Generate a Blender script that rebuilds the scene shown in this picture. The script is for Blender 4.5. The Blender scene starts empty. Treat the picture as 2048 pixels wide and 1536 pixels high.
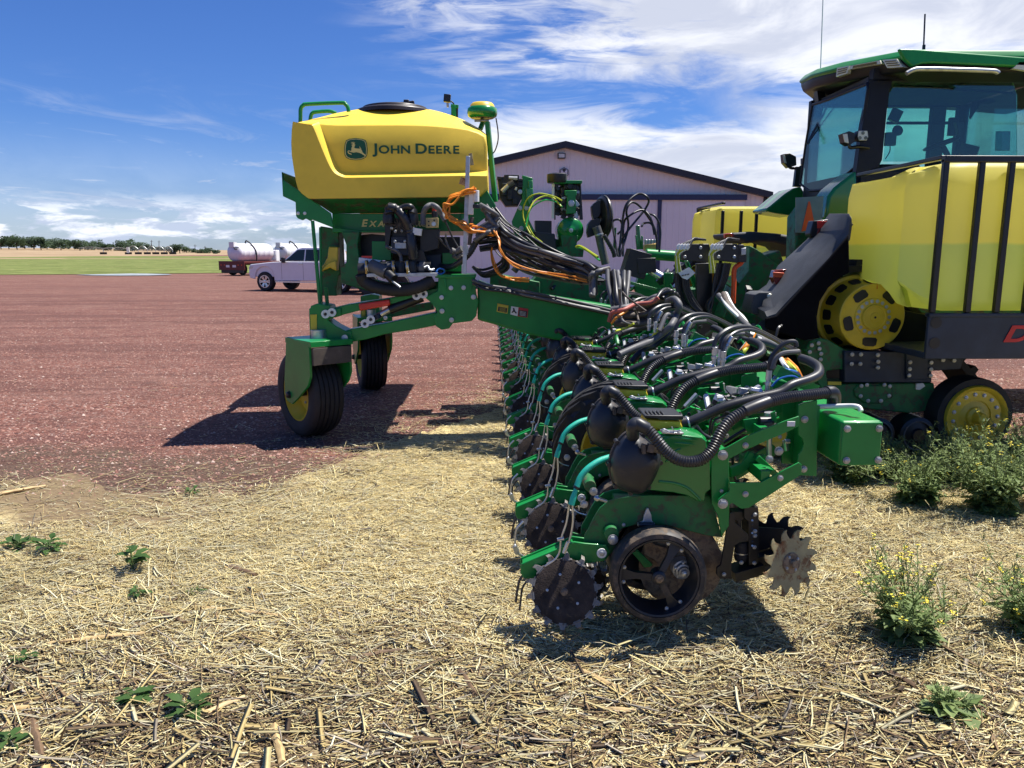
import bpy, bmesh, math, random
import numpy as np
from mathutils import Vector, Matrix, noise
R = math.radians
random.seed(7)
sc = bpy.context.scene
C = sc.collection

# ---------------------------------------------------------------- camera
F = 1520.0                       # focal length in pixels of the 2048 px wide photograph
H = 1.70                         # eye height
PITCH, YAW = math.atan(266 / F), R(1.5)
CAMLOC = Vector((0, 0, H))
cam = bpy.data.cameras.new('camera'); camo = bpy.data.objects.new('camera', cam); C.objects.link(camo)
camo.location = CAMLOC
camo.rotation_euler = (R(90) - PITCH, 0, -YAW)
cam.sensor_width = 36; cam.lens = 36 * F / 2048
cam.clip_start = 0.05; cam.clip_end = 6000
sc.camera = camo
RM = Matrix.Rotation(-YAW, 3, 'Z') @ Matrix.Rotation(R(90) - PITCH, 3, 'X')

def ray(px, py):
    return RM @ Vector(((px - 1024) / F, (768 - py) / F, -1))
def P(px, py, Y):                # world point seen at photo pixel, on the vertical plane y = Y
    d = ray(px, py); return CAMLOC + d * (Y / d.y)
def G(px, py, z=0.0):            # world point seen at photo pixel, on the ground
    d = ray(px, py); return CAMLOC + d * ((z - H) / d.z)

# ---------------------------------------------------------------- world, sun, exposure
SUNV = Vector((0.43, 0.13, 1.0)).normalized()
EL = math.asin(SUNV.z); AZ = math.atan2(SUNV.x, SUNV.y)
w = bpy.data.worlds.new('World'); sc.world = w; w.use_nodes = True
nt = w.node_tree; nt.nodes.clear()
class NG:                        # tiny helper to write node maths
    def __init__(s, nt): s.nt = nt
    def new(s, t, **k):
        n = s.nt.nodes.new(t)
        for a, b in k.items(): setattr(n, a, b)
        return n
    def put(s, sock, v):
        if isinstance(v, (int, float)):
            sock.default_value = v if sock.type == 'VALUE' else (v, v, v, 1) if sock.type == 'RGBA' else (v, v, v)
        elif isinstance(v, (tuple, list)):
            sock.default_value = tuple(v) + (1,) if sock.type == 'RGBA' and len(v) == 3 else v
        else: s.nt.links.new(v, sock)
    def m(s, op, a, b=0.0, c=None, clamp=False):
        n = s.new('ShaderNodeMath', operation=op, use_clamp=clamp)
        s.put(n.inputs[0], a); s.put(n.inputs[1], b)
        if c is not None: s.put(n.inputs[2], c)
        return n.outputs[0]
    def ss(s, x, a, b, lo=0.0, hi=1.0):
        n = s.new('ShaderNodeMapRange', interpolation_type='SMOOTHSTEP')
        s.put(n.inputs[0], x); s.put(n.inputs[1], a); s.put(n.inputs[2], b); s.put(n.inputs[3], lo); s.put(n.inputs[4], hi)
        return n.outputs[0]
    def mix(s, f, a, b, bt='MIX'):
        n = s.new('ShaderNodeMix', data_type='RGBA', blend_type=bt)
        s.put(n.inputs[0], f); s.put(n.inputs[6], a); s.put(n.inputs[7], b)
        return n.outputs[2]
    def noise(s, vec, scale, detail=4, rough=.55, dist=0.0, out=0):
        n = s.new('ShaderNodeTexNoise')
        if vec is not None: s.put(n.inputs['Vector'], vec)
        n.inputs['Scale'].default_value = scale; n.inputs['Detail'].default_value = detail
        n.inputs['Roughness'].default_value = rough; n.inputs['Distortion'].default_value = dist
        return n.outputs[out]
    def xyz(s, a, b, c):
        n = s.new('ShaderNodeCombineXYZ'); s.put(n.inputs[0], a); s.put(n.inputs[1], b); s.put(n.inputs[2], c); return n.outputs[0]
g = NG(nt)
tc = g.new('ShaderNodeTexCoord')
sp = g.new('ShaderNodeSeparateXYZ'); nt.links.new(tc.outputs['Generated'], sp.inputs[0])
sx, sy, sz = sp.outputs
sky = g.new('ShaderNodeTexSky', sky_type='NISHITA', sun_disc=False)
sky.sun_elevation = EL; sky.sun_rotation = AZ; sky.altitude = 300; sky.air_density = 1.0; sky.dust_density = 0.6; sky.ozone_density = 2.0
az = g.m('MULTIPLY', g.m('ARCTAN2', sx, sy), 57.2958)
el = g.m('MULTIPLY', g.m('ARCSINE', sz), 57.2958)
zz = g.m('ADD', g.m('MAXIMUM', sz, 0.0), 0.10)
u = g.m('DIVIDE', sx, zz); v = g.m('DIVIDE', sy, zz)
lay = g.xyz(u, v, 0.0)
flat = g.xyz(g.m('MULTIPLY', az, 0.06), g.m('MULTIPLY', el, 0.22), 0.0)
n_big = g.noise(lay, 0.55, 7, .62, .6)
n_rip = g.noise(g.xyz(g.m('MULTIPLY', u, 1.0), g.m('MULTIPLY', v, 2.2), 1.7), 2.6, 6, .6, .5)
n_str = g.noise(flat, 1.6, 8, .62, .8)
# (1) the big broken sheet on the upper right: everything right of a slanting edge
edge = g.m('ADD', g.m('ADD', az, g.m('MULTIPLY', el, 0.55)), g.m('MULTIPLY', g.m('SUBTRACT', n_big, .5), 34))
upper = g.m('MULTIPLY', g.ss(edge, -3.0, 13.0), g.ss(g.m('ADD', el, g.m('MULTIPLY', g.m('SUBTRACT', n_str, .5), 7)), 10.5, 13.5))
upper = g.m('MULTIPLY', upper, g.ss(g.m('ADD', n_rip, g.ss(az, 0.0, 24.0, 0.0, .34)), .40, .66))
# right side fills down to the horizon
right = g.m('MULTIPLY', g.ss(g.m('ADD', az, g.m('MULTIPLY', g.m('SUBTRACT', n_big, .5), 20)), 13.0, 21.0), g.ss(g.m('ADD', n_str, 0.0), .30, .52))
# (2) lower bank behind the shed
el2 = g.m('ADD', el, g.m('MULTIPLY', g.m('SUBTRACT', n_str, .5), 9.0))
bank = g.m('MULTIPLY', g.ss(el2, 10.6, 8.2), g.ss(g.m('ADD', az, g.m('MULTIPLY', g.m('SUBTRACT', n_big, .5), 8)), -7.0, 0.0))
bank = g.m('MULTIPLY', bank, g.ss(n_str, .25, .5))
# (3) thin wisps low on the left and in mid sky
n_w = g.noise(g.xyz(g.m('ADD', g.m('MULTIPLY', az, .055), g.m('MULTIPLY', el, .03)), g.m('MULTIPLY', el, 0.30), 4.2), 1.5, 8, .62, 1.6)
wisp = g.m('MULTIPLY', g.ss(n_w, .48, .76), g.ss(el, 12.5, 4.0))
wisp = g.m('MULTIPLY', wisp, .75)
veil = g.m('MULTIPLY', g.ss(el, 9.0, 1.0), .30)
# (4) small cumulus along the horizon
n_c = g.noise(g.xyz(g.m('MULTIPLY', az, .16), g.m('MULTIPLY', el, .62), 9.0), 1.7, 6, .6, .3)
cum = g.m('MULTIPLY', g.ss(n_c, .44, .56), g.m('MULTIPLY', g.ss(el, 4.2, 2.2), g.ss(el, -1.0, .3)))
# (5) a few small patches upper left-centre
n_p = g.noise(g.xyz(g.m('MULTIPLY', az, .07), g.m('MULTIPLY', el, .2), 2.0), 2.0, 7, .6, .8)
patch = g.m('MULTIPLY', g.m('MULTIPLY', g.ss(n_p, .52, .72), g.ss(az, -12.0, -4.0)), g.m('MULTIPLY', g.ss(el, 13.0, 17.0), .8))
cl = g.m('MAXIMUM', g.m('MAXIMUM', upper, right), g.m('MAXIMUM', bank, g.m('MAXIMUM', wisp, patch)))
cl = g.m('MAXIMUM', cl, veil)
cl = g.m('MULTIPLY', cl, g.m('MULTIPLY', g.m('MULTIPLY', g.ss(az, 80, 52), g.ss(az, -80, -52)), g.ss(el, 58, 38, .12, .93)))  # clouds thinned overhead and out of view, shaped to lower the fill light
shade = g.noise(g.xyz(g.m('MULTIPLY', az, .07), g.m('MULTIPLY', el, .2), 7.0), 1.3, 6, .6, .6)
ccol = g.mix(g.ss(shade, .38, .62), (4.2, 4.45, 5.2), (6.3, 6.4, 6.7))
hs = g.new('ShaderNodeHueSaturation'); hs.inputs['Saturation'].default_value = 1.12; hs.inputs['Value'].default_value = 1.0
nt.links.new(sky.outputs[0], hs.inputs['Color'])
base = g.mix(1.0, hs.outputs[0], (.32, .465, .78), 'MULTIPLY')
col = g.mix(cl, base, ccol)
cshade = g.mix(g.ss(g.noise(g.xyz(g.m('MULTIPLY', az, .16), g.m('MULTIPLY', el, .62), 9.45), 1.7, 6, .6, .3), .42, .56), (6.6, 6.8, 7.3), (3.6, 4.1, 5.3))
col = g.mix(g.m('MULTIPLY', cum, .85), col, cshade)
bg = g.new('ShaderNodeBackground'); nt.links.new(col, bg.inputs[0]); bg.inputs[1].default_value = 0.10
wo = g.new('ShaderNodeOutputWorld'); nt.links.new(bg.outputs[0], wo.inputs[0])

sun = bpy.data.lights.new('sun', 'SUN'); sun.energy = 5.0; sun.angle = R(0.53); sun.color = (1.0, .95, .87)
suno = bpy.data.objects.new('sun', sun); C.objects.link(suno)
suno.rotation_euler = SUNV.to_track_quat('Z', 'Y').to_euler()
sc.view_settings.view_transform = 'Standard'; sc.view_settings.look = 'None'
sc.view_settings.exposure = 0.74; sc.view_settings.gamma = 1.0
sc.render.resolution_x = 1024; sc.render.resolution_y = 768
sc.render.engine = 'CYCLES'
sc.cycles.max_bounces = 6; sc.cycles.transparent_max_bounces = 12

# ---------------------------------------------------------------- materials
MATS = {}
def mat(name, col, rough=.5, metal=0.0, dirt=None, dirt_amt=0.0, dirt_scale=6.0, var=.12, bump=0.0, bscale=60.0, coat=0.0, spec=.5, zdirt=None):
    """painted / rubber / metal surface: base colour with mottling, optional dirt patches and fine bump"""
    m = bpy.data.materials.new(name); m.use_nodes = True; MATS[name] = m
    nt = m.node_tree; b = nt.nodes['Principled BSDF']; g = NG(nt)
    tc = g.new('ShaderNodeTexCoord'); ob = tc.outputs['Object']
    n1 = g.noise(ob, dirt_scale, 5, .6)
    c = g.mix(g.ss(n1, .3, .7), tuple(x * (1 - var) for x in col), tuple(min(1, x * (1 + var)) for x in col))
    if dirt is not None:
        n2 = g.noise(ob, dirt_scale * 2.3, 6, .68, .4)
        f = g.ss(n2, .72 - dirt_amt * .5, .86 - dirt_amt * .45)
        c = g.mix(f, c, dirt)
        r = g.m('ADD', g.m('MULTIPLY', f, .85 - rough), rough, clamp=True)
        nt.links.new(r, b.inputs['Roughness'])
    else: b.inputs['Roughness'].default_value = rough
    nt.links.new(c, b.inputs['Base Color'])
    b.inputs['Metallic'].default_value = metal
    b.inputs['Coat Weight'].default_value = coat; b.inputs['Coat Roughness'].default_value = .08
    b.inputs['Specular IOR Level'].default_value = spec
    if bump:
        bp = g.new('ShaderNodeBump'); bp.inputs['Strength'].default_value = bump; bp.inputs['Distance'].default_value = .004
        nt.links.new(g.noise(ob, bscale, 4, .6), bp.inputs['Height']); nt.links.new(bp.outputs[0], b.inputs['Normal'])
    return m
DUST = (.16, .12, .075)
GREEN = mat('green paint', (.008, .215, .044), .36, dirt=(.055, .10, .04), dirt_amt=.12, var=.10, coat=.12, spec=.4, bump=.03)
DGREEN = mat('dusty green paint', (.011, .155, .040), .5, dirt=(.085, .080, .045), dirt_amt=.50, var=.15, bump=.05)
FGREEN = mat('green moulded cover', (.004, .19, .036), .26, var=.06, coat=.5)
YEL = mat('yellow paint', (.70, .50, .035), .42, dirt=(.42, .30, .05), dirt_amt=.12, var=.06, coat=.15)
TYEL = mat('yellow moulded plastic', (.88, .61, .06), .5, var=.04, bump=.25, bscale=220, spec=.35)
BLK = mat('black plastic', (.010, .011, .014), .38, dirt=DUST, dirt_amt=.05, var=.3)
BLKD = mat('dusty black plastic', (.014, .016, .022), .42, dirt=(.085, .062, .045), dirt_amt=.34, dirt_scale=3, var=.3)
RUB = mat('black rubber', (.018, .018, .020), .72, dirt=(.07, .055, .042), dirt_amt=.25, var=.3, bump=.15)
HOSE = mat('black hose rubber', (.020, .021, .026), .40, dirt=(.08, .075, .07), dirt_amt=.12, var=.3)
GHOSE = mat('weathered grey hose', (.10, .10, .105), .55, dirt=(.17, .155, .14), dirt_amt=.3, var=.25, bump=.1)
THOSE = mat('dusty tan hose sleeve', (.085, .068, .055), .65, dirt=(.20, .16, .12), dirt_amt=.3, var=.25, bump=.15)
STEEL = mat('zinc plated steel', (.50, .52, .54), .33, metal=.85, dirt=(.20, .17, .13), dirt_amt=.08, var=.15)
BOLT = mat('zinc bolt', (.40, .41, .41), .42, metal=.5, var=.15)
ALU = mat('galvanised steel', (.46, .48, .50), .42, metal=.7, dirt=(.22, .20, .18), dirt_amt=.2, var=.2, dirt_scale=14)
DISC = mat('worn disc steel', (.15, .10, .065), .55, metal=.2, dirt=(.33, .235, .14), dirt_amt=.62, dirt_scale=16, var=.4, bump=.5, bscale=120)
TOOTH = mat('worn cast spike', (.20, .19, .175), .5, metal=.2, dirt=(.11, .08, .055), dirt_amt=.45, dirt_scale=12, var=.3)
DISCB = mat('earthy disc steel', (.040, .030, .025), .75, metal=0, dirt=(.12, .085, .05), dirt_amt=.30, spec=.25, dirt_scale=20, var=.4, bump=.6, bscale=140)
RUSTY = mat('rusty galvanised steel', (.36, .30, .15), .7, metal=0.0, dirt=(.20, .085, .03), dirt_amt=.45, dirt_scale=9, var=.2, bump=.2)
TEAL = mat('teal braided sleeve', (.012, .42, .30), .5, var=.15, bump=.4, bscale=300)
ORANGE = mat('orange cable', (.72, .24, .02), .42, var=.1)
YCAB = mat('yellow green cable', (.46, .52, .04), .42, var=.1)
REDP = mat('red paint', (.62, .030, .016), .38, var=.1, coat=.3)
ORL = mat('orange paint', (.80, .10, .02), .4, var=.1)
LRED = mat('red lamp lens', (.65, .03, .02), .15, var=.05, coat=.6)
LRED2 = mat('dark red lamp lens', (.22, .025, .02), .15, var=.1, coat=.6)
WHT = mat('white plastic', (.74, .74, .72), .45, var=.05)
LENS = mat('lamp lens', (.62, .62, .52), .12, var=.08, coat=.6)
LENSD = mat('lamp reflector', (.20, .19, .13), .2, metal=.4, var=.3)
BLUEC = mat('blue cable', (.02, .12, .42), .4)
REDH = mat('faded red hose', (.36, .085, .06), .5, dirt=(.2, .12, .1), dirt_amt=.2)
GCAB = mat('green cable', (.02, .45, .09), .4)
BRASS = mat('brass fitting', (.52, .34, .10), .35, metal=.7)
GOLD = mat('yellow zinc block', (.45, .36, .17), .5, metal=.5, var=.1)
FEND = mat('dark grey fender plastic', (.060, .064, .072), .62, var=.15, bump=.3, bscale=300, spec=.4)
DARKR = mat('black mud flap rubber', (.005, .005, .007), .9, var=.2, spec=.08)
NAVY = mat('dark blue cage steel', (.016, .026, .050), .55, var=.2, bump=.2, bscale=200)
CAB = mat('black cab pillar', (.008, .009, .016), .45, var=.2, spec=.3)
SEATM = mat('grey seat fabric', (.05, .06, .07), .8)
TRUCKW = mat('white truck paint', (.74, .73, .76), .25, var=.02, coat=.8)
TANKW = mat('white tank plastic', (.72, .72, .76), .45, var=.04, spec=.4)
CHROME = mat('bright wheel metal', (.62, .62, .64), .25, metal=.8, var=.1)
TRAILR = mat('dark red trailer steel', (.12, .018, .015), .5, dirt=(.03, .02, .02), dirt_amt=.3)
SHEDT = mat('dark trim steel', (.020, .020, .028), .45, var=.1)
DOORB = mat('navy door trim', (.02, .03, .075), .45)
RUSTM = mat('brown rusted steel', (.13, .075, .05), .7, dirt=(.25, .2, .18), dirt_amt=.3)
LIDM = mat('brown black lid plastic', (.022, .016, .016), .4, var=.2)

def glass(name, tint, gloss=.10, rough=.03):
    m = bpy.data.materials.new(name); m.use_nodes = True
    nt = m.node_tree; nt.nodes.clear(); g = NG(nt)
    t = g.new('ShaderNodeBsdfTransparent'); t.inputs[0].default_value = tint + (1,)
    gl = g.new('ShaderNodeBsdfGlossy'); gl.inputs['Roughness'].default_value = rough
    lw = g.new('ShaderNodeLayerWeight'); lw.inputs[0].default_value = .25
    f = g.m('ADD', g.m('MULTIPLY', lw.outputs[0], .6), gloss, clamp=True)
    ms = g.new('ShaderNodeMixShader'); nt.links.new(f, ms.inputs[0]); nt.links.new(t.outputs[0], ms.inputs[1]); nt.links.new(gl.outputs[0], ms.inputs[2])
    o = g.new('ShaderNodeOutputMaterial'); nt.links.new(ms.outputs[0], o.inputs[0])
    return m
GLASS = glass('tinted cab glass', (.58, .84, .80), .06)
GLASSD = glass('dark truck glass', (.10, .16, .16), .03)

# ---------------------------------------------------------------- mesh helper
class MB:
    def __init__(s): s.v = []; s.f = []; s.mi = []; s.ms = []
    def slot(s, m):
        if m not in s.ms: s.ms.append(m)
        return s.ms.index(m)
    def add(s, vs, fs, m):
        o = len(s.v); k = s.slot(m)
        s.v += [Vector(v) for v in vs]
        for f in fs: s.f.append(tuple(i + o for i in f)); s.mi.append(k)
        return s
    def box(s, c, d, m, rot=None):
        c = Vector(c); hx, hy, hz = d[0] / 2, d[1] / 2, d[2] / 2
        vs = [Vector((x, y, z)) for x in (-hx, hx) for y in (-hy, hy) for z in (-hz, hz)]
        if rot is not None: vs = [rot @ q for q in vs]
        return s.add([c + q for q in vs], [(0, 1, 3, 2), (4, 6, 7, 5), (0, 4, 5, 1), (2, 3, 7, 6), (0, 2, 6, 4), (1, 5, 7, 3)], m)
    def box2(s, a, b, m):
        a = Vector(a); b = Vector(b); return s.box((a + b) / 2, [abs(q) for q in (b - a)], m)
    def prism(s, pts, y0, y1, m):          # pts: (x, z) outline, swept along y
        n = len(pts)
        if sum(pts[i][0] * pts[(i + 1) % n][1] - pts[(i + 1) % n][0] * pts[i][1] for i in range(n)) < 0: pts = pts[::-1]
        vs = [(p[0], y0, p[1]) for p in pts] + [(p[0], y1, p[1]) for p in pts]
        fs = [tuple(range(n)), tuple(range(2 * n - 1, n - 1, -1))] + [((i + 1) % n, i, n + i, n + (i + 1) % n) for i in range(n)]
        return s.add(vs, fs, m)
    def pp(s, px, Y0, t, m):               # outline given where the photo shows it, on the plane y = Y0, thickness t
        q = [P(a, b, Y0) for a, b in px]
        return s.prism([(p.x, p.z) for p in q], Y0, Y0 + t, m)
    def loft(s, rings, m, caps=True, closed=True):
        n = len(rings[0]); vs = [v for r in rings for v in r]; fs = []
        for k in range(len(rings) - 1):
            for i in range(n if closed else n - 1):
                j = (i + 1) % n
                fs.append((k * n + i, k * n + j, (k + 1) * n + j, (k + 1) * n + i))
        if caps and closed:
            fs.append(tuple(range(n - 1, -1, -1))); fs.append(tuple((len(rings) - 1) * n + i for i in range(n)))
        return s.add(vs, fs, m)
    def tube(s, pts, r, m, n=8, smooth=True, corr=0.0, step=None):
        pts = [Vector(p) for p in pts]
        if smooth and len(pts) > 2: pts = spline(pts, 6)
        if corr:
            pts = resample(pts, step or r * .55)
        rr = [r * (1 + (corr if i % 2 else -corr)) if corr else r for i in range(len(pts))]
        if not corr and isinstance(r, (list, tuple)): rr = r
        rings = []; t0 = (pts[1] - pts[0]).normalized()
        a = t0.orthogonal().normalized()
        for i, p in enumerate(pts):
            t = (pts[min(i + 1, len(pts) - 1)] - pts[max(i - 1, 0)]).normalized()
            a = (a - t * a.dot(t))
            a = a.normalized() if a.length > 1e-6 else t.orthogonal().normalized()
            b = t.cross(a)
            rings.append([p + (a * math.cos(2 * math.pi * k / n) + b * math.sin(2 * math.pi * k / n)) * rr[i] for k in range(n)])
        return s.loft(rings, m)
    def bar(s, a, b, r, m, n=8, r2=None):
        a = Vector(a); b = Vector(b); t = (b - a).normalized(); u_ = t.orthogonal().normalized(); w_ = t.cross(u_)
        r2 = r if r2 is None else r2
        ring = lambda p, q: [p + (u_ * math.cos(2 * math.pi * k / n + .3) + w_ * math.sin(2 * math.pi * k / n + .3)) * q for k in range(n)]
        return s.loft([ring(a, r), ring(b, r2)], m)
    def beam(s, a, b, w_, h_, m, up=(0, 0, 1)):  # rectangular bar from a to b
        a = Vector(a); b = Vector(b); t = (b - a).normalized(); up = Vector(up)
        sd = t.cross(up).normalized() * w_ / 2; up = sd.cross(t).normalized() * h_ / 2
        ring = lambda p: [p - sd - up, p + sd - up, p + sd + up, p - sd + up]
        return s.loft([ring(a), ring(b)], m)
    def lathe(s, prof, c, axis, m, n=32, mfun=None, arc=None):   # prof: (radius, offset along axis)
        c = Vector(c); ax = Vector(axis).normalized(); u_ = ax.orthogonal().normalized()
        if abs(ax.y) > .5: u_ = (Vector((1, 0, 0)) - ax * ax.x).normalized()
        w_ = ax.cross(u_)
        rings = [[c + ax * t + (u_ * math.cos(2 * math.pi * k / n) + w_ * math.sin(2 * math.pi * k / n)) * max(r, 1e-4) for k in range(n)] for r, t in prof]
        return s.loft(rings, m, caps=False)
    def bolt(s, c, r, m=None, axis=(0, -1, 0), h=None, n=6):
        c = Vector(c); ax = Vector(axis).normalized(); h = h or r * .8
        if n == 6: s.lathe([(0, .0), (r * 1.25, .0), (r * 1.25, h * .25), (0, h * .25)], c, ax, m or BOLT, 12)
        return s.lathe([(0, 0), (r, 0), (r, h), (r * .75, h * 1.15), (0, h * 1.15)], c, ax, m or BOLT, n)
    def build(s, name, parent=None, bevel=0.0, smooth=35, seg=2, sub=0):
        off = wloc(parent)
        me = bpy.data.meshes.new(name)
        me.from_pydata([v - off for v in s.v], [], s.f)
        for m in s.ms: me.materials.append(m)
        me.polygons.foreach_set('material_index', s.mi)
        if smooth:
            me.polygons.foreach_set('use_smooth', [True] * len(me.polygons)); me.update()
            me.set_sharp_from_angle(angle=R(smooth))
        me.update()
        o = bpy.data.objects.new(name, me); C.objects.link(o)
        if parent: o.parent = parent
        if bevel:
            b = o.modifiers.new('bevel', 'BEVEL'); b.width = bevel; b.segments = seg; b.limit_method = 'ANGLE'; b.angle_limit = R(40)
            if smooth: b.harden_normals = False
        if sub:
            b = o.modifiers.new('sub', 'SUBSURF'); b.levels = b.render_levels = sub
        return o
def wloc(o):
    v = Vector((0, 0, 0))
    while o: v += o.location; o = o.parent
    return v
def spline(p, k):
    out = []
    q = [2 * p[0] - p[1]] + p + [2 * p[-1] - p[-2]]
    for i in range(1, len(q) - 2):
        for j in range(k):
            t = j / k; a, b, c, d = q[i - 1:i + 3]
            out.append(.5 * ((2 * b) + (c - a) * t + (2 * a - 5 * b + 4 * c - d) * t * t + (3 * b - a - 3 * c + d) * t ** 3))
    out.append(p[-1]); return out
def resample(p, st):
    out = [p[0]]; acc = 0
    for a, b in zip(p, p[1:]):
        L = (b - a).length; t = st - acc
        while t <= L: out.append(a + (b - a) * (t / L)); t += st
        acc = L - (t - st)
    return out if len(out) > 2 else p
def TP(l): return [P(*q) for q in l]
def thing(name, label, cat, loc=(0, 0, 0), group=None, kind=None):
    o = bpy.data.objects.new(name, None); C.objects.link(o); o.location = loc; o.empty_display_size = .2
    return tag(o, label, cat, group, kind)
def tag(o, label=None, cat=None, group=None, kind=None):
    if label: o['label'] = label
    if cat: o['category'] = cat
    if group: o['group'] = group
    if kind: o['kind'] = kind
    return o
def dup(o, loc, parent=None):             # copy of an object with copies of its parts and sub-parts
    c = o.copy(); C.objects.link(c); c.parent = parent if parent else o.parent
    if loc is not None: c.location = loc
    for ch in list(o.children): dup(ch, None, c)
    return c

def split(o, pad=.0015):                   # separate pieces of one kind become parts of their own
    me = o.data; n = len(me.vertices); par = list(range(n))
    def f(i):
        while par[i] != i: par[i] = par[par[i]]; i = par[i]
        return i
    for p in me.polygons:
        v = p.vertices
        for k in v[1:]: par[f(k)] = f(v[0])
    isl = {}
    for i in range(n): isl.setdefault(f(i), []).append(i)
    keys = list(isl); bb = []
    for k in keys:
        c = [me.vertices[i].co for i in isl[k]]; bb.append((Vector([min(q[j] for q in c) - pad for j in range(3)]), Vector([max(q[j] for q in c) + pad for j in range(3)])))
    g_ = list(range(len(keys)))
    def h(i):
        while g_[i] != i: i = g_[i]
        return i
    for i in range(len(keys)):
        for j in range(i):
            if all(bb[i][0][k] <= bb[j][1][k] and bb[j][0][k] <= bb[i][1][k] for k in range(3)): g_[h(i)] = h(j)
    groups = {}
    for i, k in enumerate(keys): groups.setdefault(h(i), set()).update(isl[k])
    if len(groups) < 2: return [o]
    out = []; nm = o.name.split('.')[0]
    for s_ in groups.values():
        s_ = sorted(s_); mp = {v: i for i, v in enumerate(s_)}; ss_ = set(s_)
        polys = [p for p in me.polygons if p.vertices[0] in ss_]
        m2 = bpy.data.meshes.new(nm); m2.from_pydata([me.vertices[i].co for i in s_], [], [[mp[v] for v in p.vertices] for p in polys])
        for m_ in me.materials: m2.materials.append(m_)
        m2.polygons.foreach_set('material_index', [p.material_index for p in polys]); m2.polygons.foreach_set('use_smooth', [p.use_smooth for p in polys]); m2.update()
        if polys[0].use_smooth: m2.set_sharp_from_angle(angle=R(38))
        q = bpy.data.objects.new(nm, m2); C.objects.link(q); q.parent = o.parent; q.location = o.location; out.append(q)
        for md in o.modifiers:
            if md.type == 'BEVEL': b = q.modifiers.new('bevel', 'BEVEL'); b.width = md.width; b.segments = md.segments; b.limit_method = 'ANGLE'; b.angle_limit = md.angle_limit
    bpy.data.objects.remove(o); bpy.data.meshes.remove(me); return out
# zoomed readings of the photograph -> photo pixels
def zf(ox, oy, s): return lambda x, y: (ox + x / s, oy + y / s)
z1 = zf(540, 160, 3.938); z2 = zf(540, 520, 3.938); z3 = zf(980, 240, 3.303); z4 = zf(1540, 60, 4.031); z5 = zf(1420, 400, 2.954)
z6 = zf(980, 640, 3.938); z7 = zf(1180, 740, 3.303); z8 = zf(1000, 960, 3.012); z9 = zf(1180, 1030, 6.827)
za = zf(1160, 560, 6.4); zb = zf(1380, 600, 6.4); zc = zf(980, 330, 6.4); zh = zf(1300, 460, 5.12); zv = zf(700, 380, 6.827)
def A(zfun, l): return [zfun(*q) for q in l]
def AY(zfun, l, Y): return [P(*zfun(q[0], q[1]), q[2] if len(q) > 2 else Y) for q in l]

# ---------------------------------------------------------------- ground
def principled(name):
    m = bpy.data.materials.new(name); m.use_nodes = True
    return m, m.node_tree, m.node_tree.nodes['Principled BSDF'], NG(m.node_tree)
m, nt, b, g = principled('red crushed rock'); GRAV = m
ob = g.new('ShaderNodeTexCoord').outputs['Object']
def vor(vec, sc_, out='Color'):
    n = g.new('ShaderNodeTexVoronoi'); n.inputs['Scale'].default_value = sc_; g.put(n.inputs['Vector'], vec); return n.outputs[out]
def sepx(c):
    n = g.new('ShaderNodeSeparateColor'); g.put(n.inputs[0], c); return n.outputs
cells = sepx(vor(ob, 42)); big = g.noise(ob, .35, 5, .6, .4)
c = g.mix(cells[0], (.150, .060, .044), (.262, .122, .092))
c = g.mix(g.ss(cells[1], .86, .90), c, (.42, .30, .25))
c = g.mix(g.ss(cells[2], .82, .88), c, (.07, .032, .028))
c = g.mix(g.ss(g.noise(ob, 1.6, 6, .65), .40, .62, 0, .55), c, (.145, .070, .056))
c = g.mix(g.ss(big, .5, .72, 0, .45), c, (.215, .125, .10))
strm = g.new('ShaderNodeMapping'); strm.inputs['Scale'].default_value = (.12, .9, 1); nt.links.new(ob, strm.inputs[0])
c = g.mix(g.ss(g.noise(strm.outputs[0], 1.1, 5, .6, .8), .47, .60, 0, .60), c, (.105, .048, .040))
sp = g.new('ShaderNodeSeparateXYZ'); nt.links.new(ob, sp.inputs[0])
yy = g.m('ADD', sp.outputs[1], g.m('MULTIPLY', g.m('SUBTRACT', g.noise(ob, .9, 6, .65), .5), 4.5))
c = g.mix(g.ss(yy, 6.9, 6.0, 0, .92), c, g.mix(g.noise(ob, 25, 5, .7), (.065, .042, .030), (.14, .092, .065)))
st2 = g.new('ShaderNodeMapping'); st2.inputs['Scale'].default_value = (.9, 3.6, 1); nt.links.new(ob, st2.inputs[0])
c = g.mix(g.ss(g.noise(st2.outputs[0], 1.3, 7, .72, .5), .50, .62, 0, .60), c, (.085, .038, .030))
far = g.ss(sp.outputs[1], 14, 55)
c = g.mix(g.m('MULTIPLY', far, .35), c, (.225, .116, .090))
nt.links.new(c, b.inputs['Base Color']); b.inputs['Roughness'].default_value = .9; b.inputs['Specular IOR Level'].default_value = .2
bp = g.new('ShaderNodeBump'); bp.inputs['Strength'].default_value = .9; bp.inputs['Distance'].default_value = .02
nt.links.new(g.m('ADD', g.m('MULTIPLY', vor(ob, 42, 'Distance'), -1), g.m('MULTIPLY', g.noise(ob, 8, 6, .7), 1.2)), bp.inputs['Height']); nt.links.new(bp.outputs[0], b.inputs['Normal'])

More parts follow.
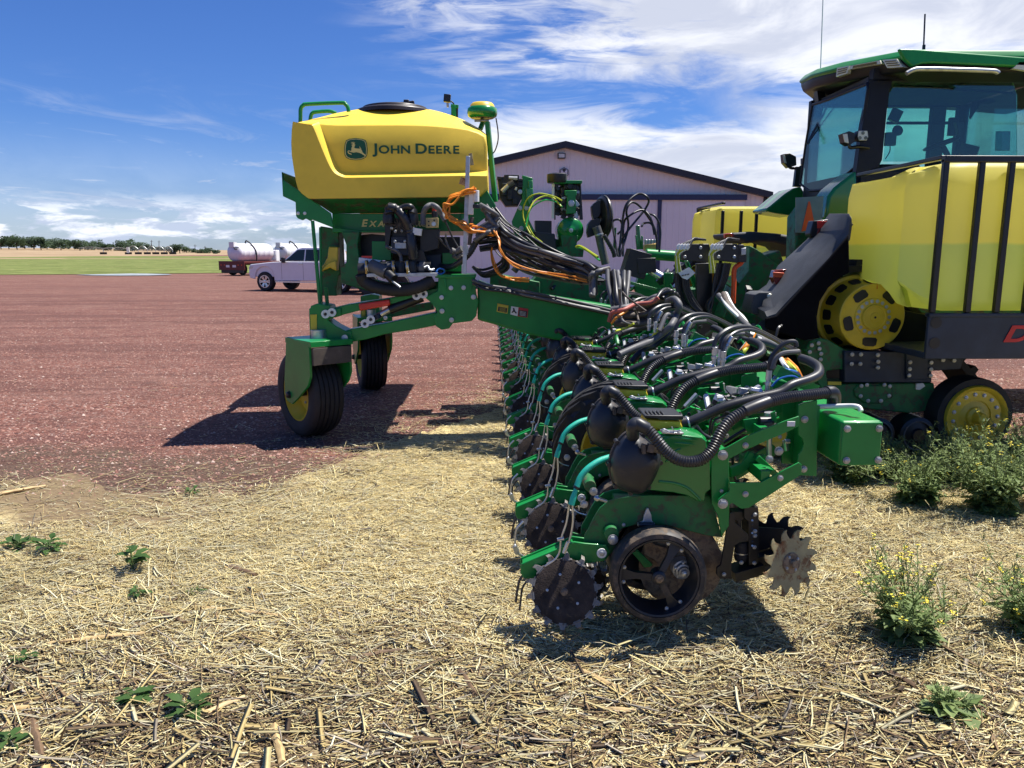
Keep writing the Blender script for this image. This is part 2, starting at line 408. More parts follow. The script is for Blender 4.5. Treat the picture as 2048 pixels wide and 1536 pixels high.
def field_mat(name, a, b_, c_, sc1, stretch):
    m, nt, b, g = principled(name)
    ob = g.new('ShaderNodeTexCoord').outputs['Object']
    mp = g.new('ShaderNodeMapping'); mp.inputs['Scale'].default_value = stretch; nt.links.new(ob, mp.inputs[0])
    n = g.noise(mp.outputs[0], sc1, 8, .7, .3)
    c = g.mix(g.ss(n, .35, .6), a, b_)
    c = g.mix(g.ss(g.noise(mp.outputs[0], sc1 * 3.1, 6, .75), .55, .68, 0, .8), c, c_)
    nt.links.new(c, b.inputs['Base Color']); b.inputs['Roughness'].default_value = .95; b.inputs['Specular IOR Level'].default_value = .1
    return m
GRASSM = field_mat('green crop rows', (.095, .115, .030), (.155, .185, .055), (.36, .31, .15), .8, (.35, .25, 1))
STUBM = field_mat('tan stubble field', (.27, .19, .115), (.34, .25, .155), (.19, .15, .08), .12, (.3, .15, 1))
def sheet(name, pts, m, kind='structure'):
    mb = MB(); mb.add(pts, [tuple(range(len(pts)))], m); o = mb.build(name, smooth=0); o['kind'] = kind; return o
sheet('ground', [(-3000, -60, 0), (3000, -60, 0), (3000, 5000, 0), (-3000, 5000, 0)], GRAV)
e = [G(-900, 556), G(0, 550), G(200, 549), G(440, 546.5), G(700, 546)]
pts = [(q.x, q.y, .03) for q in e] + [(400, 62, .03), (1500, 62, .03), (1500, 260, .03), (-1500, 260, .03), (-900, 60, .03)]
sheet('green_field', pts, GRASSM)
# stubble field rising a little to the left and carrying the tree line
mb = MB(); cols = []
for i in range(41):
    X = -700 + i * 40; lf = max(0, min(1, (-X - 40) / 330)); lf = lf * lf * (3 - 2 * lf)
    cols.append([Vector((X, 165, .05)), Vector((X, 330, .05 + 1.6 * lf - .3)), Vector((X, 640, .06 + 4.2 * lf - .1)), Vector((X, 1800, -3))])
for i in range(40):
    for k in range(3): mb.add([cols[i][k], cols[i + 1][k], cols[i + 1][k + 1], cols[i][k + 1]], [(0, 1, 2, 3)], STUBM)
o = mb.build('stubble_field', smooth=0); o['kind'] = 'structure'
# puddle
m, nt, b, g = principled('standing water'); b.inputs['Base Color'].default_value = (.06, .055, .05, 1); b.inputs['Roughness'].default_value = .06
pud = [G(x, y) for x, y in [(150, 551), (200, 549.5), (262, 548), (300, 548.4), (335, 549.4), (345, 550.6), (300, 552), (240, 552.4), (190, 552)]]
sheet('puddle', [(q.x, q.y, .045) for q in pud], m)

# straw covered earth: far edge read along the photograph
EDGE = [(-900, 955), (0, 962), (120, 950), (250, 972), (360, 985), (480, 985), (560, 962), (620, 940), (690, 912), (760, 890), (850, 862), (900, 840), (1000, 815), (1150, 795), (1350, 815), (1600, 880), (1750, 880), (2100, 905), (2900, 930)]
m, nt, b, g = principled('earth with fine straw'); SOIL = m
ob = g.new('ShaderNodeTexCoord').outputs['Object']
def fib(ang, s):
    mp = g.new('ShaderNodeMapping'); mp.inputs['Rotation'].default_value = (0, 0, R(ang)); mp.inputs['Scale'].default_value = (24, 330, 1)
    nt.links.new(ob, mp.inputs[0]); return g.noise(mp.outputs[0], s, 3, .6, .7)
f = g.m('MAXIMUM', g.m('MAXIMUM', fib(12, 1.0), fib(-38, .9)), g.m('MAXIMUM', fib(75, 1.1), fib(-8, .7)))
c = g.mix(g.ss(f, .50, .66), (.15, .105, .055), (.90, .76, .38))
c = g.mix(g.ss(g.noise(ob, 2.2, 6, .65, .4), .54, .70, 0, .75), c, g.mix(g.noise(ob, 40, 4, .7), (.075, .048, .034), (.17, .115, .08)))
sp = g.new('ShaderNodeSeparateXYZ'); nt.links.new(ob, sp.inputs[0]); wob = g.m('MULTIPLY', g.m('SUBTRACT', g.noise(ob, 1.1, 6, .65, .5), .5), 3.2)
bare_l = g.m('MULTIPLY', g.ss(g.m('ADD', sp.outputs[1], wob), 3.9, 4.8), g.ss(g.m('ADD', sp.outputs[0], wob), -.7, -1.7)); bare_f = g.ss(g.m('ADD', sp.outputs[1], wob), 3.1, 2.3, 0, .75)
c = g.mix(g.m('MAXIMUM', g.m('MULTIPLY', bare_l, .85), bare_f), c, g.mix(g.noise(ob, 30, 5, .7), (.075, .048, .034), (.19, .13, .085)))
nt.links.new(c, b.inputs['Base Color']); b.inputs['Roughness'].default_value = .95; b.inputs['Specular IOR Level'].default_value = .1
bp = g.new('ShaderNodeBump'); bp.inputs['Strength'].default_value = .35; bp.inputs['Distance'].default_value = .008
nt.links.new(g.m('ADD', f, g.noise(ob, 6, 5, .6)), bp.inputs['Height']); nt.links.new(bp.outputs[0], b.inputs['Normal'])
far_e = []
for (x0, y0), (x1, y1) in zip(EDGE, EDGE[1:]):
    for k in range(14):
        t = k / 14; q = G(x0 + (x1 - x0) * t, y0 + (y1 - y0) * t); nz = noise.noise(Vector((q.x * 1.7, q.y * 1.7, 0))) + .6 * noise.noise(Vector((q.x * 6, q.y * 6, 3)))
        far_e.append((q.x, q.y - .12 + .28 * nz, .004))
sheet('straw_covered_earth', [(-9, -4, .004), (9, -4, .004)] + far_e[::-1], SOIL)
# ================================================================ PLANTER
planter = thing('planter', 'long green row crop planter with a yellow seed tank and many black hoses', 'planter', (P(1298, 600, 6.9).x, 8.9, 0))
def plate_uv(mb, c, ux, uy, pts, t, m):   # flat outline in an arbitrary plane
    c = Vector(c); ux = Vector(ux).normalized(); uy = Vector(uy).normalized(); n = ux.cross(uy)
    N = len(pts)
    if sum(pts[i][0] * pts[(i + 1) % N][1] - pts[(i + 1) % N][0] * pts[i][1] for i in range(N)) < 0: pts = pts[::-1]
    f = [c + ux * a + uy * b + n * t / 2 for a, b in pts]; k = [q - n * t for q in f]
    return mb.add(f + k, [tuple(range(N)), tuple(range(2 * N - 1, N - 1, -1))] + [((i + 1) % N, i, N + i, N + (i + 1) % N)[::-1] for i in range(N)][:0] + [(i, N + i, N + (i + 1) % N, (i + 1) % N) for i in range(N)], m)
def circ(r, n=32, a0=0): return [(r * math.cos(a0 + 2 * math.pi * k / n), r * math.sin(a0 + 2 * math.pi * k / n)) for k in range(n)]

# ---------------------------------------------------------------- one row unit, nearest to the camera
YU = 3.30
RU0 = P(*z7(870, 880), YU); RU0.z = 0
mb = MB()
# green frame: near and far side plates, head bracket
frame = A(z8, [(505, 390), (508, 335), (535, 290), (560, 235), (600, 170), (650, 128), (700, 112), (770, 100), (900, 92), (1262, 96), (1292, 170), (1325, 300), (1345, 348), (1250, 335), (1000, 272), (850, 262), (740, 290), (700, 330), (702, 400), (640, 480), (465, 498), (440, 440), (445, 372)])
mb.pp(frame, 3.225, .010, DGREEN)
far = [(p.x, p.z) for p in [P(a, b, 3.225) for a, b in frame]]
mb.prism(far, 3.345, 3.355, DGREEN)
a_, b_ = P(*z8(700, 135), 3.225), P(*z8(1260, 110), 3.225)
mb.box2((a_.x, 3.235, a_.z - .03), (b_.x, 3.345, b_.z - .01), DGREEN)
head = A(z7, [(820, 538), (845, 528), (916, 522), (920, 700), (922, 905), (918, 1030), (870, 1102), (846, 965), (806, 885), (802, 700), (805, 560)])
for y in (3.165, 3.40): 
    q = [P(a, b, 3.165) for a, b in head]; mb.prism([(p.x, p.z) for p in q], y, y + .010, GREEN)
a_, b_ = P(*z7(860, 540), 3.165), P(*z7(905, 900), 3.165)
mb.box2((a_.x, 3.175, a_.z), (b_.x, 3.40, b_.z), GREEN)
RU = mb.build('row_unit', None, bevel=.0025)
def setorigin(o, loc):
    off = Vector(loc) - o.location
    for v in o.data.vertices: v.co -= off
    o.location = loc
setorigin(RU, RU0); RU.location = RU0 - planter.location; RU.parent = planter
def sub(mb, name, **k):
    o = mb.build(name, None, **k)
    for v in o.data.vertices: v.co -= RU0
    o.parent = RU; return o
# parallel arms (near and far pairs)
mb = MB()
up = [(862, 530), (915, 505), (1030, 440), (1180, 378), (1290, 335), (1380, 305), (1380, 372), (1300, 412), (1180, 462), (1040, 525), (920, 588), (880, 600)]
lo = [(845, 860), (870, 835), (922, 800), (925, 745), (1128, 742), (1160, 725), (1260, 672), (1380, 610), (1398, 625), (1398, 690), (1290, 760), (1170, 838), (1048, 912), (1000, 918), (940, 878), (880, 915), (850, 900)]
for y in (3.13, 3.44):
    for l in (up, lo):
        q = [P(a, b, 3.13) for a, b in A(z7, l)]; mb.prism([(p.x, p.z) for p in q], y, y + .008, GREEN)
q1, q2 = P(*z7(1180, 420), 3.13), P(*z7(1180, 700), 3.13)
mb.box2((q1.x - .03, 3.14, q1.z - .03), (q1.x + .01, 3.44, q1.z + .02), GREEN)
mb.box2((q2.x - .03, 3.14, q2.z - .03), (q2.x + .01, 3.44, q2.z + .02), GREEN)
split(sub(mb, 'parallel_arm', bevel=.002))
# mounting plate on the toolbar
mb = MB()
mp_ = A(z7, [(1378, 232), (1420, 215), (1502, 200), (1498, 703), (1372, 694), (1372, 600), (1378, 560), (1400, 530), (1415, 490), (1405, 455), (1378, 430)])
for y in (3.20, 3.385):
    q = [P(a, b, 3.20) for a, b in mp_]; mb.prism([(p.x, p.z) for p in q], y, y + .012, GREEN)
a_, b_ = P(*z7(1470, 240), 3.2), P(*z7(1497, 690), 3.2)
mb.box2((a_.x, 3.212, a_.z), (b_.x, 3.385, b_.z), GREEN)
sub(mb, 'mounting_plate', bevel=.002)
# bolts and bushings
mb = MB()
for x, y, Y, r in [(877, 562, 3.128, .018), (877, 883, 3.128, .018), (1027, 498, 3.128, .011), (1027, 820, 3.128, .011), (1257, 714, 3.128, .011), (1418, 326, 3.198, .013), (1411, 654, 3.198, .013), (869, 800, 3.163, .007), (1247, 535, 3.19, .016), (1185, 587, 3.2, .014)]:
    mb.bolt(P(*z7(x, y), Y), r)
mb.bolt(P(*z8(680, 358), 3.18), .019); mb.bolt(P(*z8(612, 440), 3.165), .012)
mb.lathe([(0, 0), (.022, 0), (.022, .006), (0, .006)], P(*z8(612, 440), 3.168), (0, -1, 0), WHT, 20)
for x, y in [(745, 270)]: mb.bolt(P(*z8(x, y), 3.22), .007)
mb.bolt(P(*z6(740, 1450), 3.17), .014); mb.bolt(P(*z6(815, 1350), 3.2), .015)
for o_ in split(sub(mb, 'bolt')): pass
# green boss behind gauge wheel arm
mb = MB()
c = P(*z8(670, 320), 3.2); mb.lathe([(0, -.01), (.032, -.01), (.038, .04), (0, .04)], c, (0, 1, 0), DGREEN, 24)
c = P(*z6(790, 1310), 3.22); mb.bar(c + Vector((0, .0, 0)), c + Vector((0, .12, 0)), .026, DGREEN, 20)
split(sub(mb, 'pivot_boss', bevel=.002))
# moulded green cover
mb = MB()
cov = [(470, 432), (545, 415), (620, 412), (742, 428), (770, 450), (775, 500), (800, 560), (802, 790), (768, 815), (757, 872), (712, 872), (640, 832), (540, 812), (342, 792), (400, 690), (432, 600), (425, 540), (450, 470)]
q = [P(a, b, 3.19) for a, b in A(z7, cov)]; ctr = P(*z7(620, 640), 3.19)
r0 = [Vector((ctr.x + (p.x - ctr.x) * .93, 3.175, ctr.z + (p.z - ctr.z) * .93)) for p in q]
r1 = [Vector((p.x, 3.20, p.z)) for p in q]; r2 = [Vector((p.x, 3.37, p.z)) for p in q]; r3 = [Vector((a.x, 3.395, a.z)) for a in r0]
mb.loft([r0, r1, r2, r3], FGREEN)
for (x0, y0, x1, y1) in [(480, 442, 772, 476), (486, 476, 768, 506)]:
    a_, b_ = P(*z7(x0, y0), 3.18), P(*z7(x1, y1), 3.18); mb.tube([a_ + Vector((0, .006, 0)), (a_ + b_) / 2 + Vector((0, .0, .004)), b_ + Vector((0, .006, 0))], .008, FGREEN, 8)
mb.tube(AY(z7, [(452, 735), (560, 748), (640, 778), (700, 830), (730, 862)], 3.176), .007, FGREEN, 8)
mb.tube(AY(z7, [(500, 610), (560, 540), (600, 520)], 3.176), .006, FGREEN, 8)
sub(mb, 'moulded_cover', bevel=.006, seg=3)
# latch and clips
mb = MB()
mb.beam(P(*z7(470, 405), 3.19), P(*z7(610, 412), 3.19), .05, .008, STEEL); mb.tube(AY(z7, [(470, 402), (490, 392), (540, 412), (600, 396)], 3.17), .004, STEEL, 6)
mb.beam(P(*z7(540, 376), 3.17), P(*z7(556, 404), 3.17), .01, .004, STEEL)
mb.beam(P(*z7(345, 500), 3.05), P(*z7(460, 540), 3.09), .02, .020, THOSE); mb.beam(P(*z7(352, 490), 3.045), P(*z7(356, 552), 3.045), .02, .014, THOSE); mb.beam(P(*z7(378, 512), 3.04), P(*z7(420, 520), 3.045), .02, .034, THOSE)
split(sub(mb, 'latch', bevel=.001))
# vacuum housing (black dome)
mb = MB()
dome = [(262, 400), (215, 430), (160, 500), (128, 590), (128, 660), (152, 735), (205, 775), (262, 792), (335, 795), (395, 730), (435, 650), (455, 580), (440, 520), (385, 470), (340, 430), (300, 405)]
q = [P(a, b, 3.17) for a, b in A(z7, dome)]; q = spline(q + [q[0]], 3)[:-1]; ctr = P(*z7(300, 600), 3.17)
rr = []
for k, (s_, y) in enumerate([(0.01, 3.052), (.35, 3.056), (.62, 3.066), (.82, 3.085), (.93, 3.105), (.985, 3.125), (.99, 3.15), (1.05, 3.152), (1.05, 3.172), (.95, 3.174)]):
    rr.append([Vector((ctr.x + (p.x - ctr.x) * s_, y, ctr.z + (p.z - ctr.z) * s_)) for p in q])
mb.loft(rr, BLKD)
for k in range(9):
    a = q[(k * len(q)) // 9]; a = ctr + (a - ctr) * 1.04; mb.bar((a.x, 3.135, a.z), (a.x, 3.18, a.z), .010, BLKD, 8)
c0 = P(*z7(285, 440), 3.11); c1 = P(*z7(290, 372), 3.07); c2 = P(*z7(345, 372), 3.06)
mb.tube([c0, c1 + Vector((-.006, 0, -.005)), c1 + Vector((.01, 0, .012)), c2, P(*z7(375, 388), 3.06)], .027, BLKD, 14)
sub(mb, 'vacuum_housing', smooth=60)
# corrugated vacuum hose
mb = MB()
pth = AY(z7, [(350, 376, 3.06), (385, 398, 3.055), (440, 462, 3.04), (505, 540, 3.03), (580, 592, 3.02), (660, 606, 3.02), (740, 590, 3.03), (805, 530, 3.04), (860, 420, 3.06), (930, 330, 3.08), (1040, 265, 3.10), (1170, 215, 3.13), (1300, 182, 3.17), (1450, 165, 3.20), (1585, 150, 3.24)], 3)
mb.tube(pth, .0235, HOSE, 14, corr=.085, step=.0058)
mb.tube(AY(z7, [(1020, 272, 3.095), (1100, 238, 3.11), (1180, 208, 3.13)], 3), .0262, HOSE, 14)
sub(mb, 'corrugated_hose', smooth=50)
mb = MB(); mb.tube(AY(z7, [(1560, 150, 3.24), (1600, 150, 3.25), (1612, 175, 3.26), (1610, 225, 3.27)], 3), .030, BLK, 14)
sub(mb, 'hose_elbow', smooth=60)
# second vacuum hose, ribbed grey, running up to the manifold
mb = MB()
pth = [P(*z7(640, 352), 3.34), P(*z7(760, 300), 3.34), P(*z7(900, 240), 3.34), P(*z7(1080, 190), 3.35), P(*z7(1250, 150), 3.36), P(*zb(1300, 1090), 3.38), P(*zb(1520, 1020), 3.42), P(*zb(1640, 950), 3.46), P(*zb(1640, 860), 3.52), P(*zb(1540, 790), 3.6), P(*zb(1430, 750), 3.68)]
mb.tube(pth, .0225, HOSE, 12, corr=.04, step=.0065)
sub(mb, 'ribbed_hose', smooth=50)
mb = MB(); mb.bar(P(*z7(600, 352), 3.34), P(*z7(655, 345), 3.34), .029, BLK, 14); mb.lathe([(.0305, -.004), (.032, 0), (.0305, .004)], P(*z7(645, 347), 3.34), (1, 0, .3), STEEL, 14)
mb.tube(AY(z7, [(700, 370), (740, 420), (790, 450)], 3.30), .010, HOSE, 8)
sub(mb, 'hose_collar', smooth=60)
# small seed hopper: yellow body, black lid
mb = MB()
q0 = [P(*z7(x, y), 3.28) for x, y in [(376, 330), (600, 340), (617, 385), (598, 392), (570, 398), (470, 402), (372, 372)]]
mb.prism([(p.x, p.z) for p in q0], 3.285, 3.42, YEL)
sub(mb, 'seed_hopper', bevel=.006)
mb = MB()
q0 = [P(*z7(x, y), 3.27) for x, y in [(358, 306), (365, 300), (614, 302), (620, 325), (606, 332), (470, 333), (440, 322), (365, 318)]]
mb.prism([(p.x, p.z) for p in q0], 3.272, 3.44, BLK)
a_ = q0[1]; b_ = q0[2]
for k in range(5): mb.box2((a_.x + .012 + k * .017, 3.29, a_.z), (a_.x + .020 + k * .017, 3.35, a_.z + .006), BLK)
mb.beam(P(*z7(590, 300), 3.36), P(*z7(596, 275), 3.36), .012, .008, BLK)
sub(mb, 'hopper_lid', bevel=.003)
# teal sleeve and steel lines
mb = MB()
mb.tube([P(*z6(945, 1080), 3.20), P(*z6(860, 1110), 3.17), P(*z6(770, 1170), 3.15), P(*z6(712, 1240), 3.14), P(*z6(680, 1320), 3.13)], .0135, TEAL, 12)
mb.tube([P(*z6(682, 1315), 3.13), P(*z6(662, 1380), 3.125), P(*z6(640, 1455), 3.12)], [.0085 + .005 * min(1, i / 8) for i in range(13)], TEAL, 12)
mb.bar(P(*z6(688, 1308), 3.13), P(*z6(678, 1326), 3.13), .0145, BLK, 12)
sub(mb, 'braided_sleeve', smooth=60)
mb = MB()
mb.tube([P(*z6(650, 1450), 3.12)] + AY(z8, [(438, 170), (440, 250), (425, 340), (405, 395)], 3.12), .0045, STEEL, 6)
mb.tube([P(*z6(628, 1450), 3.12)] + AY(z8, [(415, 170), (400, 260), (370, 350), (360, 430), (330, 480), (270, 520)], 3.13), .0045, STEEL, 6)
mb.bar(P(*z8(412, 372), 3.12), P(*z8(385, 440), 3.12), .009, STEEL, 8); mb.bar(P(*z8(345, 360), 3.13), P(*z8(385, 352), 3.13), .008, STEEL, 8)
mb.tube(AY(z8, [(440, 170), (470, 195), (520, 210)], 3.14), .0025, STEEL, 5)
split(sub(mb, 'steel_line', smooth=60))
# chrome knob
mb = MB()
mb.bar(P(*z8(590, 112), 3.14), P(*z8(640, 128), 3.16), .008, STEEL, 8); mb.lathe([(0, 0), (.014, 0), (.010, .010), (0, .013)], P(*z8(584, 110), 3.13), (-.5, -.8, .3), STEEL, 10)
sub(mb, 'adjustment_knob', smooth=60)
# closing arm
mb = MB()
arm = [(125, 520), (130, 505), (445, 372), (512, 382), (640, 392), (662, 432), (625, 490), (482, 508), (330, 548), (180, 600), (138, 588), (124, 560)]
q = [P(a, b, 3.19) for a, b in A(z8, arm)]; mb.prism([(p.x, p.z) for p in q], 3.19, 3.202, GREEN); mb.prism([(p.x, p.z) for p in q], 3.255, 3.265, GREEN)
q = [P(a, b, 3.19) for a, b in A(z8, [(135, 512), (440, 385), (448, 398), (150, 525)])]; mb.prism([(p.x, p.z) for p in q], 3.202, 3.255, GREEN)
for k in range(3):
    a_, b_ = P(*z8(190 + k * 85, 492 - k * 36), 3.228), P(*z8(240 + k * 85, 471 - k * 36), 3.228); mb.beam(a_ + Vector((0, 0, .004)), b_ + Vector((0, 0, .004)), .022, .006, BLK)
sub(mb, 'closing_arm', bevel=.003)
mb = MB()
sp_ = lambda l, Y: AY(z8, l, Y)
mb.tube(sp_([(150, 560), (120, 600), (105, 660), (95, 735)], 3.2), .006, THOSE, 6); mb.tube(sp_([(170, 600), (135, 650), (125, 720), (118, 785)], 3.25), .005, THOSE, 6)
mb.beam(P(*z8(88, 398), 3.33), P(*z8(104, 440), 3.33), .014, .022, STEEL); mb.beam(P(*z8(104, 440), 3.33), P(*z8(215, 505), 3.33), .014, .010, STEEL)
mb.tube(sp_([(88, 398), (100, 300), (140, 250)], 3.34), .005, STEEL, 6)
split(sub(mb, 'drag_tine', smooth=40))
# spiked closing wheels
def spiked(mb, c, n, r, k, m, mt):
    n = Vector(n).normalized(); ux = Vector((0, 0, 1)).cross(n).normalized(); uy = n.cross(ux)
    mb.lathe([(0, .010), (.022, .012), (r * .55, .006), (r * .9, .012), (r, .006), (r, -.012), (r * .9, -.004), (0, -.004)], c, n, m, 40)
    for i in range(k):
        a = 2 * math.pi * i / k + .2 + math.sin(i * 5.3) * .03; d = ux * math.cos(a) + uy * math.sin(a); t = -ux * math.sin(a) + uy * math.cos(a)
        p0 = c + d * (r * .93); p1 = c + d * (r * 1.13) + n * .004; p2 = c + d * (r * 1.22) + t * .009 - n * .012
        mb.loft([[p0 - t * .017 - n * .009, p0 + t * .017 - n * .009, p0 + t * .017 + n * .010, p0 - t * .017 + n * .010], [p1 - t * .009 - n * .007, p1 + t * .009 - n * .007, p1 + t * .009 + n * .008, p1 - t * .009 + n * .008], [p2 - t * .008 - n * .006, p2 + t * .008 - n * .006, p2 + t * .008 + n * .007, p2 - t * .008 + n * .007]], mt)
        q = c + d * (r * .97); mb.loft([[q - t * .026 - n * .012, q + t * .026 - n * .012, q + t * .026 + n * .012, q - t * .026 + n * .012], [q + d * .006 - t * .022 - n * .010, q + d * .006 + t * .022 - n * .010, q + d * .006 + t * .022 + n * .010, q + d * .006 - t * .022 + n * .010]], mt)
for name, px, Y, n in (('closing_wheel', (388, 672), 3.115, (-.16, -.90, .34)), ('closing_wheel', (470, 640), 3.41, (.2, -.88, -.40))):
    mb = MB(); c = P(*z8(*px), Y); spiked(mb, c, n, .142, 14, DISCB, TOOTH)
    nn = Vector(n).normalized(); mb.bolt(c + nn * .012, .014, DISC, nn)
    for a in range(5):
        ux = Vector((0, 0, 1)).cross(nn).normalized(); uy = nn.cross(ux); mb.bolt(c + nn * .008 + ux * .075 * math.cos(a * 1.257 + .6) + uy * .075 * math.sin(a * 1.257 + .6), .005, ALU, nn)
    sub(mb, name, smooth=40)
GWM = mat('earth stained gauge wheel rubber', (.022, .020, .022), .55, dirt=(.13, .095, .065), dirt_amt=.50, dirt_scale=7, var=.3)
# gauge wheel with three spokes
GW = P(*z8(958, 590), 3.07); gn = Vector((-.05, -1, .06)).normalized()
mb = MB()
mb.lathe([(.172, .0), (.177, .009), (.196, .007), (.207, -.008), (.211, -.045), (.208, -.095), (.199, -.115), (.172, -.115), (.168, -.11)], GW, gn, GWM, 56)
gw = sub(mb, 'gauge_wheel', smooth=40)
mb = MB()
mb.lathe([(.176, -.002), (.172, .010), (.164, .008), (.161, -.02), (.157, -.06), (.150, -.095), (.145, -.115), (.172, -.118)], GW, gn, BLKD, 56)
ux = Vector((0, 0, 1)).cross(gn).normalized(); uy = gn.cross(ux); hb = GW - gn * .018
mb.lathe([(0, .026), (.022, .026), (.030, .02), (.033, -.03), (0, -.03)], hb, gn, BLKD, 24); mb.bolt(hb + gn * .026, .015, DISC, gn)
for a in (R(180 + 2), R(62), R(-62)):
    a = -a
    d = ux * math.cos(a) + uy * math.sin(a); t = -ux * math.sin(a) + uy * math.cos(a)
    w0, w1 = .014, .034
    mb.loft([[hb + d * s_ - t * w - gn * (.012 + dz), hb + d * s_ + t * w - gn * (.012 + dz), hb + d * s_ + t * w + gn * (.012 - dz), hb + d * s_ - t * w + gn * (.012 - dz)] for s_, w, dz in ((.025, w0, 0), (.10, w0, .008), (.135, .022, .016), (.164, w1, .02))], BLKD)
    for s2 in (-.22, .22):
        dd = ux * math.cos(a + s2) + uy * math.sin(a + s2); mb.bolt(hb + dd * .152 - gn * .006, .007, BOLT, gn)
sub(mb, 'gauge_wheel_rim', smooth=40)
g2 = GW + Vector((.02, .42, .0)); gm = Vector((-.05, 1, -.03)).normalized()
mb = MB(); mb.lathe([(.172, .0), (.177, .009), (.196, .007), (.207, -.008), (.211, -.045), (.208, -.095), (.199, -.115), (.172, -.115), (.168, -.11)], g2, gm, GWM, 48); sub(mb, 'gauge_wheel', smooth=40)
mb = MB(); mb.lathe([(.176, -.002), (.172, .010), (.164, .008), (.157, -.06), (.150, -.10), (.10, -.09), (0, -.09)], g2, gm, BLKD, 48); sub(mb, 'gauge_wheel_rim', smooth=40)
# opener discs
mb = MB()
for Y, n, c in ((3.27, (-.05, -1, 0), z8(1090, 520)), (3.31, (.05, -1, 0), z8(1096, 516))):
    cc = P(*c, 3.27); cc.y = Y; mb.lathe([(0, .003), (.12, .003), (.186, .0025), (.193, 0), (.186, -.0025), (0, -.003)], cc, Vector(n), DISC, 56)
cc = P(*z8(1100, 543), 3.18)
mb.lathe([(0, .04), (.012, .04), (.013, .03), (.024, .03), (.026, .018), (.034, .016), (.036, .0), (.044, -.002), (.046, -.05), (0, -.06)], cc, (0, -1, 0), ALU, 28); mb.bolt(cc + Vector((0, -.04, 0)), .012, STEEL)
for a in range(5): mb.bolt(cc + Vector((.036 * math.cos(a * 1.257 + .3), -.008, .036 * math.sin(a * 1.257 + .3))), .006, STEEL)
sub(mb, 'opener_disc', smooth=40)
mb = MB()
mb.pp(A(z8, [(795, 440), (830, 425), (920, 510), (905, 525), (870, 530), (840, 490)]), 3.215, .02, GREEN); mb.pp(A(z8, [(870, 390), (905, 372), (950, 395), (1020, 415), (1010, 470), (960, 520), (930, 480), (870, 450)]), 3.24, .006, DISC)
sub(mb, 'gauge_wheel_arm', bevel=.002)
mb = MB()
mb.pp(A(z8, [(862, 250), (868, 215), (885, 170), (895, 172), (912, 212), (916, 250), (935, 262), (930, 280), (830, 280), (832, 262)]), 3.205, .016, ALU); mb.bar(P(*z8(835, 268), 3.19), P(*z8(930, 268), 3.19), .010, BLKD, 10)
sub(mb, 'scraper_bracket', bevel=.002)
# row cleaner: black bracket, air bag and two toothed wheels
mb = MB()
mb.pp(A(z7, [(925, 950), (945, 945), (960, 1010), (1045, 1090), (1048, 1130), (985, 1140), (955, 1160), (935, 1280), (935, 1380), (860, 1380), (835, 1350), (838, 1310), (865, 1290), (885, 1180), (905, 1050)]), 3.17, .014, BLK)
mb.pp(A(z7, [(1020, 905), (1110, 905), (1115, 960), (1112, 1280), (1050, 1290), (1048, 1000), (1020, 980)]), 3.2, .10, BLK)
mb.pp(A(z7, [(940, 940), (1020, 935), (1020, 980), (1000, 1000), (1000, 1080), (980, 1080), (975, 1000), (945, 985)]), 3.22, .06, BLK)
mb.beam(P(*z7(930, 1345), 3.22), P(*z7(1120, 1290), 3.24), .10, .045, BLK); mb.beam(P(*z7(1100, 1260), 3.24), P(*z7(1230, 1230), 3.24), .05, .05, BLK)
mb.pp(A(z7, [(1110, 1040), (1280, 1050), (1290, 1080), (1250, 1150), (1200, 1170), (1110, 1200)]), 3.27, .012, BLK)
cc = P(*z7(1000, 1200), 3.24)
mb.lathe([(0, .05), (.028, .05), (.032, .02), (.030, .0), (.033, -.02), (.028, -.04), (0, -.04)], cc, (0, 0, 1), RUB, 20); mb.lathe([(.0335, .002), (.0335, -.004), (0, -.004)], cc - Vector((0, 0, .001)), (0, 0, 1), STEEL, 20)
for x, y in [(1090, 955), (1090, 1065), (1090, 1095), (1086, 1170), (1086, 1275), (1000, 1272), (885, 1350)]: mb.bolt(P(*z7(x, y), 3.165 if x < 900 else 3.198), .008)
for k in range(8): mb.bar(P(*z7(1072, 965 + k * 28), 3.199), P(*z7(1072, 965 + k * 28), 3.197), .005, STEEL if k % 3 == 1 else BLKD, 8)
sub(mb, 'row_cleaner_bracket', bevel=.002)
def toothed(c, n, r, k, m, hub):
    mb = MB(); n = Vector(n).normalized(); ux = Vector((0, 0, 1)).cross(n).normalized(); uy = n.cross(ux); pts = []
    for i in range(k):
        a = 2 * math.pi * i / k; st = 2 * math.pi / k
        for rr_, aa in ((.70, 0), (.74, .10), (.84, .24), (.93, .28), (1.0, .22), (.985, .40), (.92, .60), (.82, .74), (.73, .84)):
            pts.append((r * rr_ * math.cos(a + st * aa), r * rr_ * math.sin(a + st * aa)))
    plate_uv(mb, c, ux, uy, pts, .006, m)
    mb.lathe([(0, .03), (.016, .03), (.02, .012), (.045, .010), (.048, .002), (0, .002)], c, n, hub, 24)
    for i in range(4): mb.bolt(c + n * .011 + ux * .034 * math.cos(i * 1.57 + .5) + uy * .034 * math.sin(i * 1.57 + .5), .006, BOLT, n)
    return mb
sub(toothed(P(*z7(1325, 1275), 3.10), (.34, -.92, .12), .150, 12, RUSTY, DISC), 'row_cleaner_wheel', smooth=35)
sub(toothed(P(*z7(1225, 1150), 3.38), (-.42, -.90, .12), .150, 12, BLK, BLKD), 'row_cleaner_wheel', smooth=35)
mb = MB(); mb.bar(P(*z7(1325, 1275), 3.12), P(*z7(1200, 1230), 3.24), .016, BLK, 10); mb.bar(P(*z7(1225, 1165), 3.34), P(*z7(1200, 1230), 3.24), .016, BLK, 10); split(sub(mb, 'wheel_axle'))
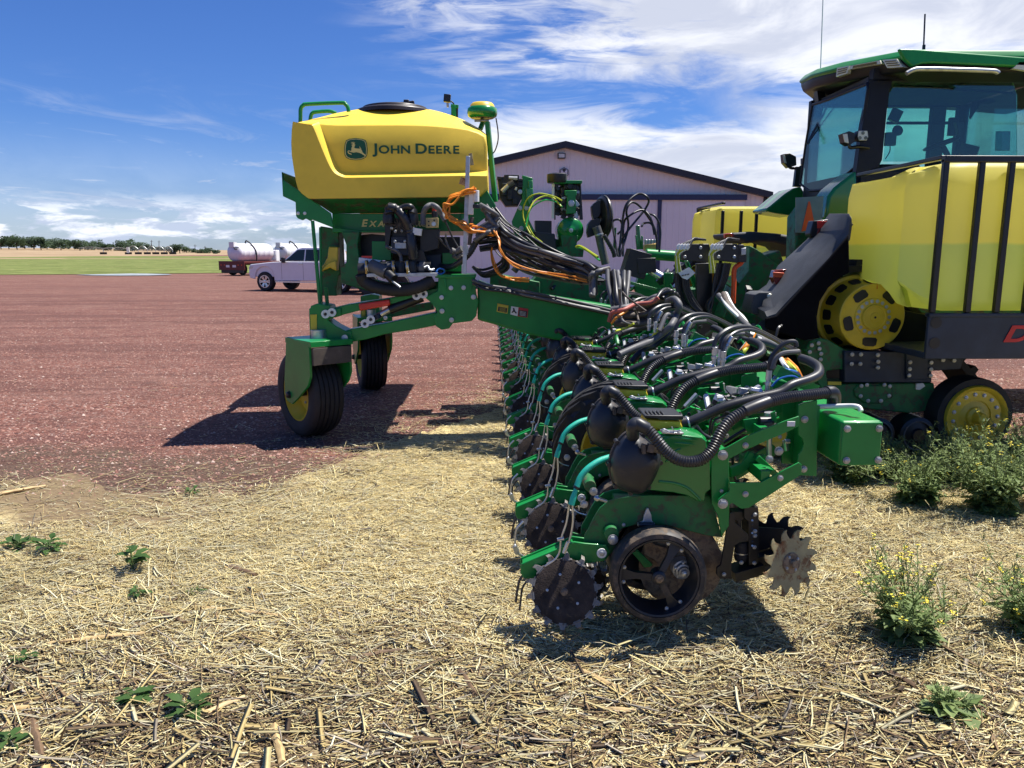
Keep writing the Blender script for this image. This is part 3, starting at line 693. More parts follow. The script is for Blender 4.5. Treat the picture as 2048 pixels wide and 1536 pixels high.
# down force cylinder, linkage, wiring and meter drive between the arms
mb = MB()
mb.bar(P(*z7(1182, 560), 3.30), P(*z7(1186, 440), 3.30), .012, STEEL, 12); mb.bar(P(*z7(1186, 440), 3.30), P(*z7(1190, 280), 3.30), .026, ALU, 14)
sub(mb, 'down_force_cylinder', smooth=60)
mb = MB()
mb.pp(A(z7, [(930, 650), (1000, 620), (1050, 548), (1075, 545), (1100, 575), (1160, 560), (1180, 590), (1150, 620), (1080, 620), (1010, 690), (930, 712)]), 3.28, .03, GREEN)
mb.beam(P(*z7(1080, 560), 3.30), P(*z7(1210, 680), 3.30), .10, .028, GREEN); mb.pp(A(z7, [(1130, 720), (1150, 640), (1215, 660), (1170, 720)]), 3.2, .1, GREEN)
split(sub(mb, 'stabiliser', bevel=.003))
mb = MB()
mb.pp(A(z7, [(1015, 330), (1110, 315), (1118, 405), (1045, 425)]), 3.24, .01, GREEN); mb.bar(P(*z7(1118, 340), 3.22), P(*z7(1205, 340), 3.22), .022, BLK, 16); mb.bar(P(*z7(1140, 365), 3.22), P(*z7(1195, 350), 3.22), .024, THOSE, 16)
mb.pp(A(z7, [(1195, 285), (1225, 270), (1235, 350), (1205, 352)]), 3.2, .008, GREEN)
mb.box(P(*z7(1328, 356), 3.126), (.034, .004, .022), WHT)
for x, y, m_ in [(800, 260, BLK), (1080, 210, ALU), (1010, 140, ALU), (960, 330, BLK), (1250, 250, ALU), (1300, 240, BLK), (1110, 130, ALU), (900, 300, BLK)]:
    mb.box(P(*z7(x, y), 3.42), (.035, .03, .03), m_, Matrix.Rotation(x * .7, 3, 'Y'))
mb.bar(P(*z7(1290, 465), 3.35), P(*z7(1300, 530), 3.35), .014, STEEL, 8); mb.bar(P(*z7(1285, 470), 3.32), P(*z7(1320, 470), 3.32), .011, STEEL, 8)
split(sub(mb, 'sensor', bevel=.001))
mb = MB()
for k, (l, r_, m_) in enumerate([([(800, 420), (830, 330), (960, 290), (1060, 285), (1200, 270)], .005, HOSE), ([(880, 480), (960, 430), (1040, 380), (1060, 330)], .008, HOSE), ([(790, 440), (800, 330), (850, 290)], .006, HOSE), ([(940, 560), (945, 640), (960, 720), (985, 740)], .006, HOSE),
    ([(850, 180), (930, 175), (1000, 190), (1080, 160), (1140, 150)], .006, GHOSE), ([(870, 195), (960, 200), (1040, 175), (1140, 165)], .006, HOSE), ([(1200, 110), (1250, 60), (1330, 40), (1380, 60), (1395, 110)], .005, BLUEC)]):
    mb.tube(AY(z7, l, 3.33 + .02 * k), r_, m_, 6)
mb.bar(P(*z7(838, 180), 3.4), P(*z7(880, 178), 3.4), .010, WHT, 6); mb.bar(P(*z7(845, 200), 3.4), P(*z7(890, 196), 3.4), .009, WHT, 6)
split(sub(mb, 'wiring', smooth=60))
# braided brake-style lines over the unit with crimped fittings
mb = MB()
o_ = [(300, 640, 3.55), (320, 540, 3.56), (380, 450, 3.57), (500, 370, 3.6), (650, 340, 3.65), (800, 360, 3.7), (1000, 450, 3.8), (1200, 560, 3.9), (1400, 660, 4.0)]
mb.tube([P(*zb(a, b), c) for a, b, c in o_], .011, HOSE, 8); mb.tube([P(*zb(a + 120 - k * 14, b + 55 - k * 3), c) for k, (a, b, c) in enumerate(o_)], .009, HOSE, 8)
mb.tube([P(*zb(a, b), 3.45) for a, b in [(1020, 920), (1030, 780), (1110, 640), (1230, 550), (1340, 540), (1360, 600)]], .012, HOSE, 8)
mb.tube([P(*zb(a, b), 3.4) for a, b in [(1050, 880), (1100, 750), (1200, 680), (1400, 660)]], .011, GHOSE, 8)
split(sub(mb, 'hydraulic_line', smooth=60))
mb = MB()
for (x0, y0, x1, y1, Y) in [(320, 600, 305, 820, 3.55), (430, 655, 415, 850, 3.55), (540, 470, 440, 650, 3.57), (1015, 900, 985, 1180, 3.45)]:
    a_, b_ = P(*zb(x0, y0), Y), P(*zb(x1, y1), Y); mb.bar(a_, a_ + (b_ - a_) * .45, .014, STEEL, 12); mb.bar(a_ + (b_ - a_) * .45, b_, .011, ALU, 6); mb.bar(a_ + (b_ - a_) * .55, a_ + (b_ - a_) * .7, .015, STEEL, 6)
mb.pp([zb(*q) for q in [(1060, 1150), (1080, 1060), (1130, 1030), (1260, 1060), (1300, 1110), (1180, 1160)]], 3.45, .05, GREEN)
mb.bar(P(*zb(770, 1150), 3.4), P(*zb(910, 1170), 3.4), .016, STEEL, 6)
mb.beam(P(*zb(1110, 900), 3.5), P(*zb(1600, 1150), 3.5), .05, .05, GREEN)
split(sub(mb, 'hose_fitting', smooth=40, bevel=.001))
# small fittings that crowd the top of the toolbar
rnd = random.Random(5); mb = MB()
for k in range(34):
    x = rnd.uniform(640, 1380); y = rnd.uniform(150, 330) - (x - 640) * .12; Y = 3.3 + rnd.uniform(.12, .55)
    c = P(*z7(x, y), Y); m_ = rnd.choice([BLK, BLK, GREEN, GREEN, ALU, STEEL, WHT, HOSE]); s_ = rnd.uniform(.012, .035)
    rot = Matrix.Rotation(rnd.uniform(0, 3), 3, 'Y') @ Matrix.Rotation(rnd.uniform(0, 3), 3, 'X')
    if rnd.random() < .5: mb.box(c, (s_, s_ * rnd.uniform(.5, 1.4), s_ * rnd.uniform(.6, 2)), m_, rot)
    else: d = rot @ Vector((0, 0, s_ * 1.4)); mb.bar(c - d, c + d, s_ * .4, m_, 6)
for k in range(16):
    x = rnd.uniform(640, 1300); y = rnd.uniform(180, 330) - (x - 640) * .1; Y = 3.3 + rnd.uniform(.1, .5); p = P(*z7(x, y), Y)
    q = [p + Vector((rnd.uniform(-.02, .02) + .06 * i, rnd.uniform(-.03, .03), rnd.uniform(-.03, .04))) for i in range(4)]
    mb.tube(q, rnd.choice([.003, .005, .007]), rnd.choice([HOSE, HOSE, GHOSE, GCAB, HOSE]), 6)
sub(mb, 'fitting_cluster')['kind'] = 'stuff'
mb = MB(); a_ = P(*z7(930, 360), 3.4); b_ = P(*z7(1390, 190), 3.4)
for dy in (0, .16): mb.beam(a_ + Vector((0, dy, 0)), b_ + Vector((0, dy, 0)), .01, .06, GREEN)
mb.beam(a_ + Vector((.08, .08, .02)), b_ + Vector((-.04, .08, .02)), .12, .02, GREEN)
sub(mb, 'meter_mount', bevel=.002)

ROWS = 16; SP = .762
units = [RU]
for k in range(1, ROWS):
    u_ = dup(RU, RU0 - planter.location + Vector((0, k * SP, 0)), planter); units.append(u_)
for k, u_ in enumerate(units): u_['group'] = 'row units along the planter bar'

# ---------------------------------------------------------------- toolbar
def part(mb, name, **k): return mb.build(name, planter, **k)
mb = MB()
tb = [P(x, y, 3.08) for x, y in [(1683, 843), (1766, 842), (1765, 931), (1680, 932)]]
x0 = tb[0].x; x1 = tb[1].x; zt = tb[0].z + .002; zb_ = tb[2].z
print('toolbar', x0, x1, zb_, zt)
mb.box2((x0, 3.08, zb_), (x1, 14.9, zt), GREEN)
part(mb, 'toolbar', bevel=.014, seg=4)
mb = MB(); mb.box2((x0 + .004, 3.070, zb_ + .004), (x1 - .004, 3.0795, zt - .004), GREEN); part(mb, 'end_plate', bevel=.010, seg=3)
for x, y in [(1700, 388), (1910, 386), (1694, 597), (1903, 594)]:
    mb = MB(); mb.bolt(P(*z7(x, y), 3.068), .0125, h=.010); part(mb, 'bolt')
mb = MB(); mb.tube([P(*z7(x, y), Y) for x, y, Y in [(1505, 243, 3.26), (1600, 240, 3.24), (1700, 238, 3.2), (1755, 240, 3.16), (1780, 250, 3.15), (1790, 272, 3.14)]], .011, WHT, 10); part(mb, 'white_pipe', smooth=60)

# wing carrying tyres between the rows
def ag_tyre(c, r, wd, n, lugs=22, name='gauge_tyre', parent=None, ribs=False):
    n = Vector(n).normalized(); ux = Vector((0, 0, 1)).cross(n).normalized(); uy = n.cross(ux); h = wd / 2
    mb = MB()
    if ribs:
        pr = [(r * .60, h * .75), (r * .64, h * .98), (r * .80, h * 1.05), (r * .93, h * .98)]
        k = 6
        for i in range(k):
            t0 = h * (.9 - 1.8 * i / k); t1 = h * (.9 - 1.8 * (i + 1) / k)
            pr += [(r * (.965 if i in (0,) else .99), t0 - .002), (r * (.99 if i < k - 1 else .965), t1 + h * .09), (r * .955, t1 + h * .07), (r * .955, t1 + h * .02)]
        pr += [(r * .93, -h * .98), (r * .80, -h * 1.05), (r * .64, -h * .98), (r * .60, -h * .75)]
        mb.lathe(pr, c, n, RUB, 56)
    else:
        mb.lathe([(r * .60, h * .75), (r * .64, h * .95), (r * .80, h * 1.02), (r * .90, h * .98), (r * .94, h * .8), (r * .955, 0), (r * .94, -h * .8), (r * .90, -h * .98), (r * .80, -h * 1.02), (r * .64, -h * .95), (r * .60, -h * .75)], c, n, RUB, 56)
        for i in range(lugs):
            for sgn in (1, -1):
                a = 2 * math.pi * (i + (.5 if sgn < 0 else 0)) / lugs; rings = []
                for s_, ro, w_ in ((.98, .90, .02), (.94, 1.0, .026), (.5, 1.02, .024), (.02, 1.025, .028)):
                    aa = a + (1 - s_) * .42; d = ux * math.cos(aa) + uy * math.sin(aa); t = -ux * math.sin(aa) + uy * math.cos(aa)
                    q = c + n * (h * s_ * sgn); rings.append([q + d * r * .88 - t * w_ * 1.2, q + d * r * .88 + t * w_ * 1.2, q + d * r * ro + t * w_ * .8, q + d * r * ro - t * w_ * .8])
                mb.loft(rings, RUB)
    ty = mb.build(name, parent or planter, smooth=40)
    mb = MB()
    mb.lathe([(r * .63, h * .92), (r * .60, h * .95), (r * .58, h * .7), (r * .50, h * .35), (r * .47, h * .1), (r * .22, h * .12), (r * .20, h * .3), (0, h * .3)], c, n, YEL, 40)
    mb.lathe([(r * .63, -h * .92), (r * .60, -h * .95), (r * .58, -h * .7), (r * .50, -h * .35), (r * .47, -h * .1), (0, -h * .1)], c, n, YEL, 40)
    for i in range(6): mb.bolt(c + n * (h * .12) + ux * r * .3 * math.cos(i * 1.047) + uy * r * .3 * math.sin(i * 1.047), .012, BOLT, n)
    mb.build('wheel_rim', ty, smooth=35)
    return ty
for Y in (4.45, 5.97, 12.2, 13.7):
    c = P(1241, 896, 4.45); c.y = Y
    ag_tyre(c, .405, .20, (0, -1, 0))
    mb = MB(); mb.beam(c + Vector((0, .16, 0)), Vector((x0, Y + .16, (zt + zb_) / 2)), .03, .10, GREEN); part(mb, 'tyre_arm', bevel=.004)
# ---------------------------------------------------------------- commodity tanks
YT = 7.0
def pz(l, Y=YT): return [P(*q, Y) for q in A(z1, l)]
full = [(190, 332), (260, 305), (345, 283), (430, 258), (520, 238), (610, 222), (700, 212), (850, 206), (1010, 206), (1150, 213), (1240, 226), (1330, 246), (1430, 278), (1500, 305), (1570, 342), (1650, 385), (1700, 430), (1711, 520), (1713, 620), (1716, 760), (1712, 850), (1660, 905), (1640, 918), (1530, 924), (900, 932), (310, 938), (262, 900), (230, 868), (212, 800), (195, 700), (180, 600), (176, 500), (180, 400)]
side = [(190, 332), (260, 330), (345, 332), (430, 340), (520, 345), (610, 345), (700, 344), (850, 343), (1010, 343), (1150, 345), (1240, 349), (1330, 355), (1430, 364), (1500, 372), (1570, 384), (1650, 410), (1700, 440)] + full[17:]
tk = MB(); D = 1.34
pf, ps = pz(full), pz(side); pc = pz(full, YT + .5)
for i_ in range(17): pf[i_].z = max(pc[i_].z, ps[i_].z)
cx = P(*z1(950, 600), YT); n_ = len(pf)
def ringt(y, wf, wtop, ins=0.0):     # wf: side outline inset, wtop: how far the crown has risen
    out = []
    for a, b in zip(pf, ps):
        p = Vector((b.x + (a.x - b.x) * wtop, y, b.z + (a.z - b.z) * wtop))
        out.append(Vector((cx.x + (p.x - cx.x) * (1 - ins), y, cx.z + (p.z - cx.z) * (1 - ins * .8))))
    return out
def top(t): return max(0, min(1, 1 - (1 - t) ** 2))
tk.loft([ringt(YT + .035, 0, -.04, .030), ringt(YT + .045, 0, 0, .006), ringt(YT + .07, 0, .05), ringt(YT + .16, 0, .30), ringt(YT + .28, 0, .60), ringt(YT + .42, 0, .88), ringt(YT + .56, 0, 1), ringt(YT + D - .50, 0, 1), ringt(YT + D - .30, 0, .7), ringt(YT + D - .1, 0, .2), ringt(YT + D - .02, 0, 0, .01), ringt(YT + D, 0, 0, .04)], TYEL)
# raised surround of the recessed panel
sur = [(188, 334), (365, 322), (385, 338), (405, 380), (440, 460), (480, 560), (520, 650), (545, 688), (580, 712), (630, 718), (900, 716), (1500, 706), (1690, 708), (1713, 730), (1712, 850), (1650, 915), (1530, 922), (900, 930), (312, 936), (262, 898), (232, 866), (214, 800), (197, 700), (182, 600), (178, 500), (182, 400)]
lip = spline(pz([(372, 322), (395, 350), (440, 460), (480, 560), (520, 650), (548, 695), (590, 716), (640, 720), (1000, 714), (1500, 706), (1712, 708)]), 3)
def outw(k):
    t = lip[min(k + 1, len(lip) - 1)] - lip[max(k - 1, 0)]; t.normalize(); return Vector((-abs(t.z), 0, -abs(t.x)))
rings = [[lip[k] + outw(k) * o_ + Vector((0, y_, 0)) for o_, y_ in ((0, .047), (.008, .034), (.024, .004), (.044, -.034), (.058, -.046))] for k in range(len(lip))]
tk.loft(rings, TYEL, caps=False, closed=False)
outer = pz(sur[18:] + [sur[0]]); inner = [r[-1] - Vector((0, -.046, 0)) for r in rings]
outer = pz([(1712, 850), (1650, 915), (1530, 922), (900, 930), (312, 936), (262, 898), (232, 866), (214, 800), (197, 700), (182, 600), (178, 500), (182, 400), (190, 334)])
tk.prism([(p.x, p.z) for p in outer] + [(p.x, p.z) for p in inner], YT - .046, YT + .07, TYEL)
tank = part(tk, 'seed_tank', smooth=50)
# lid
mb = MB(); lc = P(*z1(985, 214), YT + .62); lc.z = P(*z1(985, 206), YT + .5).z - .01
r_ = (P(*z1(1260, 200), YT + .62) - P(*z1(700, 200), YT + .62)).length / 2
mb.lathe([(r_ * 1.12, -.06), (r_ * 1.10, -.025), (r_ * 1.0, -.012), (r_ * .92, -.008), (r_ * .90, .012), (r_ * .78, .022), (0, .026)], lc, (0, 0, 1), LIDM, 48)
for a in range(8): d = Vector((math.cos(a * .785), math.sin(a * .785), 0)); mb.box(lc + d * r_ * .45 + Vector((0, 0, .026)), (.02, .02, .012), LIDM)
mb.box(lc + Vector((.04, -.05, .04)), (.30, .04, .03), LIDM, Matrix.Rotation(-.12, 3, 'Y')); mb.box(lc + Vector((.12, -.1, .045)), (.05, .05, .05), LIDM)
lid = mb.build('tank_lid', tank, bevel=.006)
# lettering and leaping deer badge
LGREEN = mat('logo green', (.004, .09, .035), .45, var=.03)
LYEL = mat('logo yellow', (.80, .66, .22), .45, var=.03)
def letters(txt, px, Y, hpx, m, parent, name='lettering', shear=0.0, bold=.012, wide=1.0, depth=.002, gap=.17):
    """small-cap lettering: first letter of each word full height, others 0.8; px = left end of the baseline"""
    p0 = P(*px, Y); p1 = P(px[0], px[1] - hpx, Y); h = p1.z - p0.z; x = p0.x; parts = []; pad = 0
    import itertools
    objs = []
    word0 = True
    for ch in txt:
        if ch == ' ': x += h * .42; word0 = True; continue
        s_ = h if word0 else h * .80; word0 = False
        cu = bpy.data.curves.new('t', 'FONT'); cu.body = ch; cu.size = s_ / .69; cu.extrude = depth; cu.offset = bold * s_; cu.shear = shear
        o = bpy.data.objects.new('t', cu); C.objects.link(o)
        dg = bpy.context.evaluated_depsgraph_get(); dg.update(); me = bpy.data.meshes.new_from_object(o.evaluated_get(dg))
        xs = [v.co.x for v in me.vertices]; lo_, hi_ = min(xs), max(xs)
        vs = [Vector((x + (v.co.x - lo_) * wide, Y - v.co.z, p0.z + v.co.y)) for v in me.vertices]
        objs.append((vs, [tuple(pp_.vertices) for pp_ in me.polygons])); x += (hi_ - lo_) * wide + h * gap
        bpy.data.objects.remove(o); bpy.data.curves.remove(cu); bpy.data.meshes.remove(me)
    mb = MB()
    for vs, fs in objs: mb.add(vs, fs, m)
    return mb.build(name, parent, smooth=0)
letters('JOHN DEERE', z1(806, 577), YT + .031, 76 / 3.938, LGREEN, tank, bold=.035, wide=1.25)
shield = [(590, 500), (600, 475), (625, 464), (675, 458), (725, 464), (752, 475), (762, 500), (768, 545), (764, 590), (752, 612), (722, 626), (675, 632), (628, 626), (600, 612), (588, 590), (584, 545)]
mb = MB()
def shp(l, f, Y, m, t=.004):
    c = (676, 545); q = [P(*z1(c[0] + (x - c[0]) * f, c[1] + (y - c[1]) * f), Y) for x, y in l]; mb.prism([(p.x, p.z) for p in q], Y, Y + t, m)
shp(shield, 1.0, YT + .029, LGREEN); shp(shield, .945, YT + .026, LYEL); shp(shield, .885, YT + .023, LGREEN)
def shp2(l, Y=YT + .020):
    q = [P(*z1(x, y), Y) for x, y in l]; mb.prism([(p.x, p.z) for p in q], Y, Y + .003, LYEL)
shp2([(640, 560), (642, 535), (648, 518), (640, 512), (650, 506), (664, 504), (672, 510), (666, 520), (664, 536), (690, 540), (712, 540), (722, 552), (730, 570), (752, 592), (748, 598), (722, 582), (705, 574), (680, 568), (655, 572), (634, 566), (622, 560), (616, 566), (622, 574), (645, 582), (640, 588), (618, 580), (610, 566), (618, 554)])
shp2([(704, 520), (712, 532), (720, 545), (714, 545), (706, 534)])
shp2([(655, 508), (648, 500), (636, 498), (644, 496), (636, 488), (646, 494), (644, 484), (652, 494), (656, 484), (656, 496), (662, 486), (662, 498), (670, 490), (664, 503)])
mb.build('deer_badge', tank, smooth=0)
t2 = dup(tank, tank.location + Vector((0, D + .35, 0)), planter)
for ch in list(t2.children):
    if ch.name.startswith(('lettering', 'deer')): bpy.data.objects.remove(ch)
# handrails on top
mb = MB()
for dy in (.25, ):
    mb.tube(AY(z1, [(238, 360), (240, 300), (242, 230), (262, 200), (300, 190), (560, 180), (592, 190), (612, 215), (620, 250)], YT + dy), .018, GREEN, 10)
    mb.tube(AY(z1, [(315, 340), (322, 285), (338, 258), (380, 250), (470, 246), (520, 262)], YT + dy + .4), .018, GREEN, 10)
split(part(mb, 'handrail', smooth=60))
# cradle under the tank
mb = MB()
a = pz([(245, 872), (320, 940), (1530, 926), (1645, 905), (1700, 850), (1745, 930), (1700, 1030), (1500, 1052), (470, 1052)], YT)
top_ = [P(*z1(x, y), YT) for x, y in [(322, 938), (1650, 925)]]; bot = [P(*z1(x, y), YT + .28) for x, y in [(490, 1052), (1560, 1048)]]
back = Vector((0, 2.6, 0))
mb.add([top_[0], top_[1], bot[1], bot[0]], [(0, 1, 2, 3)], DGREEN)
b2 = [P(*z1(x, y), YT + .28) for x, y in [(490, 1190), (1560, 1190)]]
mb.box2((bot[0].x, YT + .27, b2[0].z), (bot[1].x, YT + .29, bot[0].z), GREEN)
mb.box2((bot[0].x, YT + .29, b2[0].z), (bot[1].x, YT + 2.3, b2[0].z + .02), GREEN)
mb.pp(A(z1, [(90, 720), (104, 735), (108, 790), (222, 868), (262, 902), (322, 940), (478, 1050), (500, 1165), (330, 1100), (318, 1112), (280, 1090), (255, 1105), (218, 1090), (204, 1072), (200, 962), (100, 915)]), YT + .0, .03, GREEN)
mb.pp(A(z1, [(1640, 900), (1700, 850), (1780, 990), (1740, 1050), (1560, 1190), (1500, 1190), (1500, 1050), (1560, 1050)]), YT + .2, .03, GREEN)
q = pz([(90, 720), (104, 735), (108, 790), (100, 915)], YT); mb.prism([(p.x, p.z) for p in q], YT, YT + 2.4, GREEN)
mb.pp(A(z1, [(490, 1160), (720, 1185), (1300, 1190), (1300, 1204), (490, 1200)]), YT + .2, .1, GREEN)
part(mb, 'tank_cradle', bevel=.006)
letters('EXACTEMERGE', z1(722, 1154), YT + .262, 54 / 3.938, LYEL, bpy.data.objects['tank_cradle'], bold=.05, wide=1.10, shear=.22, gap=.03)
mb = MB()
for x, y in [(222, 1050), (274, 1050)]: mb.bolt(P(*z1(x, y), YT - .002), .012, WHT)
split(mb.build('bolt', bpy.data.objects['tank_cradle']))
# posts, chute and rods
mb = MB()
mb.pp(A(z1, [(395, 1150), (540, 1180), (552, 1536), (540, 1536), (520, 1650), (525, 1700), (400, 1700), (392, 1536)]), YT + .25, .25, DGREEN)
mb.pp(A(z1, [(562, 1195), (705, 1195), (690, 1300), (705, 1420), (760, 1480), (760, 1560), (930, 1600), (1350, 1590), (1350, 1660), (760, 1660), (560, 1600), (556, 1470), (600, 1440), (600, 1300)]), YT + .12, .14, DGREEN)
split(part(mb, 'tank_post', bevel=.008))
mb = MB()
mb.pp(A(z1, [(462, 1312), (536, 1316), (532, 1420), (524, 1505), (470, 1478), (396, 1512), (392, 1490), (430, 1440), (450, 1400)]), YT + .14, .10, YEL)
mb.pp(A(z1, [(455, 1440), (520, 1420), (524, 1505), (470, 1478), (396, 1512)]), YT + .10, .04, YEL)
part(mb, 'seed_chute', bevel=.01)
mb = MB()
mb.bar(P(*z1(335, 1108), YT + .02), P(*z2(395, 355), YT + .02), .017, GREEN, 10); mb.bar(P(*z1(395, 1160), YT + .12), P(*z2(405, 355), YT + .1), .012, GREEN, 8)
mb.bar(P(*z2(440, 215), YT + .1), P(*z2(452, 355), YT + .1), .018, GREEN, 10)
part(mb, 'ladder_rail', smooth=60)
# lift wheel arms
mb = MB()
mb.pp(A(z2, [(306, 382), (318, 380), (318, 362), (370, 343), (470, 360), (480, 385), (560, 378), (560, 440), (500, 455), (462, 462), (455, 475), (520, 520), (600, 560), (640, 560), (645, 640), (560, 668), (540, 690), (315, 672)]), 6.86, .24, GREEN)
mb.pp(A(z2, [(470, 385), (600, 352), (940, 300), (1150, 262), (1330, 215), (1335, 275), (1170, 315), (950, 350), (700, 400), (540, 440)]), 6.88, .18, GREEN)
mb.pp(A(z2, [(560, 568), (630, 545), (900, 500), (1180, 440), (1310, 412), (1305, 515), (1160, 545), (900, 585), (760, 625), (620, 650), (560, 640)]), 6.88, .16, GREEN)
part(mb, 'lift_linkage', bevel=.008)
mb = MB(); mb.pp(A(z2, [(318, 430), (368, 430), (368, 640), (322, 640)]), 6.852, .004, YEL); mb.build('reflector_strip', bpy.data.objects['lift_linkage'])
mb = MB()
c = A(z2, [(695, 345), (940, 310), (945, 358), (706, 402)]); mb.pp(c, 6.835, .06, REDP)
part(mb, 'cylinder_lock', bevel=.012, seg=3)
mb = MB()
mb.bar(P(*z2(780, 480), 6.9), P(*z2(940, 390), 6.9), .028, STEEL, 16); mb.bar(P(*z2(940, 390), 6.9), P(*z2(1200, 290), 6.92), .045, BLK, 18); mb.bar(P(*z2(850, 462), 6.9), P(*z2(835, 430), 6.9), .05, BLK, 14)
part(mb, 'lift_cylinder', smooth=60)
mb = MB()
for (ax_, ay, bx, by) in [(440, 425, 490, 412), (1155, 280, 1210, 268), (750, 500, 795, 468)]:
    for t in range(2):
        cc = P(*z2((ax_, bx)[t], (ay, by)[t]), 6.84); mb.lathe([(0, 0), (.038, 0), (.038, .02), (.02, .02), (.018, .012), (0, .012)], cc, (0, -1, 0), WHT, 20); mb.bar(cc, cc + Vector((0, -.022, 0)), .014, BLK, 12)
    mb.beam(P(*z2(ax_, ay), 6.83), P(*z2(bx, by), 6.83), .018, .05, WHT)
for x, y, r in [(590, 612, .028), (1355, 402, .022), (1430, 472, .022), (1602, 292, .022), (1352, 295, .02), (910, 455, .018), (1425, 220, .02), (1525, 218, .02)]: mb.lathe([(0, 0), (r, 0), (r, .012), (0, .014)], P(*z2(x, y), 6.805), (0, -1, 0), ALU, 16)
split(part(mb, 'pin', smooth=40))
# pivot plates and main beam
mb = MB()
mb.pp(A(z2, [(1325, 140), (1615, 130), (1622, 250), (1640, 330), (1625, 440), (1590, 480), (1440, 500), (1410, 540), (1350, 550), (1305, 520), (1288, 450), (1320, 410), (1290, 360), (1262, 330), (1225, 300), (1260, 275), (1320, 245)]), 6.81, .03, GREEN)
mb.pp(A(z2, [(1325, 140), (1615, 130), (1622, 250), (1640, 330), (1625, 440), (1590, 480), (1440, 500), (1290, 440), (1330, 300)]), 7.10, .03, GREEN)
mb.pp(A(z2, [(1300, 120), (1620, 115), (1620, 140), (1300, 142)]), 6.78, .38, GREEN)
for x in (1360, 1590): mb.pp(A(z2, [(x, 142), (x + 25, 142), (x + (30 if x < 1500 else -12), 260)]), 6.79, .01, GREEN)
part(mb, 'pivot_plate', bevel=.005)
mb = MB()
pts = [(955, 560), (1000, 578), (1100, 592), (1225, 612), (1330, 618), (1330, 662), (1230, 664), (1160, 677), (1122, 682), (1060, 670), (985, 648), (955, 640)]
q = [P(*p, 6.86) for p in pts]; mb.prism([(p.x, p.z) for p in q], 6.86, 7.12, GREEN)
part(mb, 'main_beam', bevel=.02, seg=3)
mb = MB(); mb2 = MB()
a = lambda l, m_, t=.003: mb.pp(A(z3, l), 6.852 - t, .003, m_)
SIGNY = mat('caution label yellow', (.62, .48, .04), .5); SIGNW = mat('label white', (.7, .7, .68), .5); SIGNB = mat('label black', (.02, .02, .02), .5); SIGNR = mat('label red', (.45, .03, .03), .5)
a([(50, 1212), (122, 1226), (115, 1280), (44, 1266)], SIGNY); a([(56, 1232), (114, 1243), (110, 1274), (50, 1262)], SIGNB, .006)
for k in range(4): a([(62, 1238 + k * 7), (104, 1246 + k * 7), (104, 1248 + k * 7), (62, 1240 + k * 7)], SIGNY, .009)
a([(140, 1230), (188, 1238), (182, 1296), (134, 1284)], SIGNW); a([(189, 1238), (252, 1248), (246, 1306), (183, 1296)], SIGNR); a([(192, 1254), (246, 1264), (242, 1302), (186, 1292)], SIGNB, .006)
for k in range(4): a([(196, 1262 + k * 8), (236, 1270 + k * 8), (236, 1272 + k * 8), (196, 1264 + k * 8)], SIGNW, .009)
a([(150, 1245), (160, 1240), (166, 1262), (178, 1274), (172, 1280), (158, 1266), (146, 1276), (142, 1270), (154, 1256)], SIGNB, .006)
split(mb.build('warning_label', bpy.data.objects['main_beam'], smooth=0), .006)
# transport wheels in their forks
def transport(cpx, Y, n, r, wd, first):
    n = Vector(n).normalized(); c = P(*cpx, Y); c.z = r
    ty = ag_tyre(c, r, wd, n, name='transport_tyre', ribs=True)
    t = Vector((0, 0, 1)).cross(n).normalized(); h = wd / 2 + .045; mb = MB()
    pl = [(-.06, -.07), (.05, -.09), (.20, .0), (.40, .14), (.46, .24), (.46, .54), (.02, .58), (-.02, .50), (-.04, .38), (-.09, .16), (-.10, .0)]
    for s_ in (1, -1): plate_uv(mb, c + n * h * s_, t, (0, 0, 1), [(a * .95, b * .92) for a, b in pl], .022, GREEN)
    f = 1
    q = c + t * (.22 * f) + Vector((0, 0, .50)); rot = Matrix((t, n, Vector((0, 0, 1)))).transposed()
    mb.box(q, (.50, 2 * h + .02, .05), GREEN, rot); mb.box(q + t * (.22 * f) - Vector((0, 0, .11)), (.06, 2 * h - .02, .15), THOSE, rot)
    mb.bar(c + n * (h + .03), c - n * (h + .03), .03, BLK, 14); mb.bolt(c + n * (h + .01), .03, BLK, n)
    mb.bar(q, q + Vector((0, 0, .10)), .07, STEEL, 18)
    return part(mb, 'wheel_fork', bevel=.006)
transport((620, 782), 7.02, (-.77, -.64, 0), .405, .30, 1)
transport((742, 728), 9.45, (-.92, -.28, 0), .405, .30, 1)
# second mast behind
mb = MB()
mb.pp(A(z2, [(712, 285), (800, 270), (860, 280), (860, 600), (715, 590)]), 9.2, .25, GREEN); mb.pp(A(z2, [(860, 400), (1280, 330), (1290, 390), (860, 470)]), 9.25, .15, DGREEN)
mb.pp(A(z2, [(720, 400), (752, 395), (752, 460), (722, 466)]), 9.19, .01, YEL)
split(part(mb, 'rear_linkage', bevel=.006))
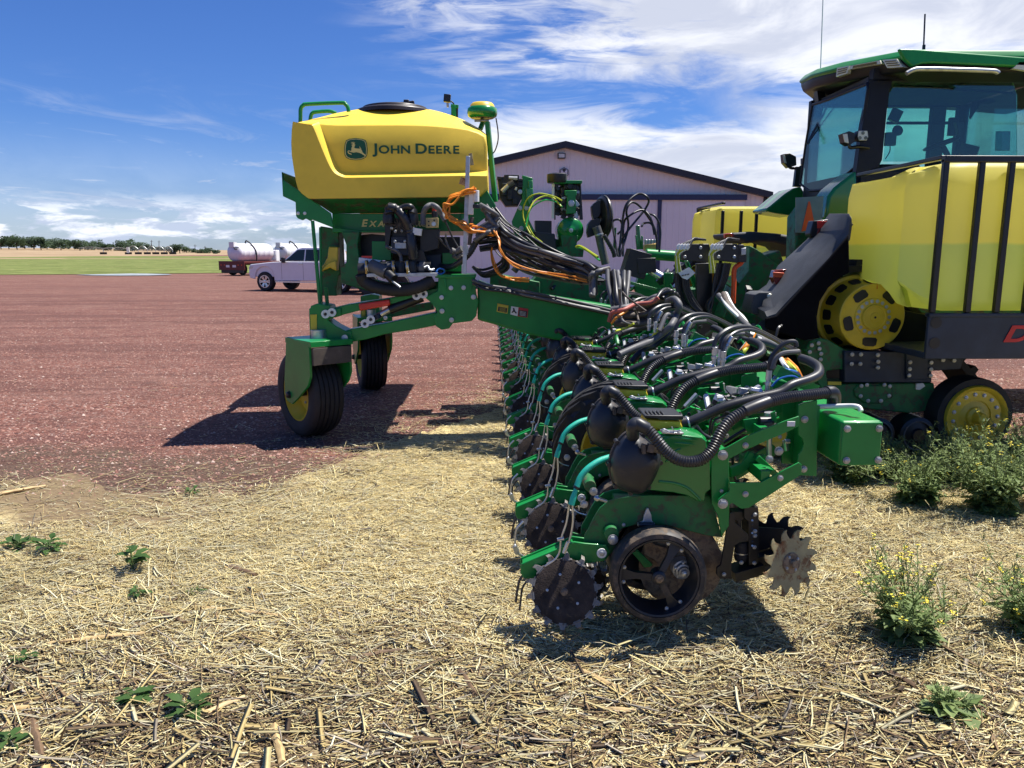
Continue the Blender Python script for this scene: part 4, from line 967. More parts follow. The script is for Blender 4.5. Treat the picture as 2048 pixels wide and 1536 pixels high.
# central frame behind the hoses, down to the hitch
mb = MB()
mb.pp(A(z3, [(330, 1000), (560, 960), (660, 1000), (820, 1080), (820, 1240), (560, 1230), (300, 1180), (270, 1080)]), 7.6, .4, DGREEN)
mb.pp(A(z3, [(0, 1010), (330, 1070), (330, 1180), (0, 1120)]), 7.5, .3, DGREEN)
mb.pp(A(zh, [(1020, 160), (1100, 200), (1340, 380), (1260, 560), (1120, 680), (1180, 960), (900, 1060), (760, 900), (900, 560), (1010, 420)]), 7.9, .4, DGREEN)
mb.pp([(1180, 600), (1560, 560), (1600, 600), (1560, 680), (1400, 700), (1180, 690)], 8.4, .35, DGREEN)
mb.bar(P(*z3(1030, 885), 7.9), P(*z3(1290, 905), 7.9), .055, GREEN, 16)
split(part(mb, 'centre_frame', bevel=.006))
mb = MB()
mb.pp([(1180, 660), (1700, 690), (1640, 760), (1300, 800)], 7.0, .5, BLK)
part(mb, 'drawbar', bevel=.01)
mb = MB(); mb.pp(A(zc, [(280, 930), (600, 880), (900, 960), (900, 1240), (600, 1180), (330, 1050)]), 8.3, .3, DGREEN); part(mb, 'mast_base', bevel=.01)
mb = MB(); mb.pp(A(zc, [(560, 850), (830, 880), (860, 1100), (700, 1080), (600, 980)]), 8.0, .1, BLK); part(mb, 'control_box', bevel=.01)
# GPS receiver on its post, work lamp post
mb = MB()
mb.bar(P(*z1(1712, 330), 7.3), P(*z1(1775, 960), 7.3), .030, GREEN, 4); mb.bar(P(*z1(1680, 325), 7.45), P(*z1(1655, 390), 7.45), .026, GREEN, 4)
mb.bar(P(*z1(1610, 320), 7.35), P(*z1(1725, 320), 7.35), .012, ALU, 8)
post = part(mb, 'receiver_post', bevel=.003)
mb = MB(); c = P(*z1(1672, 262), 7.35); s_ = .138
mb.lathe([(s_ * .75, -.045), (s_ * .95, -.03), (s_ * 1.02, .0), (s_ * .98, .04), (s_ * .85, .052)], c, (0, 0, 1), FGREEN, 40)
mb.lathe([(s_ * .86, .046), (s_ * .78, .075), (s_ * .66, .090), (0, .095)], c, (0, 0, 1), YEL, 40)
mb.lathe([(0, -.046), (s_ * .76, -.044)], c, (0, 0, 1), BLK, 40)
rc = mb.build('gps_receiver', post, smooth=50)
mb = MB(); mb.tube(AY(z1, [(1780, 300), (1795, 400), (1795, 480), (1770, 560), (1735, 590)], 7.3), .006, HOSE, 6); mb.build('cable', rc)
mb = MB()
mb.bar(P(*z1(1448, 200), 7.5), P(*z1(1448, 420), 7.5), .028, GREEN, 8); mb.beam(P(*z1(1425, 205), 7.5), P(*z1(1485, 212), 7.5), .04, .03, GREEN)
mb.bar(P(*z1(1472, 215), 7.5), P(*z1(1470, 400), 7.5), .014, BLK, 6); mb.tube(AY(z1, [(1425, 165), (1445, 185), (1448, 205)], 7.5), .008, BLK, 6); mb.bar(P(*z1(1398, 180), 7.5), P(*z1(1400, 215), 7.5), .012, ALU, 8)
lp = part(mb, 'lamp_post', bevel=.002)
mb = MB(); mb.box(P(*z1(1396, 145), 7.5), (.065, .05, .07), BLK, Matrix.Rotation(.1, 3, 'Y')); mb.build('work_lamp', lp, bevel=.004)
# galvanised upright stake
mb = MB()
mb.beam(P(*z1(1560, 600), 6.75), P(*z2(1530, 110), 6.75), .03, .035, ALU, up=(1, 0, 0)); mb.box(P(*z1(1585, 625), 6.77), (.03, .02, .10), RUSTY, Matrix.Rotation(-.15, 3, 'Y'))
mb.box(P(*z1(1522, 800), 6.76), (.06, .015, .06), RUSTY, Matrix.Rotation(.3, 3, 'Y')); mb.beam(P(*z1(1590, 880), 6.72), P(*z1(1580, 1060), 6.72), .06, .045, WHT, up=(1, 0, 0)); mb.bar(P(*z1(1622, 870), 6.7), P(*z1(1622, 960), 6.7), .028, WHT, 12); mb.bar(P(*z1(1625, 980), 6.68), P(*z1(1625, 1010), 6.68), .03, BLK, 12)
mb.bar(P(*z1(1592, 1080), 6.73), P(*z1(1570, 1300), 6.73), .018, THOSE, 8)
for y in (1130, 1340): mb.box(P(*z1(1540, y), 6.76), (.05, .015, .08), ALU)
part(mb, 'upright_stake', bevel=.002)
# valve and pump assembly below the tank
mb = MB(); V = lambda x, y, Y=6.85: P(*zv(x, y), Y)
mb.pp(A(zv, [(480, 340), (580, 340), (560, 560), (520, 820), (480, 760), (475, 500)]), 6.88, .12, BLK)
mb.pp(A(zv, [(560, 640), (820, 640), (820, 900), (560, 860)]), 6.9, .12, NAVY); mb.pp(A(zv, [(960, 540), (1220, 530), (1200, 800), (960, 860)]), 6.92, .14, BLK)
mb.pp(A(zv, [(560, 380), (830, 400), (860, 640), (580, 640)]), 6.95, .1, BLK); mb.pp(A(zv, [(870, 820), (1000, 820), (1090, 1100), (840, 1110)]), 6.9, .1, BLK)
for x, y, r in [(530, 380, .05), (850, 330, .045), (855, 400, .05), (840, 1050, .05), (690, 1050, .05)]: mb.lathe([(0, -r), (r, -r), (r * 1.1, 0), (r * .9, r), (0, r)], V(x, y), (0, 0, 1), BLK, 16)
for k in range(10): d = k * .628; c = V(670, 480); mb.bar(c + Vector((0, -.02, 0)), c + Vector((.075 * math.cos(d), -.02, .075 * math.sin(d))), .004, THOSE, 5)
mb.bar(V(120, 1100), V(250, 1090), .065, HOSE, 18); mb.bar(V(280, 1030, 6.8), V(500, 1130, 6.75), .058, GHOSE, 18); mb.bar(V(500, 1130, 6.75), V(600, 1220, 6.7), .045, BLK, 16); mb.bar(V(570, 1240, 6.7), V(690, 1330, 6.66), .010, ALU, 8)
for k in range(9): x = 160 + k * 75; mb.lathe([(0, -.03), (.05, -.03), (.05, .03), (0, .03)], V(x + 300, 1050, 6.88), (1, 0, 0), (BLK, GHOSE, BLK)[k % 3], 16)
part(mb, 'pump_assembly', bevel=.003)
mb = MB()
for x in (235, 600, 790): c = V(x, 1050, 6.80); mb.lathe([(.058, -.012), (.060, 0), (.058, .012)], c, (1, 0, .1), STEEL, 20); mb.bar(c + Vector((0, -.05, -.06)), c + Vector((0, -.05, .05)), .010, BRASS, 8)
mb.beam(V(130, 960, 6.95), V(430, 1000, 6.95), .1, .05, WHT); mb.beam(V(860, 560, 6.82), V(980, 580, 6.82), .06, .06, WHT); mb.box(V(690, 760, 6.87), (.10, .01, .05), ALU)
mb.beam(V(250, 1160, 6.85), V(1200, 1150, 6.85), .2, .03, ALU)
for x, y in [(570, 440), (570, 520), (620, 565), (705, 560), (615, 705), (750, 700), (850, 1260), (850, 1300)]: mb.lathe([(0, 0), (.013, 0), (.013, .01), (0, .012)], V(x, y, 6.865), (0, -1, 0), BOLT, 10)
split(part(mb, 'clamp', bevel=.002))
mb = MB(); mb.pp(A(zv, [(1030, 385), (1205, 380), (1200, 515), (1035, 515)]), 6.84, .10, GOLD); mb.lathe([(0, 0), (.02, 0), (.02, .02), (0, .02)], V(1145, 465, 6.835), (0, -1, 0), STEEL, 14)
for x, y in [(1075, 430), (1150, 415), (1075, 485)]: mb.lathe([(0, 0), (.008, 0), (.008, .003), (0, .003)], V(x, y, 6.838), (0, -1, 0), BLK, 10)
mb.bar(V(1160, 375, 6.88), V(1155, 290, 6.88), .028, HOSE, 14); mb.bar(V(1152, 290, 6.88), V(1150, 230, 6.88), .020, REDP, 12)
part(mb, 'valve_block', bevel=.003)
for l, r, m_, cr in [([(540, 330), (530, 260), (560, 235), (640, 270), (740, 380), (820, 560), (850, 760), (868, 940)], .040, HOSE, .08), ([(640, 290), (720, 240), (810, 225), (850, 260), (845, 320)], .028, HOSE, 0),
    ([(1000, 480), (1000, 330), (1040, 240), (1110, 205), (1190, 240), (1250, 330), (1300, 420)], .024, GHOSE, 0), ([(490, 770), (560, 800), (640, 830), (690, 900), (700, 980)], .014, GHOSE, 0),
    ([(150, 1150), (200, 1250), (400, 1340), (700, 1370), (950, 1320), (1150, 1220)], .055, RUB, .03), ([(1380, 830), (1450, 840), (1530, 800)], .03, GHOSE, 0), ([(1410, 890), (1470, 920), (1530, 880)], .022, GHOSE, 0),
    ([(1300, 420), (1400, 650), (1500, 820)], .008, HOSE, 0), ([(1200, 640), (1330, 780), (1500, 860)], .01, HOSE, 0), ([(1010, 1060), (1060, 1040), (1090, 1090), (1150, 1080)], .01, ALU, 0), ([(1170, 1130), (1210, 1080), (1270, 1080), (1290, 1120), (1230, 1150), (1170, 1120)], .007, BLUEC, 0),
    ([(1310, 600), (1310, 700), (1400, 870)], .008, GHOSE, 0)]:
    mb = MB(); mb.tube([V(x, y, 6.80 + .02 * (i % 2)) for i, (x, y) in enumerate(l)], r, m_, 12, corr=cr, step=.016); part(mb, 'hose', smooth=50)
mb = MB()
for x0_, y0_, x1_, y1_ in [(300, 700, 560, 960), (1260, 860, 1520, 1110)]: mb.pp(A(zv, [(x0_, y0_), (x1_, y0_), (x1_, y1_), (x0_, y1_)]), 7.1, .1, GREEN)
mb.pp(A(zv, [(850, 900), (1240, 880), (1240, 1140), (850, 1140)]), 7.05, .1, NAVY); mb.pp(A(zv, [(100, 620), (300, 600), (500, 620), (1000, 640), (1500, 640), (1500, 900), (1250, 900), (100, 900)]), 7.4, .1, BLK)
mb.pp(A(zv, [(480, 860), (1520, 860), (1520, 1150), (900, 1150), (480, 1000)]), 7.55, .15, BLK); mb.pp(A(zv, [(560, 560), (1000, 560), (1000, 700), (560, 700)]), 7.3, .1, BLK)
part(mb, 'pump_shelf', bevel=.004)
# orange cable loops
rnd = random.Random(3)
for k in range(7):
    j = lambda s_: rnd.uniform(-s_ * 2.4, s_ * 2.4); mb = MB()
    mb.tube([P(*z1(x + j(12), y + j(10)), 6.70 - .01 * k) for x, y in [(1600, 860), (1520, 880), (1430, 930 + k * 6), (1392, 1000), (1405, 1060 + k * 3), (1450, 1110), (1530, 1140), (1600, 1160 + k * 5), (1680, 1190), (1760, 1215)]], .009, ORANGE, 6)
    part(mb, 'orange_cable', smooth=60)
# ---------------------------------------------------------------- mid mast: hydraulic motor bracket, compressor, fan
mb = MB(); Yc = 8.1
mb.pp(A(zc, [(412, 130), (545, 165), (555, 420), (530, 520), (500, 530), (500, 700), (600, 900), (560, 960), (320, 950), (280, 720), (350, 560), (410, 440)]), Yc, .10, GREEN)
mb.pp(A(zc, [(460, 300), (550, 300), (550, 440), (500, 520), (462, 400)]), Yc - .05, .05, FGREEN); mb.pp(A(zc, [(490, 200), (545, 200), (545, 300), (490, 300)]), Yc - .04, .05, FGREEN)
for x, y in [(385, 552), (465, 552), (400, 812), (390, 890), (385, 345)]: mb.lathe([(0, 0), (.026, 0), (.026, .01), (0, .012)], P(*zc(x, y), Yc), (0, -1, 0), ALU, 14)
part(mb, 'mast_bracket', bevel=.008)
mb = MB()
mb.pp(A(zc, [(92, 150), (180, 150), (180, 125), (372, 125), (372, 200), (410, 240), (410, 420), (360, 520), (200, 525), (130, 420), (105, 250)]), Yc + .05, .25, BLK)
for k in range(14): x = 120 + (k * 67) % 270; y = 170 + (k * 91) % 330; mb.box(P(*zc(x, y), Yc + .02), (.05, .06, .03 + .01 * (k % 3)), (BLK, NAVY, HOSE, BLKD)[k % 4])
part(mb, 'hydraulic_valve', bevel=.004)
mb = MB()
mb.bar(P(*zc(155, 340), Yc - .05), P(*zc(235, 260), Yc - .05), .024, ALU, 12); mb.bar(P(*zc(235, 260), Yc - .05), P(*zc(300, 215), Yc - .05), .030, GHOSE, 12); mb.bar(P(*zc(240, 165), Yc - .05), P(*zc(350, 170), Yc - .05), .018, ALU, 10); mb.bar(P(*zc(325, 320), Yc - .05), P(*zc(340, 285), Yc - .05), .012, WHT, 8)
split(part(mb, 'hose_fitting'))
mb = MB()
mb.pp(A(zc, [(820, 200), (1180, 196), (1180, 235), (820, 238)]), Yc - .05, .3, GREEN); mb.pp(A(zc, [(825, 238), (840, 238), (840, 700), (825, 700)]), Yc, .05, BLK); mb.pp(A(zc, [(1150, 238), (1165, 238), (1190, 700), (1150, 700)]), Yc, .05, BLK)
mb.pp(A(zc, [(840, 300), (960, 240), (1150, 240), (1180, 640), (1080, 660), (840, 640)]), Yc + .22, .03, BLK)
for k in range(7): mb.bar(P(*zc(960 + k * 22, 250), Yc), P(*zc(960 + k * 22, 310), Yc), .014, BLKD, 8)
for k in range(30): mb.box(P(*zc(850 + (k * 83) % 330, 250 + (k * 131) % 430), Yc + .02 * (k % 5)), (.04 + .01 * (k % 3), .05, .03 + .012 * (k % 4)), (BLK, BLK, NAVY, ALU, BLKD, THOSE)[k % 6], Matrix.Rotation(k, 3, 'Y'))
mb.pp(A(zc, [(795, 235), (825, 235), (820, 680), (790, 680)]), Yc - .03, .02, WHT)
mb.pp(A(zc, [(575, 710), (790, 715), (790, 900), (640, 920), (580, 840)]), Yc + .1, .2, BLK)
part(mb, 'valve_rack', bevel=.003)
mb = MB(); mb.pp(A(zc, [(955, 325), (1110, 322), (1110, 385), (1095, 400), (1100, 620), (975, 625), (990, 400), (958, 385)]), Yc - .1, .04, GREEN)
mb.lathe([(0, 0), (.035, 0), (.035, .01), (0, .012)], P(*zc(1040, 492), Yc - .1), (0, -1, 0), ALU, 16); mb.pp(A(zc, [(1015, 345), (1060, 345), (1050, 620), (1010, 620)]), Yc - .06, .02, BLK)
mb.pp(A(zc, [(905, 900), (1130, 900), (1110, 1020), (1200, 1090), (1190, 1180), (800, 1160), (810, 1070), (920, 1040)]), Yc - .05, .3, DGREEN)
mb.bar(P(*zc(760, 175), Yc), P(*zc(950, 175), Yc), .001, BLK); split(part(mb, 'compressor_mount', bevel=.005))
mb = MB(); c = P(*zc(1030, 838), Yc); r_ = (P(*zc(1198, 838), Yc) - c).length
mb.lathe([(0, r_ * .42), (.03, r_ * .42)] + [(r_ * math.sin(t), r_ * .40 * math.cos(t)) for t in [.25, .5, .75, 1.0, 1.25, 1.45, 1.57]] + [(r_, -.3), (r_ * .8, -.4), (0, -.42)], c, (0, -1, 0), FGREEN, 48)
mb.bolt(c + Vector((0, -r_ * .42, 0)), .018, ALU); part(mb, 'air_tank', smooth=60)
mb = MB(); c = P(*zc(857, 205), Yc); mb.lathe([(0, 0), (.10, 0), (.105, .02), (.105, .085), (.09, .095), (0, .095)], c - Vector((0, 0, .02)), (0, 0, 1), BLK, 28); part(mb, 'air_filter')
# fan housing and duct
mb = MB(); c = P(*zc(1400, 700), Yc - .1)
mb.lathe([(0, .03), (.12, .045), (.20, .04), (.225, .01), (.235, .01), (.235, -.01), (.225, -.01), (.20, -.035), (0, -.035)], P(*zc(1440, 680), Yc), (-.965, -.26, 0), BLK, 40)
mb.pp(A(zc, [(1300, 530), (1330, 490), (1380, 455), (1440, 448), (1440, 560), (1400, 660), (1330, 700), (1310, 640)]), Yc - .05, .12, BLK); mb.pp(A(zc, [(1255, 760), (1300, 700), (1400, 680), (1420, 800), (1340, 900), (1260, 930), (1245, 860)]), Yc - .12, .12, BLK)
part(mb, 'vacuum_fan', bevel=.012)
mb = MB(); mb.tube(AY(zc, [(1360, 790), (1390, 880), (1430, 1060), (1480, 1270)], Yc - .25), .042, GHOSE, 20); mb.lathe([(.043, -.01), (.046, 0), (.043, .01)], P(*zc(1395, 890), Yc - .25), (.2, 0, -1), ALU, 20); part(mb, 'fan_duct', smooth=60)
mb = MB(); mb.tube(AY(zc, [(1460, 900), (1520, 1000), (1570, 1090), (1600, 1180)], Yc - .3), .022, HOSE, 14, corr=.10, step=.013); part(mb, 'corrugated_hose', smooth=50)
mb = MB()
mb.pp(A(zc, [(1870, 775), (1915, 775), (1925, 920), (1960, 1080), (1880, 1080)]), Yc - .2, .04, FGREEN); mb.pp(A(zc, [(1860, 900), (1880, 900), (1905, 1080), (1880, 1085)]), Yc - .25, .03, FGREEN); mb.pp(A(zc, [(1940, 900), (1960, 920), (1965, 1080), (1945, 1080)]), Yc - .25, .03, FGREEN)
mb.pp(A(zc, [(1600, 800), (1620, 800), (1600, 1180), (1570, 1180)]), Yc, .05, DGREEN)
split(part(mb, 'lift_lug', bevel=.004))
mb = MB(); mb.pp(A(z3, [(1020, 825), (1105, 815), (1105, 862), (1020, 865)]), Yc - .15, .08, BRASS)
for k in range(4): mb.bar(P(*z3(1030 + k * 20, 825), Yc - .12), P(*z3(1030 + k * 20, 790), Yc - .12), .018, ALU, 10)
part(mb, 'valve_manifold', bevel=.003)
mb = MB(); mb.beam(P(*z3(890, 930), 7.2), P(*z3(1030, 970), 7.2), .22, .24, BLK); mb.bar(P(*z3(1020, 970), 7.2), P(*z3(1140, 1040), 7.1), .038, CHROME, 16); mb.bar(P(*z3(1130, 1030), 7.1), P(*z3(1160, 1060), 7.1), .07, BLK, 14)
mb.pp(A(z3, [(970, 915), (1095, 910), (1100, 1000), (980, 1020)]), 7.08, .03, BLK)
split(part(mb, 'folding_cylinder', bevel=.004))
mb = MB()
for l in ([(1150, 1010), (1210, 1010), (1210, 1070), (1150, 1110)], [(1290, 930), (1310, 930), (1380, 1100), (1350, 1110)], [(905, 1060), (1140, 1120), (1140, 1140), (905, 1080)]): mb.pp(A(z3, l), 7.0, .05, FGREEN)
mb.pp(A(z3, [(980, 1040), (1060, 1010), (1180, 1060), (1240, 1160), (1120, 1200), (1000, 1200), (960, 1120)]), 7.5, .1, GREEN)
split(part(mb, 'link_arm', bevel=.004))
# distribution towers with white fittings
for (ox, w_) in ((335, 1), (680, 1)):
    mb = MB()
    mb.pp(A(zh, [(ox + 30, 142), (ox + 270 if ox < 500 else ox + 215, 142), (ox + 285 if ox < 500 else ox + 222, 200), (ox + 285 if ox < 500 else ox + 222, 335), (ox + 10, 310), (ox, 220)]), 6.6, .10, BLK)
    for x, y in [(20, 275), (180, 182), (180, 275)]: mb.bolt(P(*zh(ox + x, y), 6.595), .016, BOLT, n=8)
    part(mb, 'distribution_tower', bevel=.008)
for (x0_, y0_) in ((300, 150), (645, 150)):
    for k in range(8):
        mb = MB(); i, j = k % 4, k // 4
        sx_, sy_ = (x0_ - 10 + i * 32, y0_ + 12 + j * 24)
        mb.tube([P(*zh(x0_ + 270 - j * 10, y0_ - 50), 6.62), P(*zh(x0_ + 150, y0_ - 55 + j * 10 - i * 3), 6.55), P(*zh(sx_ + 18, sy_ - 8), 6.5)], .008, HOSE, 8)
        mb.lathe([(0, -.018), (.012, -.014), (.013, .0), (.011, .016), (0, .02)], P(*zh(sx_, sy_), 6.49), (.6, 0, .8), WHT, 10)
        mb.tube([P(*zh(sx_, sy_ + 6), 6.5), P(*zh(x0_ - 40 + i * 12, y0_ + 110), 6.52), P(*zh(x0_ - 30 + i * 16, y0_ + 290), 6.58)], .006, (YCAB, SIGNWH)[k % 2] if 'SIGNWH' in globals() else (YCAB, WHT)[k % 3 == 1], 6)
        part(mb, 'liquid_line', smooth=60)
for k in range(16):
    mb = MB(); f_ = k / 15; x = 265 + (k % 8) * 18 + (370 if k > 7 else 0)
    if k < 8: l = [(x, 430), (x + 10, 600), (x + 50 + k * 6, 760), (480 + k * 10, 850)]
    else: l = [(x + 60, 340), (x + 40 - k * 3, 560), (700 - k * 8, 760), (560 + k * 4, 860)]
    mb.tube([P(*zh(*q_), 6.6 + .03 * (k % 4)) for q_ in l], .013, BLK if k % 3 else HOSE, 8); part(mb, 'hose', smooth=60)
mb = MB(); mb.beam(P(*zh(550, 340), 6.75), P(*zh(550, 1150), 6.75), .05, .14, BLK, up=(1, 0, 0)); mb.pp(A(zh, [(900, 150), (960, 150), (985, 200), (985, 330), (900, 330)]), 6.62, .12, BLK); mb.pp(A(zh, [(935, 190), (985, 180), (985, 250), (935, 260)]), 6.6, .03, ALU)
part(mb, 'tower_post', bevel=.004)
mb = MB(); mb.tube(AY(zh, [(945, 300), (930, 340), (865, 400), (858, 560), (850, 750)], 6.7), .022, ORL, 10); part(mb, 'orange_hose', smooth=60)
mb = MB(); q = [P(*zh(x, y), 6.45) for x, y in [(290, 440), (400, 380), (465, 440), (380, 510), (330, 490)]]; mb.prism([(p.x, p.z) for p in q], 6.45, 6.452, SIGNW)
for k in range(3): mb.bar(P(*zh(325 + k * 28, 470 - k * 6), 6.446), P(*zh(345 + k * 28, 462 - k * 6), 6.446), .005, SIGNB, 6)
part(mb, 'paper_tag', smooth=0)

# ---------------------------------------------------------------- hoses running from the tank to the toolbar
HR = random.Random(77)
def hose(zz_, l, Y, r, m_, name='hose', n=10, corr=0, step=None):
    mb = MB(); jt = lambda v_, s_: v_ + HR.uniform(-s_, s_)
    mb.tube([P(*[jt(w, 2.6) for w in zz_(q[0], q[1])], HR.uniform(-.07, .07) + (q[2] if len(q) > 2 else (Y[0] + (Y[1] - Y[0]) * i / (len(l) - 1)))) for i, q in enumerate(l)], r, m_, n, corr=corr, step=step)
    return part(mb, name, smooth=55)
for k in range(9):
    o = k * 26; rr = (.019, .016, .021)[k % 3]
    hose(zc, [(-60 + k * 6, 520 + k * 40), (60, 700 + o * .8), (190, 850 + o), (420, 990 + o * .8), (700, 1090 + o * .8), (980, 1190 + o * .8), (1240, 1270 + o * .9), (1330, 1340 + o)], (6.9, 6.3), rr, (HOSE, GHOSE, HOSE)[k % 3] if k < 6 else HOSE)
for k in range(6): hose(z1, [(1660 + k * 10, 980 + k * 20), (1720 + k * 8, 1010 + k * 26), (1790, 1060 + k * 25), (1745 - k * 6, 1110 + k * 18), (1620, 1190 + k * 14)], (6.75, 6.7), .020, GHOSE)
hose(z1, [(1780, 1190), (1700, 1200), (1620, 1280), (1560, 1370), (1440, 1460), (1330, 1480)], (6.6, 6.98), .028, HOSE, corr=.08, step=.011)
for k in range(3): hose(zc, [(60 + k * 8, 850), (110, 950 + k * 10), (130, 1100), (300, 1250 + k * 14), (600, 1350 + k * 16), (1000, 1400 + k * 20), (1230, 1470 + k * 14)], (6.5, 6.35), .0065, ORANGE, 'orange_cable', 6)
for k in range(3): hose(zc, [(30 - k * 8, 1040), (10 + k * 14, 1180), (60 + k * 12, 1330), (160, 1420), (300, 1450 + k * 18), (500, 1440 + k * 22)], (6.8, 6.7), .007, ORANGE, 'orange_cable', 6)
for k in range(6): hose(z1, [(1650, 1250 + k * 20), (1750 + k * 14, 1230 + k * 20), (1850 - k * 12, 1300), (1820 + k * 10, 1430 + k * 10), (1700, 1500 + k * 12), (1600, 1480)], (6.8, 6.9), .012, HOSE)
for k in range(4): hose(z2, [(1600, 150 + k * 14), (1700, 190 + k * 14), (1850, 225 + k * 10), (2048, 262 + k * 12), (2400, 330 + k * 14), (2700, 400 + k * 10)], (6.78, 6.78), .013, HOSE if k % 2 else GHOSE)
for k, l in enumerate([[(690, 1010), (560, 930), (450, 760), (420, 600), (480, 440), (640, 365), (800, 400), (930, 470)], [(670, 1000), (560, 900), (480, 740), (475, 620), (560, 480), (700, 410), (830, 430), (925, 520)], [(470, 780), (480, 640), (560, 520), (720, 455), (850, 480), (910, 530)]]):
    hose(zc, l, (7.9, 7.9), .008, (YCAB, YCAB, GCAB)[k], 'liquid_line', 6)
hose(zc, [(1110, 1040), (1180, 1060), (1390, 1180)], (7.9, 7.5), .014, YCAB, 'liquid_line', 6); hose(zc, [(1120, 1060), (1250, 1100), (1390, 1220)], (7.9, 7.5), .010, GCAB, 'liquid_line', 6)
for l in ([(1660, 1180), (1690, 720), (1760, 480), (1900, 375), (2040, 420), (1990, 560), (1720, 900), (1640, 1150)], [(1680, 1160), (1760, 800), (1750, 600), (1810, 490), (1920, 560), (2090, 760), (2130, 900)], [(1690, 1160), (1720, 760), (1800, 640), (1960, 590), (2060, 700), (2120, 900)],
          [(1640, 1180), (1570, 800), (1590, 700), (1650, 710), (1690, 800), (1640, 900)], [(2130, 1100), (2140, 900), (2050, 760), (1980, 740), (1930, 800)], [(2150, 1100), (2170, 820), (2100, 660), (2000, 620)]):
    hose(zc, l, (7.6, 7.7), .011, HOSE, 'hydraulic_line', 8)
# grey bundle turning down and along the bar
for k in range(7): hose(za, [(360 + k * 42, -120), (370 + k * 40, 60), (390 + k * 34, 240), (440 + k * 26, 400)], (6.1, 5.8), (.018, .014, .021)[k % 3], (GHOSE, GHOSE, HOSE)[k % 3] if k != 1 else BLK)
for k in range(6): hose(za, [(330 + k * 10, -140), (250 - k * 20, -110 + k * 8), (200 - k * 12, 0 + k * 6), (190 - k * 6, 200)], (6.15, 6.1), .019, (THOSE, GHOSE)[k % 2])
for k in range(9):
    dx = k * 14; hose(za, [(440 - k * 4, 560 - k * 22), (620, 540 - k * 26 + 30), (800, 500 - k * 32 + 50), (980, 440 - k * 34 + 40), (1120, 360 - k * 22 + 20), (1240, 300 - k * 14)], (5.6, 5.75), (.024, .019)[k % 2], (THOSE, THOSE, GHOSE)[k % 3])
hose(za, [(380, 520), (420, 440), (560, 370), (700, 320), (900, 290), (1000, 240)], (5.5, 5.6), .016, REDH); hose(za, [(400, 560), (470, 480), (620, 400)], (5.48, 5.5), .010, ORANGE)
hose(za, [(500, 100), (520, 260), (520, 440), (580, 530), (700, 555), (740, 530)], (5.45, 5.45), .010, GHOSE); hose(za, [(545, 140), (620, 230), (760, 340), (860, 385)], (5.5, 5.5), .007, THOSE); hose(za, [(700, 355), (730, 440), (760, 540)], (5.45, 5.45), .009, THOSE)
hose(za, [(470, 655), (600, 600), (700, 560)], (5.4, 5.4), .008, YCAB)
hose(za, [(1120, 260), (1220, 260), (1275, 340), (1240, 460), (1150, 580), (1060, 670), (900, 780), (700, 860), (500, 960)], (5.3, 4.9), .023, GHOSE, corr=.02, step=.010); hose(za, [(1300, 420), (1200, 560), (1100, 700), (950, 850), (800, 900), (650, 1040)], (5.4, 5.0), .024, BLK)
hose(za, [(1020, 640), (1100, 470), (1160, 450)], (5.1, 5.1), .016, GHOSE); hose(za, [(940, 740), (1000, 640), (1060, 590)], (5.1, 5.1), .010, YCAB)
for k in range(8): hose(za, [(980 + k * 22, 260 - k * 6), (1040 + k * 20, 160 + k * 8), (1140 + k * 16, 120 + k * 14), (1230, 190 + k * 4)], (5.65, 5.7), .016, BLK)
for k in range(5): hose(zb, [(380 + k * 16, -60), (470 + k * 20, 60 + k * 12), (600 + k * 14, 190 + k * 12), (760, 350 + k * 8), (950, 530 + k * 6), (1080, 640)], (6.2, 5.0), (.026, .014)[k % 2], (GHOSE, WHT, THOSE)[k % 3])
for k in range(4): hose(zb, [(790 + k * 14, 410), (740 + k * 6, 520), (680, 640), (600 - k * 16, 760)], (5.0, 4.9), .015, (WHT, THOSE, YCAB, ORANGE)[k])
hose(zb, [(700, 500), (860, 560), (1050, 620), (1200, 640)], (4.9, 4.6), .015, HOSE); hose(zb, [(860, 540), (1000, 550), (1180, 610), (1320, 650)], (4.8, 4.5), .024, GHOSE)
hose(zb, [(1060, 1010), (1150, 930), (1280, 910), (1370, 950), (1410, 1060)], (3.62, 3.62), .010, BLUEC, 'blue_cable', 8)
for k, (m_, dx) in enumerate(((ORANGE, 0), (YCAB, 30), (WHT, -30), (ORANGE, 60))): hose(zb, [(1180 + dx, 760), (1240 + dx, 830), (1300 + dx, 900), (1400 + dx * .3, 1000)], (3.9, 3.75), .011, m_, 'orange_cable', 6)
hose(zb, [(180, 760), (230, 820), (300, 810), (420, 800)], (4.9, 4.9), .012, GCAB, 'green_cable', 6); hose(zb, [(500, 760), (600, 700), (700, 720), (800, 760)], (4.9, 4.8), .012, GCAB, 'green_cable', 6)
for k in range(26):
    s0 = (HR.uniform(-60, 90), HR.uniform(520, 980)); e0 = (HR.uniform(1180, 1560), HR.uniform(1230, 1560)); sg = HR.uniform(80, 330)
    pts_ = [(s0[0] + (e0[0] - s0[0]) * f_ , s0[1] + (e0[1] - s0[1]) * f_ + sg * math.sin(math.pi * f_ ** .7) + HR.uniform(-18, 18)) for f_ in (0, .14, .3, .5, .7, .86, 1)]
    hose(zc, pts_, (6.9 + HR.uniform(-.1, .4), 6.3 + HR.uniform(0, .3)), HR.choice([.006, .008, .011, .014]), HR.choice([BLK, HOSE, HOSE, BLK, GHOSE]), 'cable', 7)  # these are extra thin hoses, only the part name says cable
rnd = random.Random(11); mb = MB()
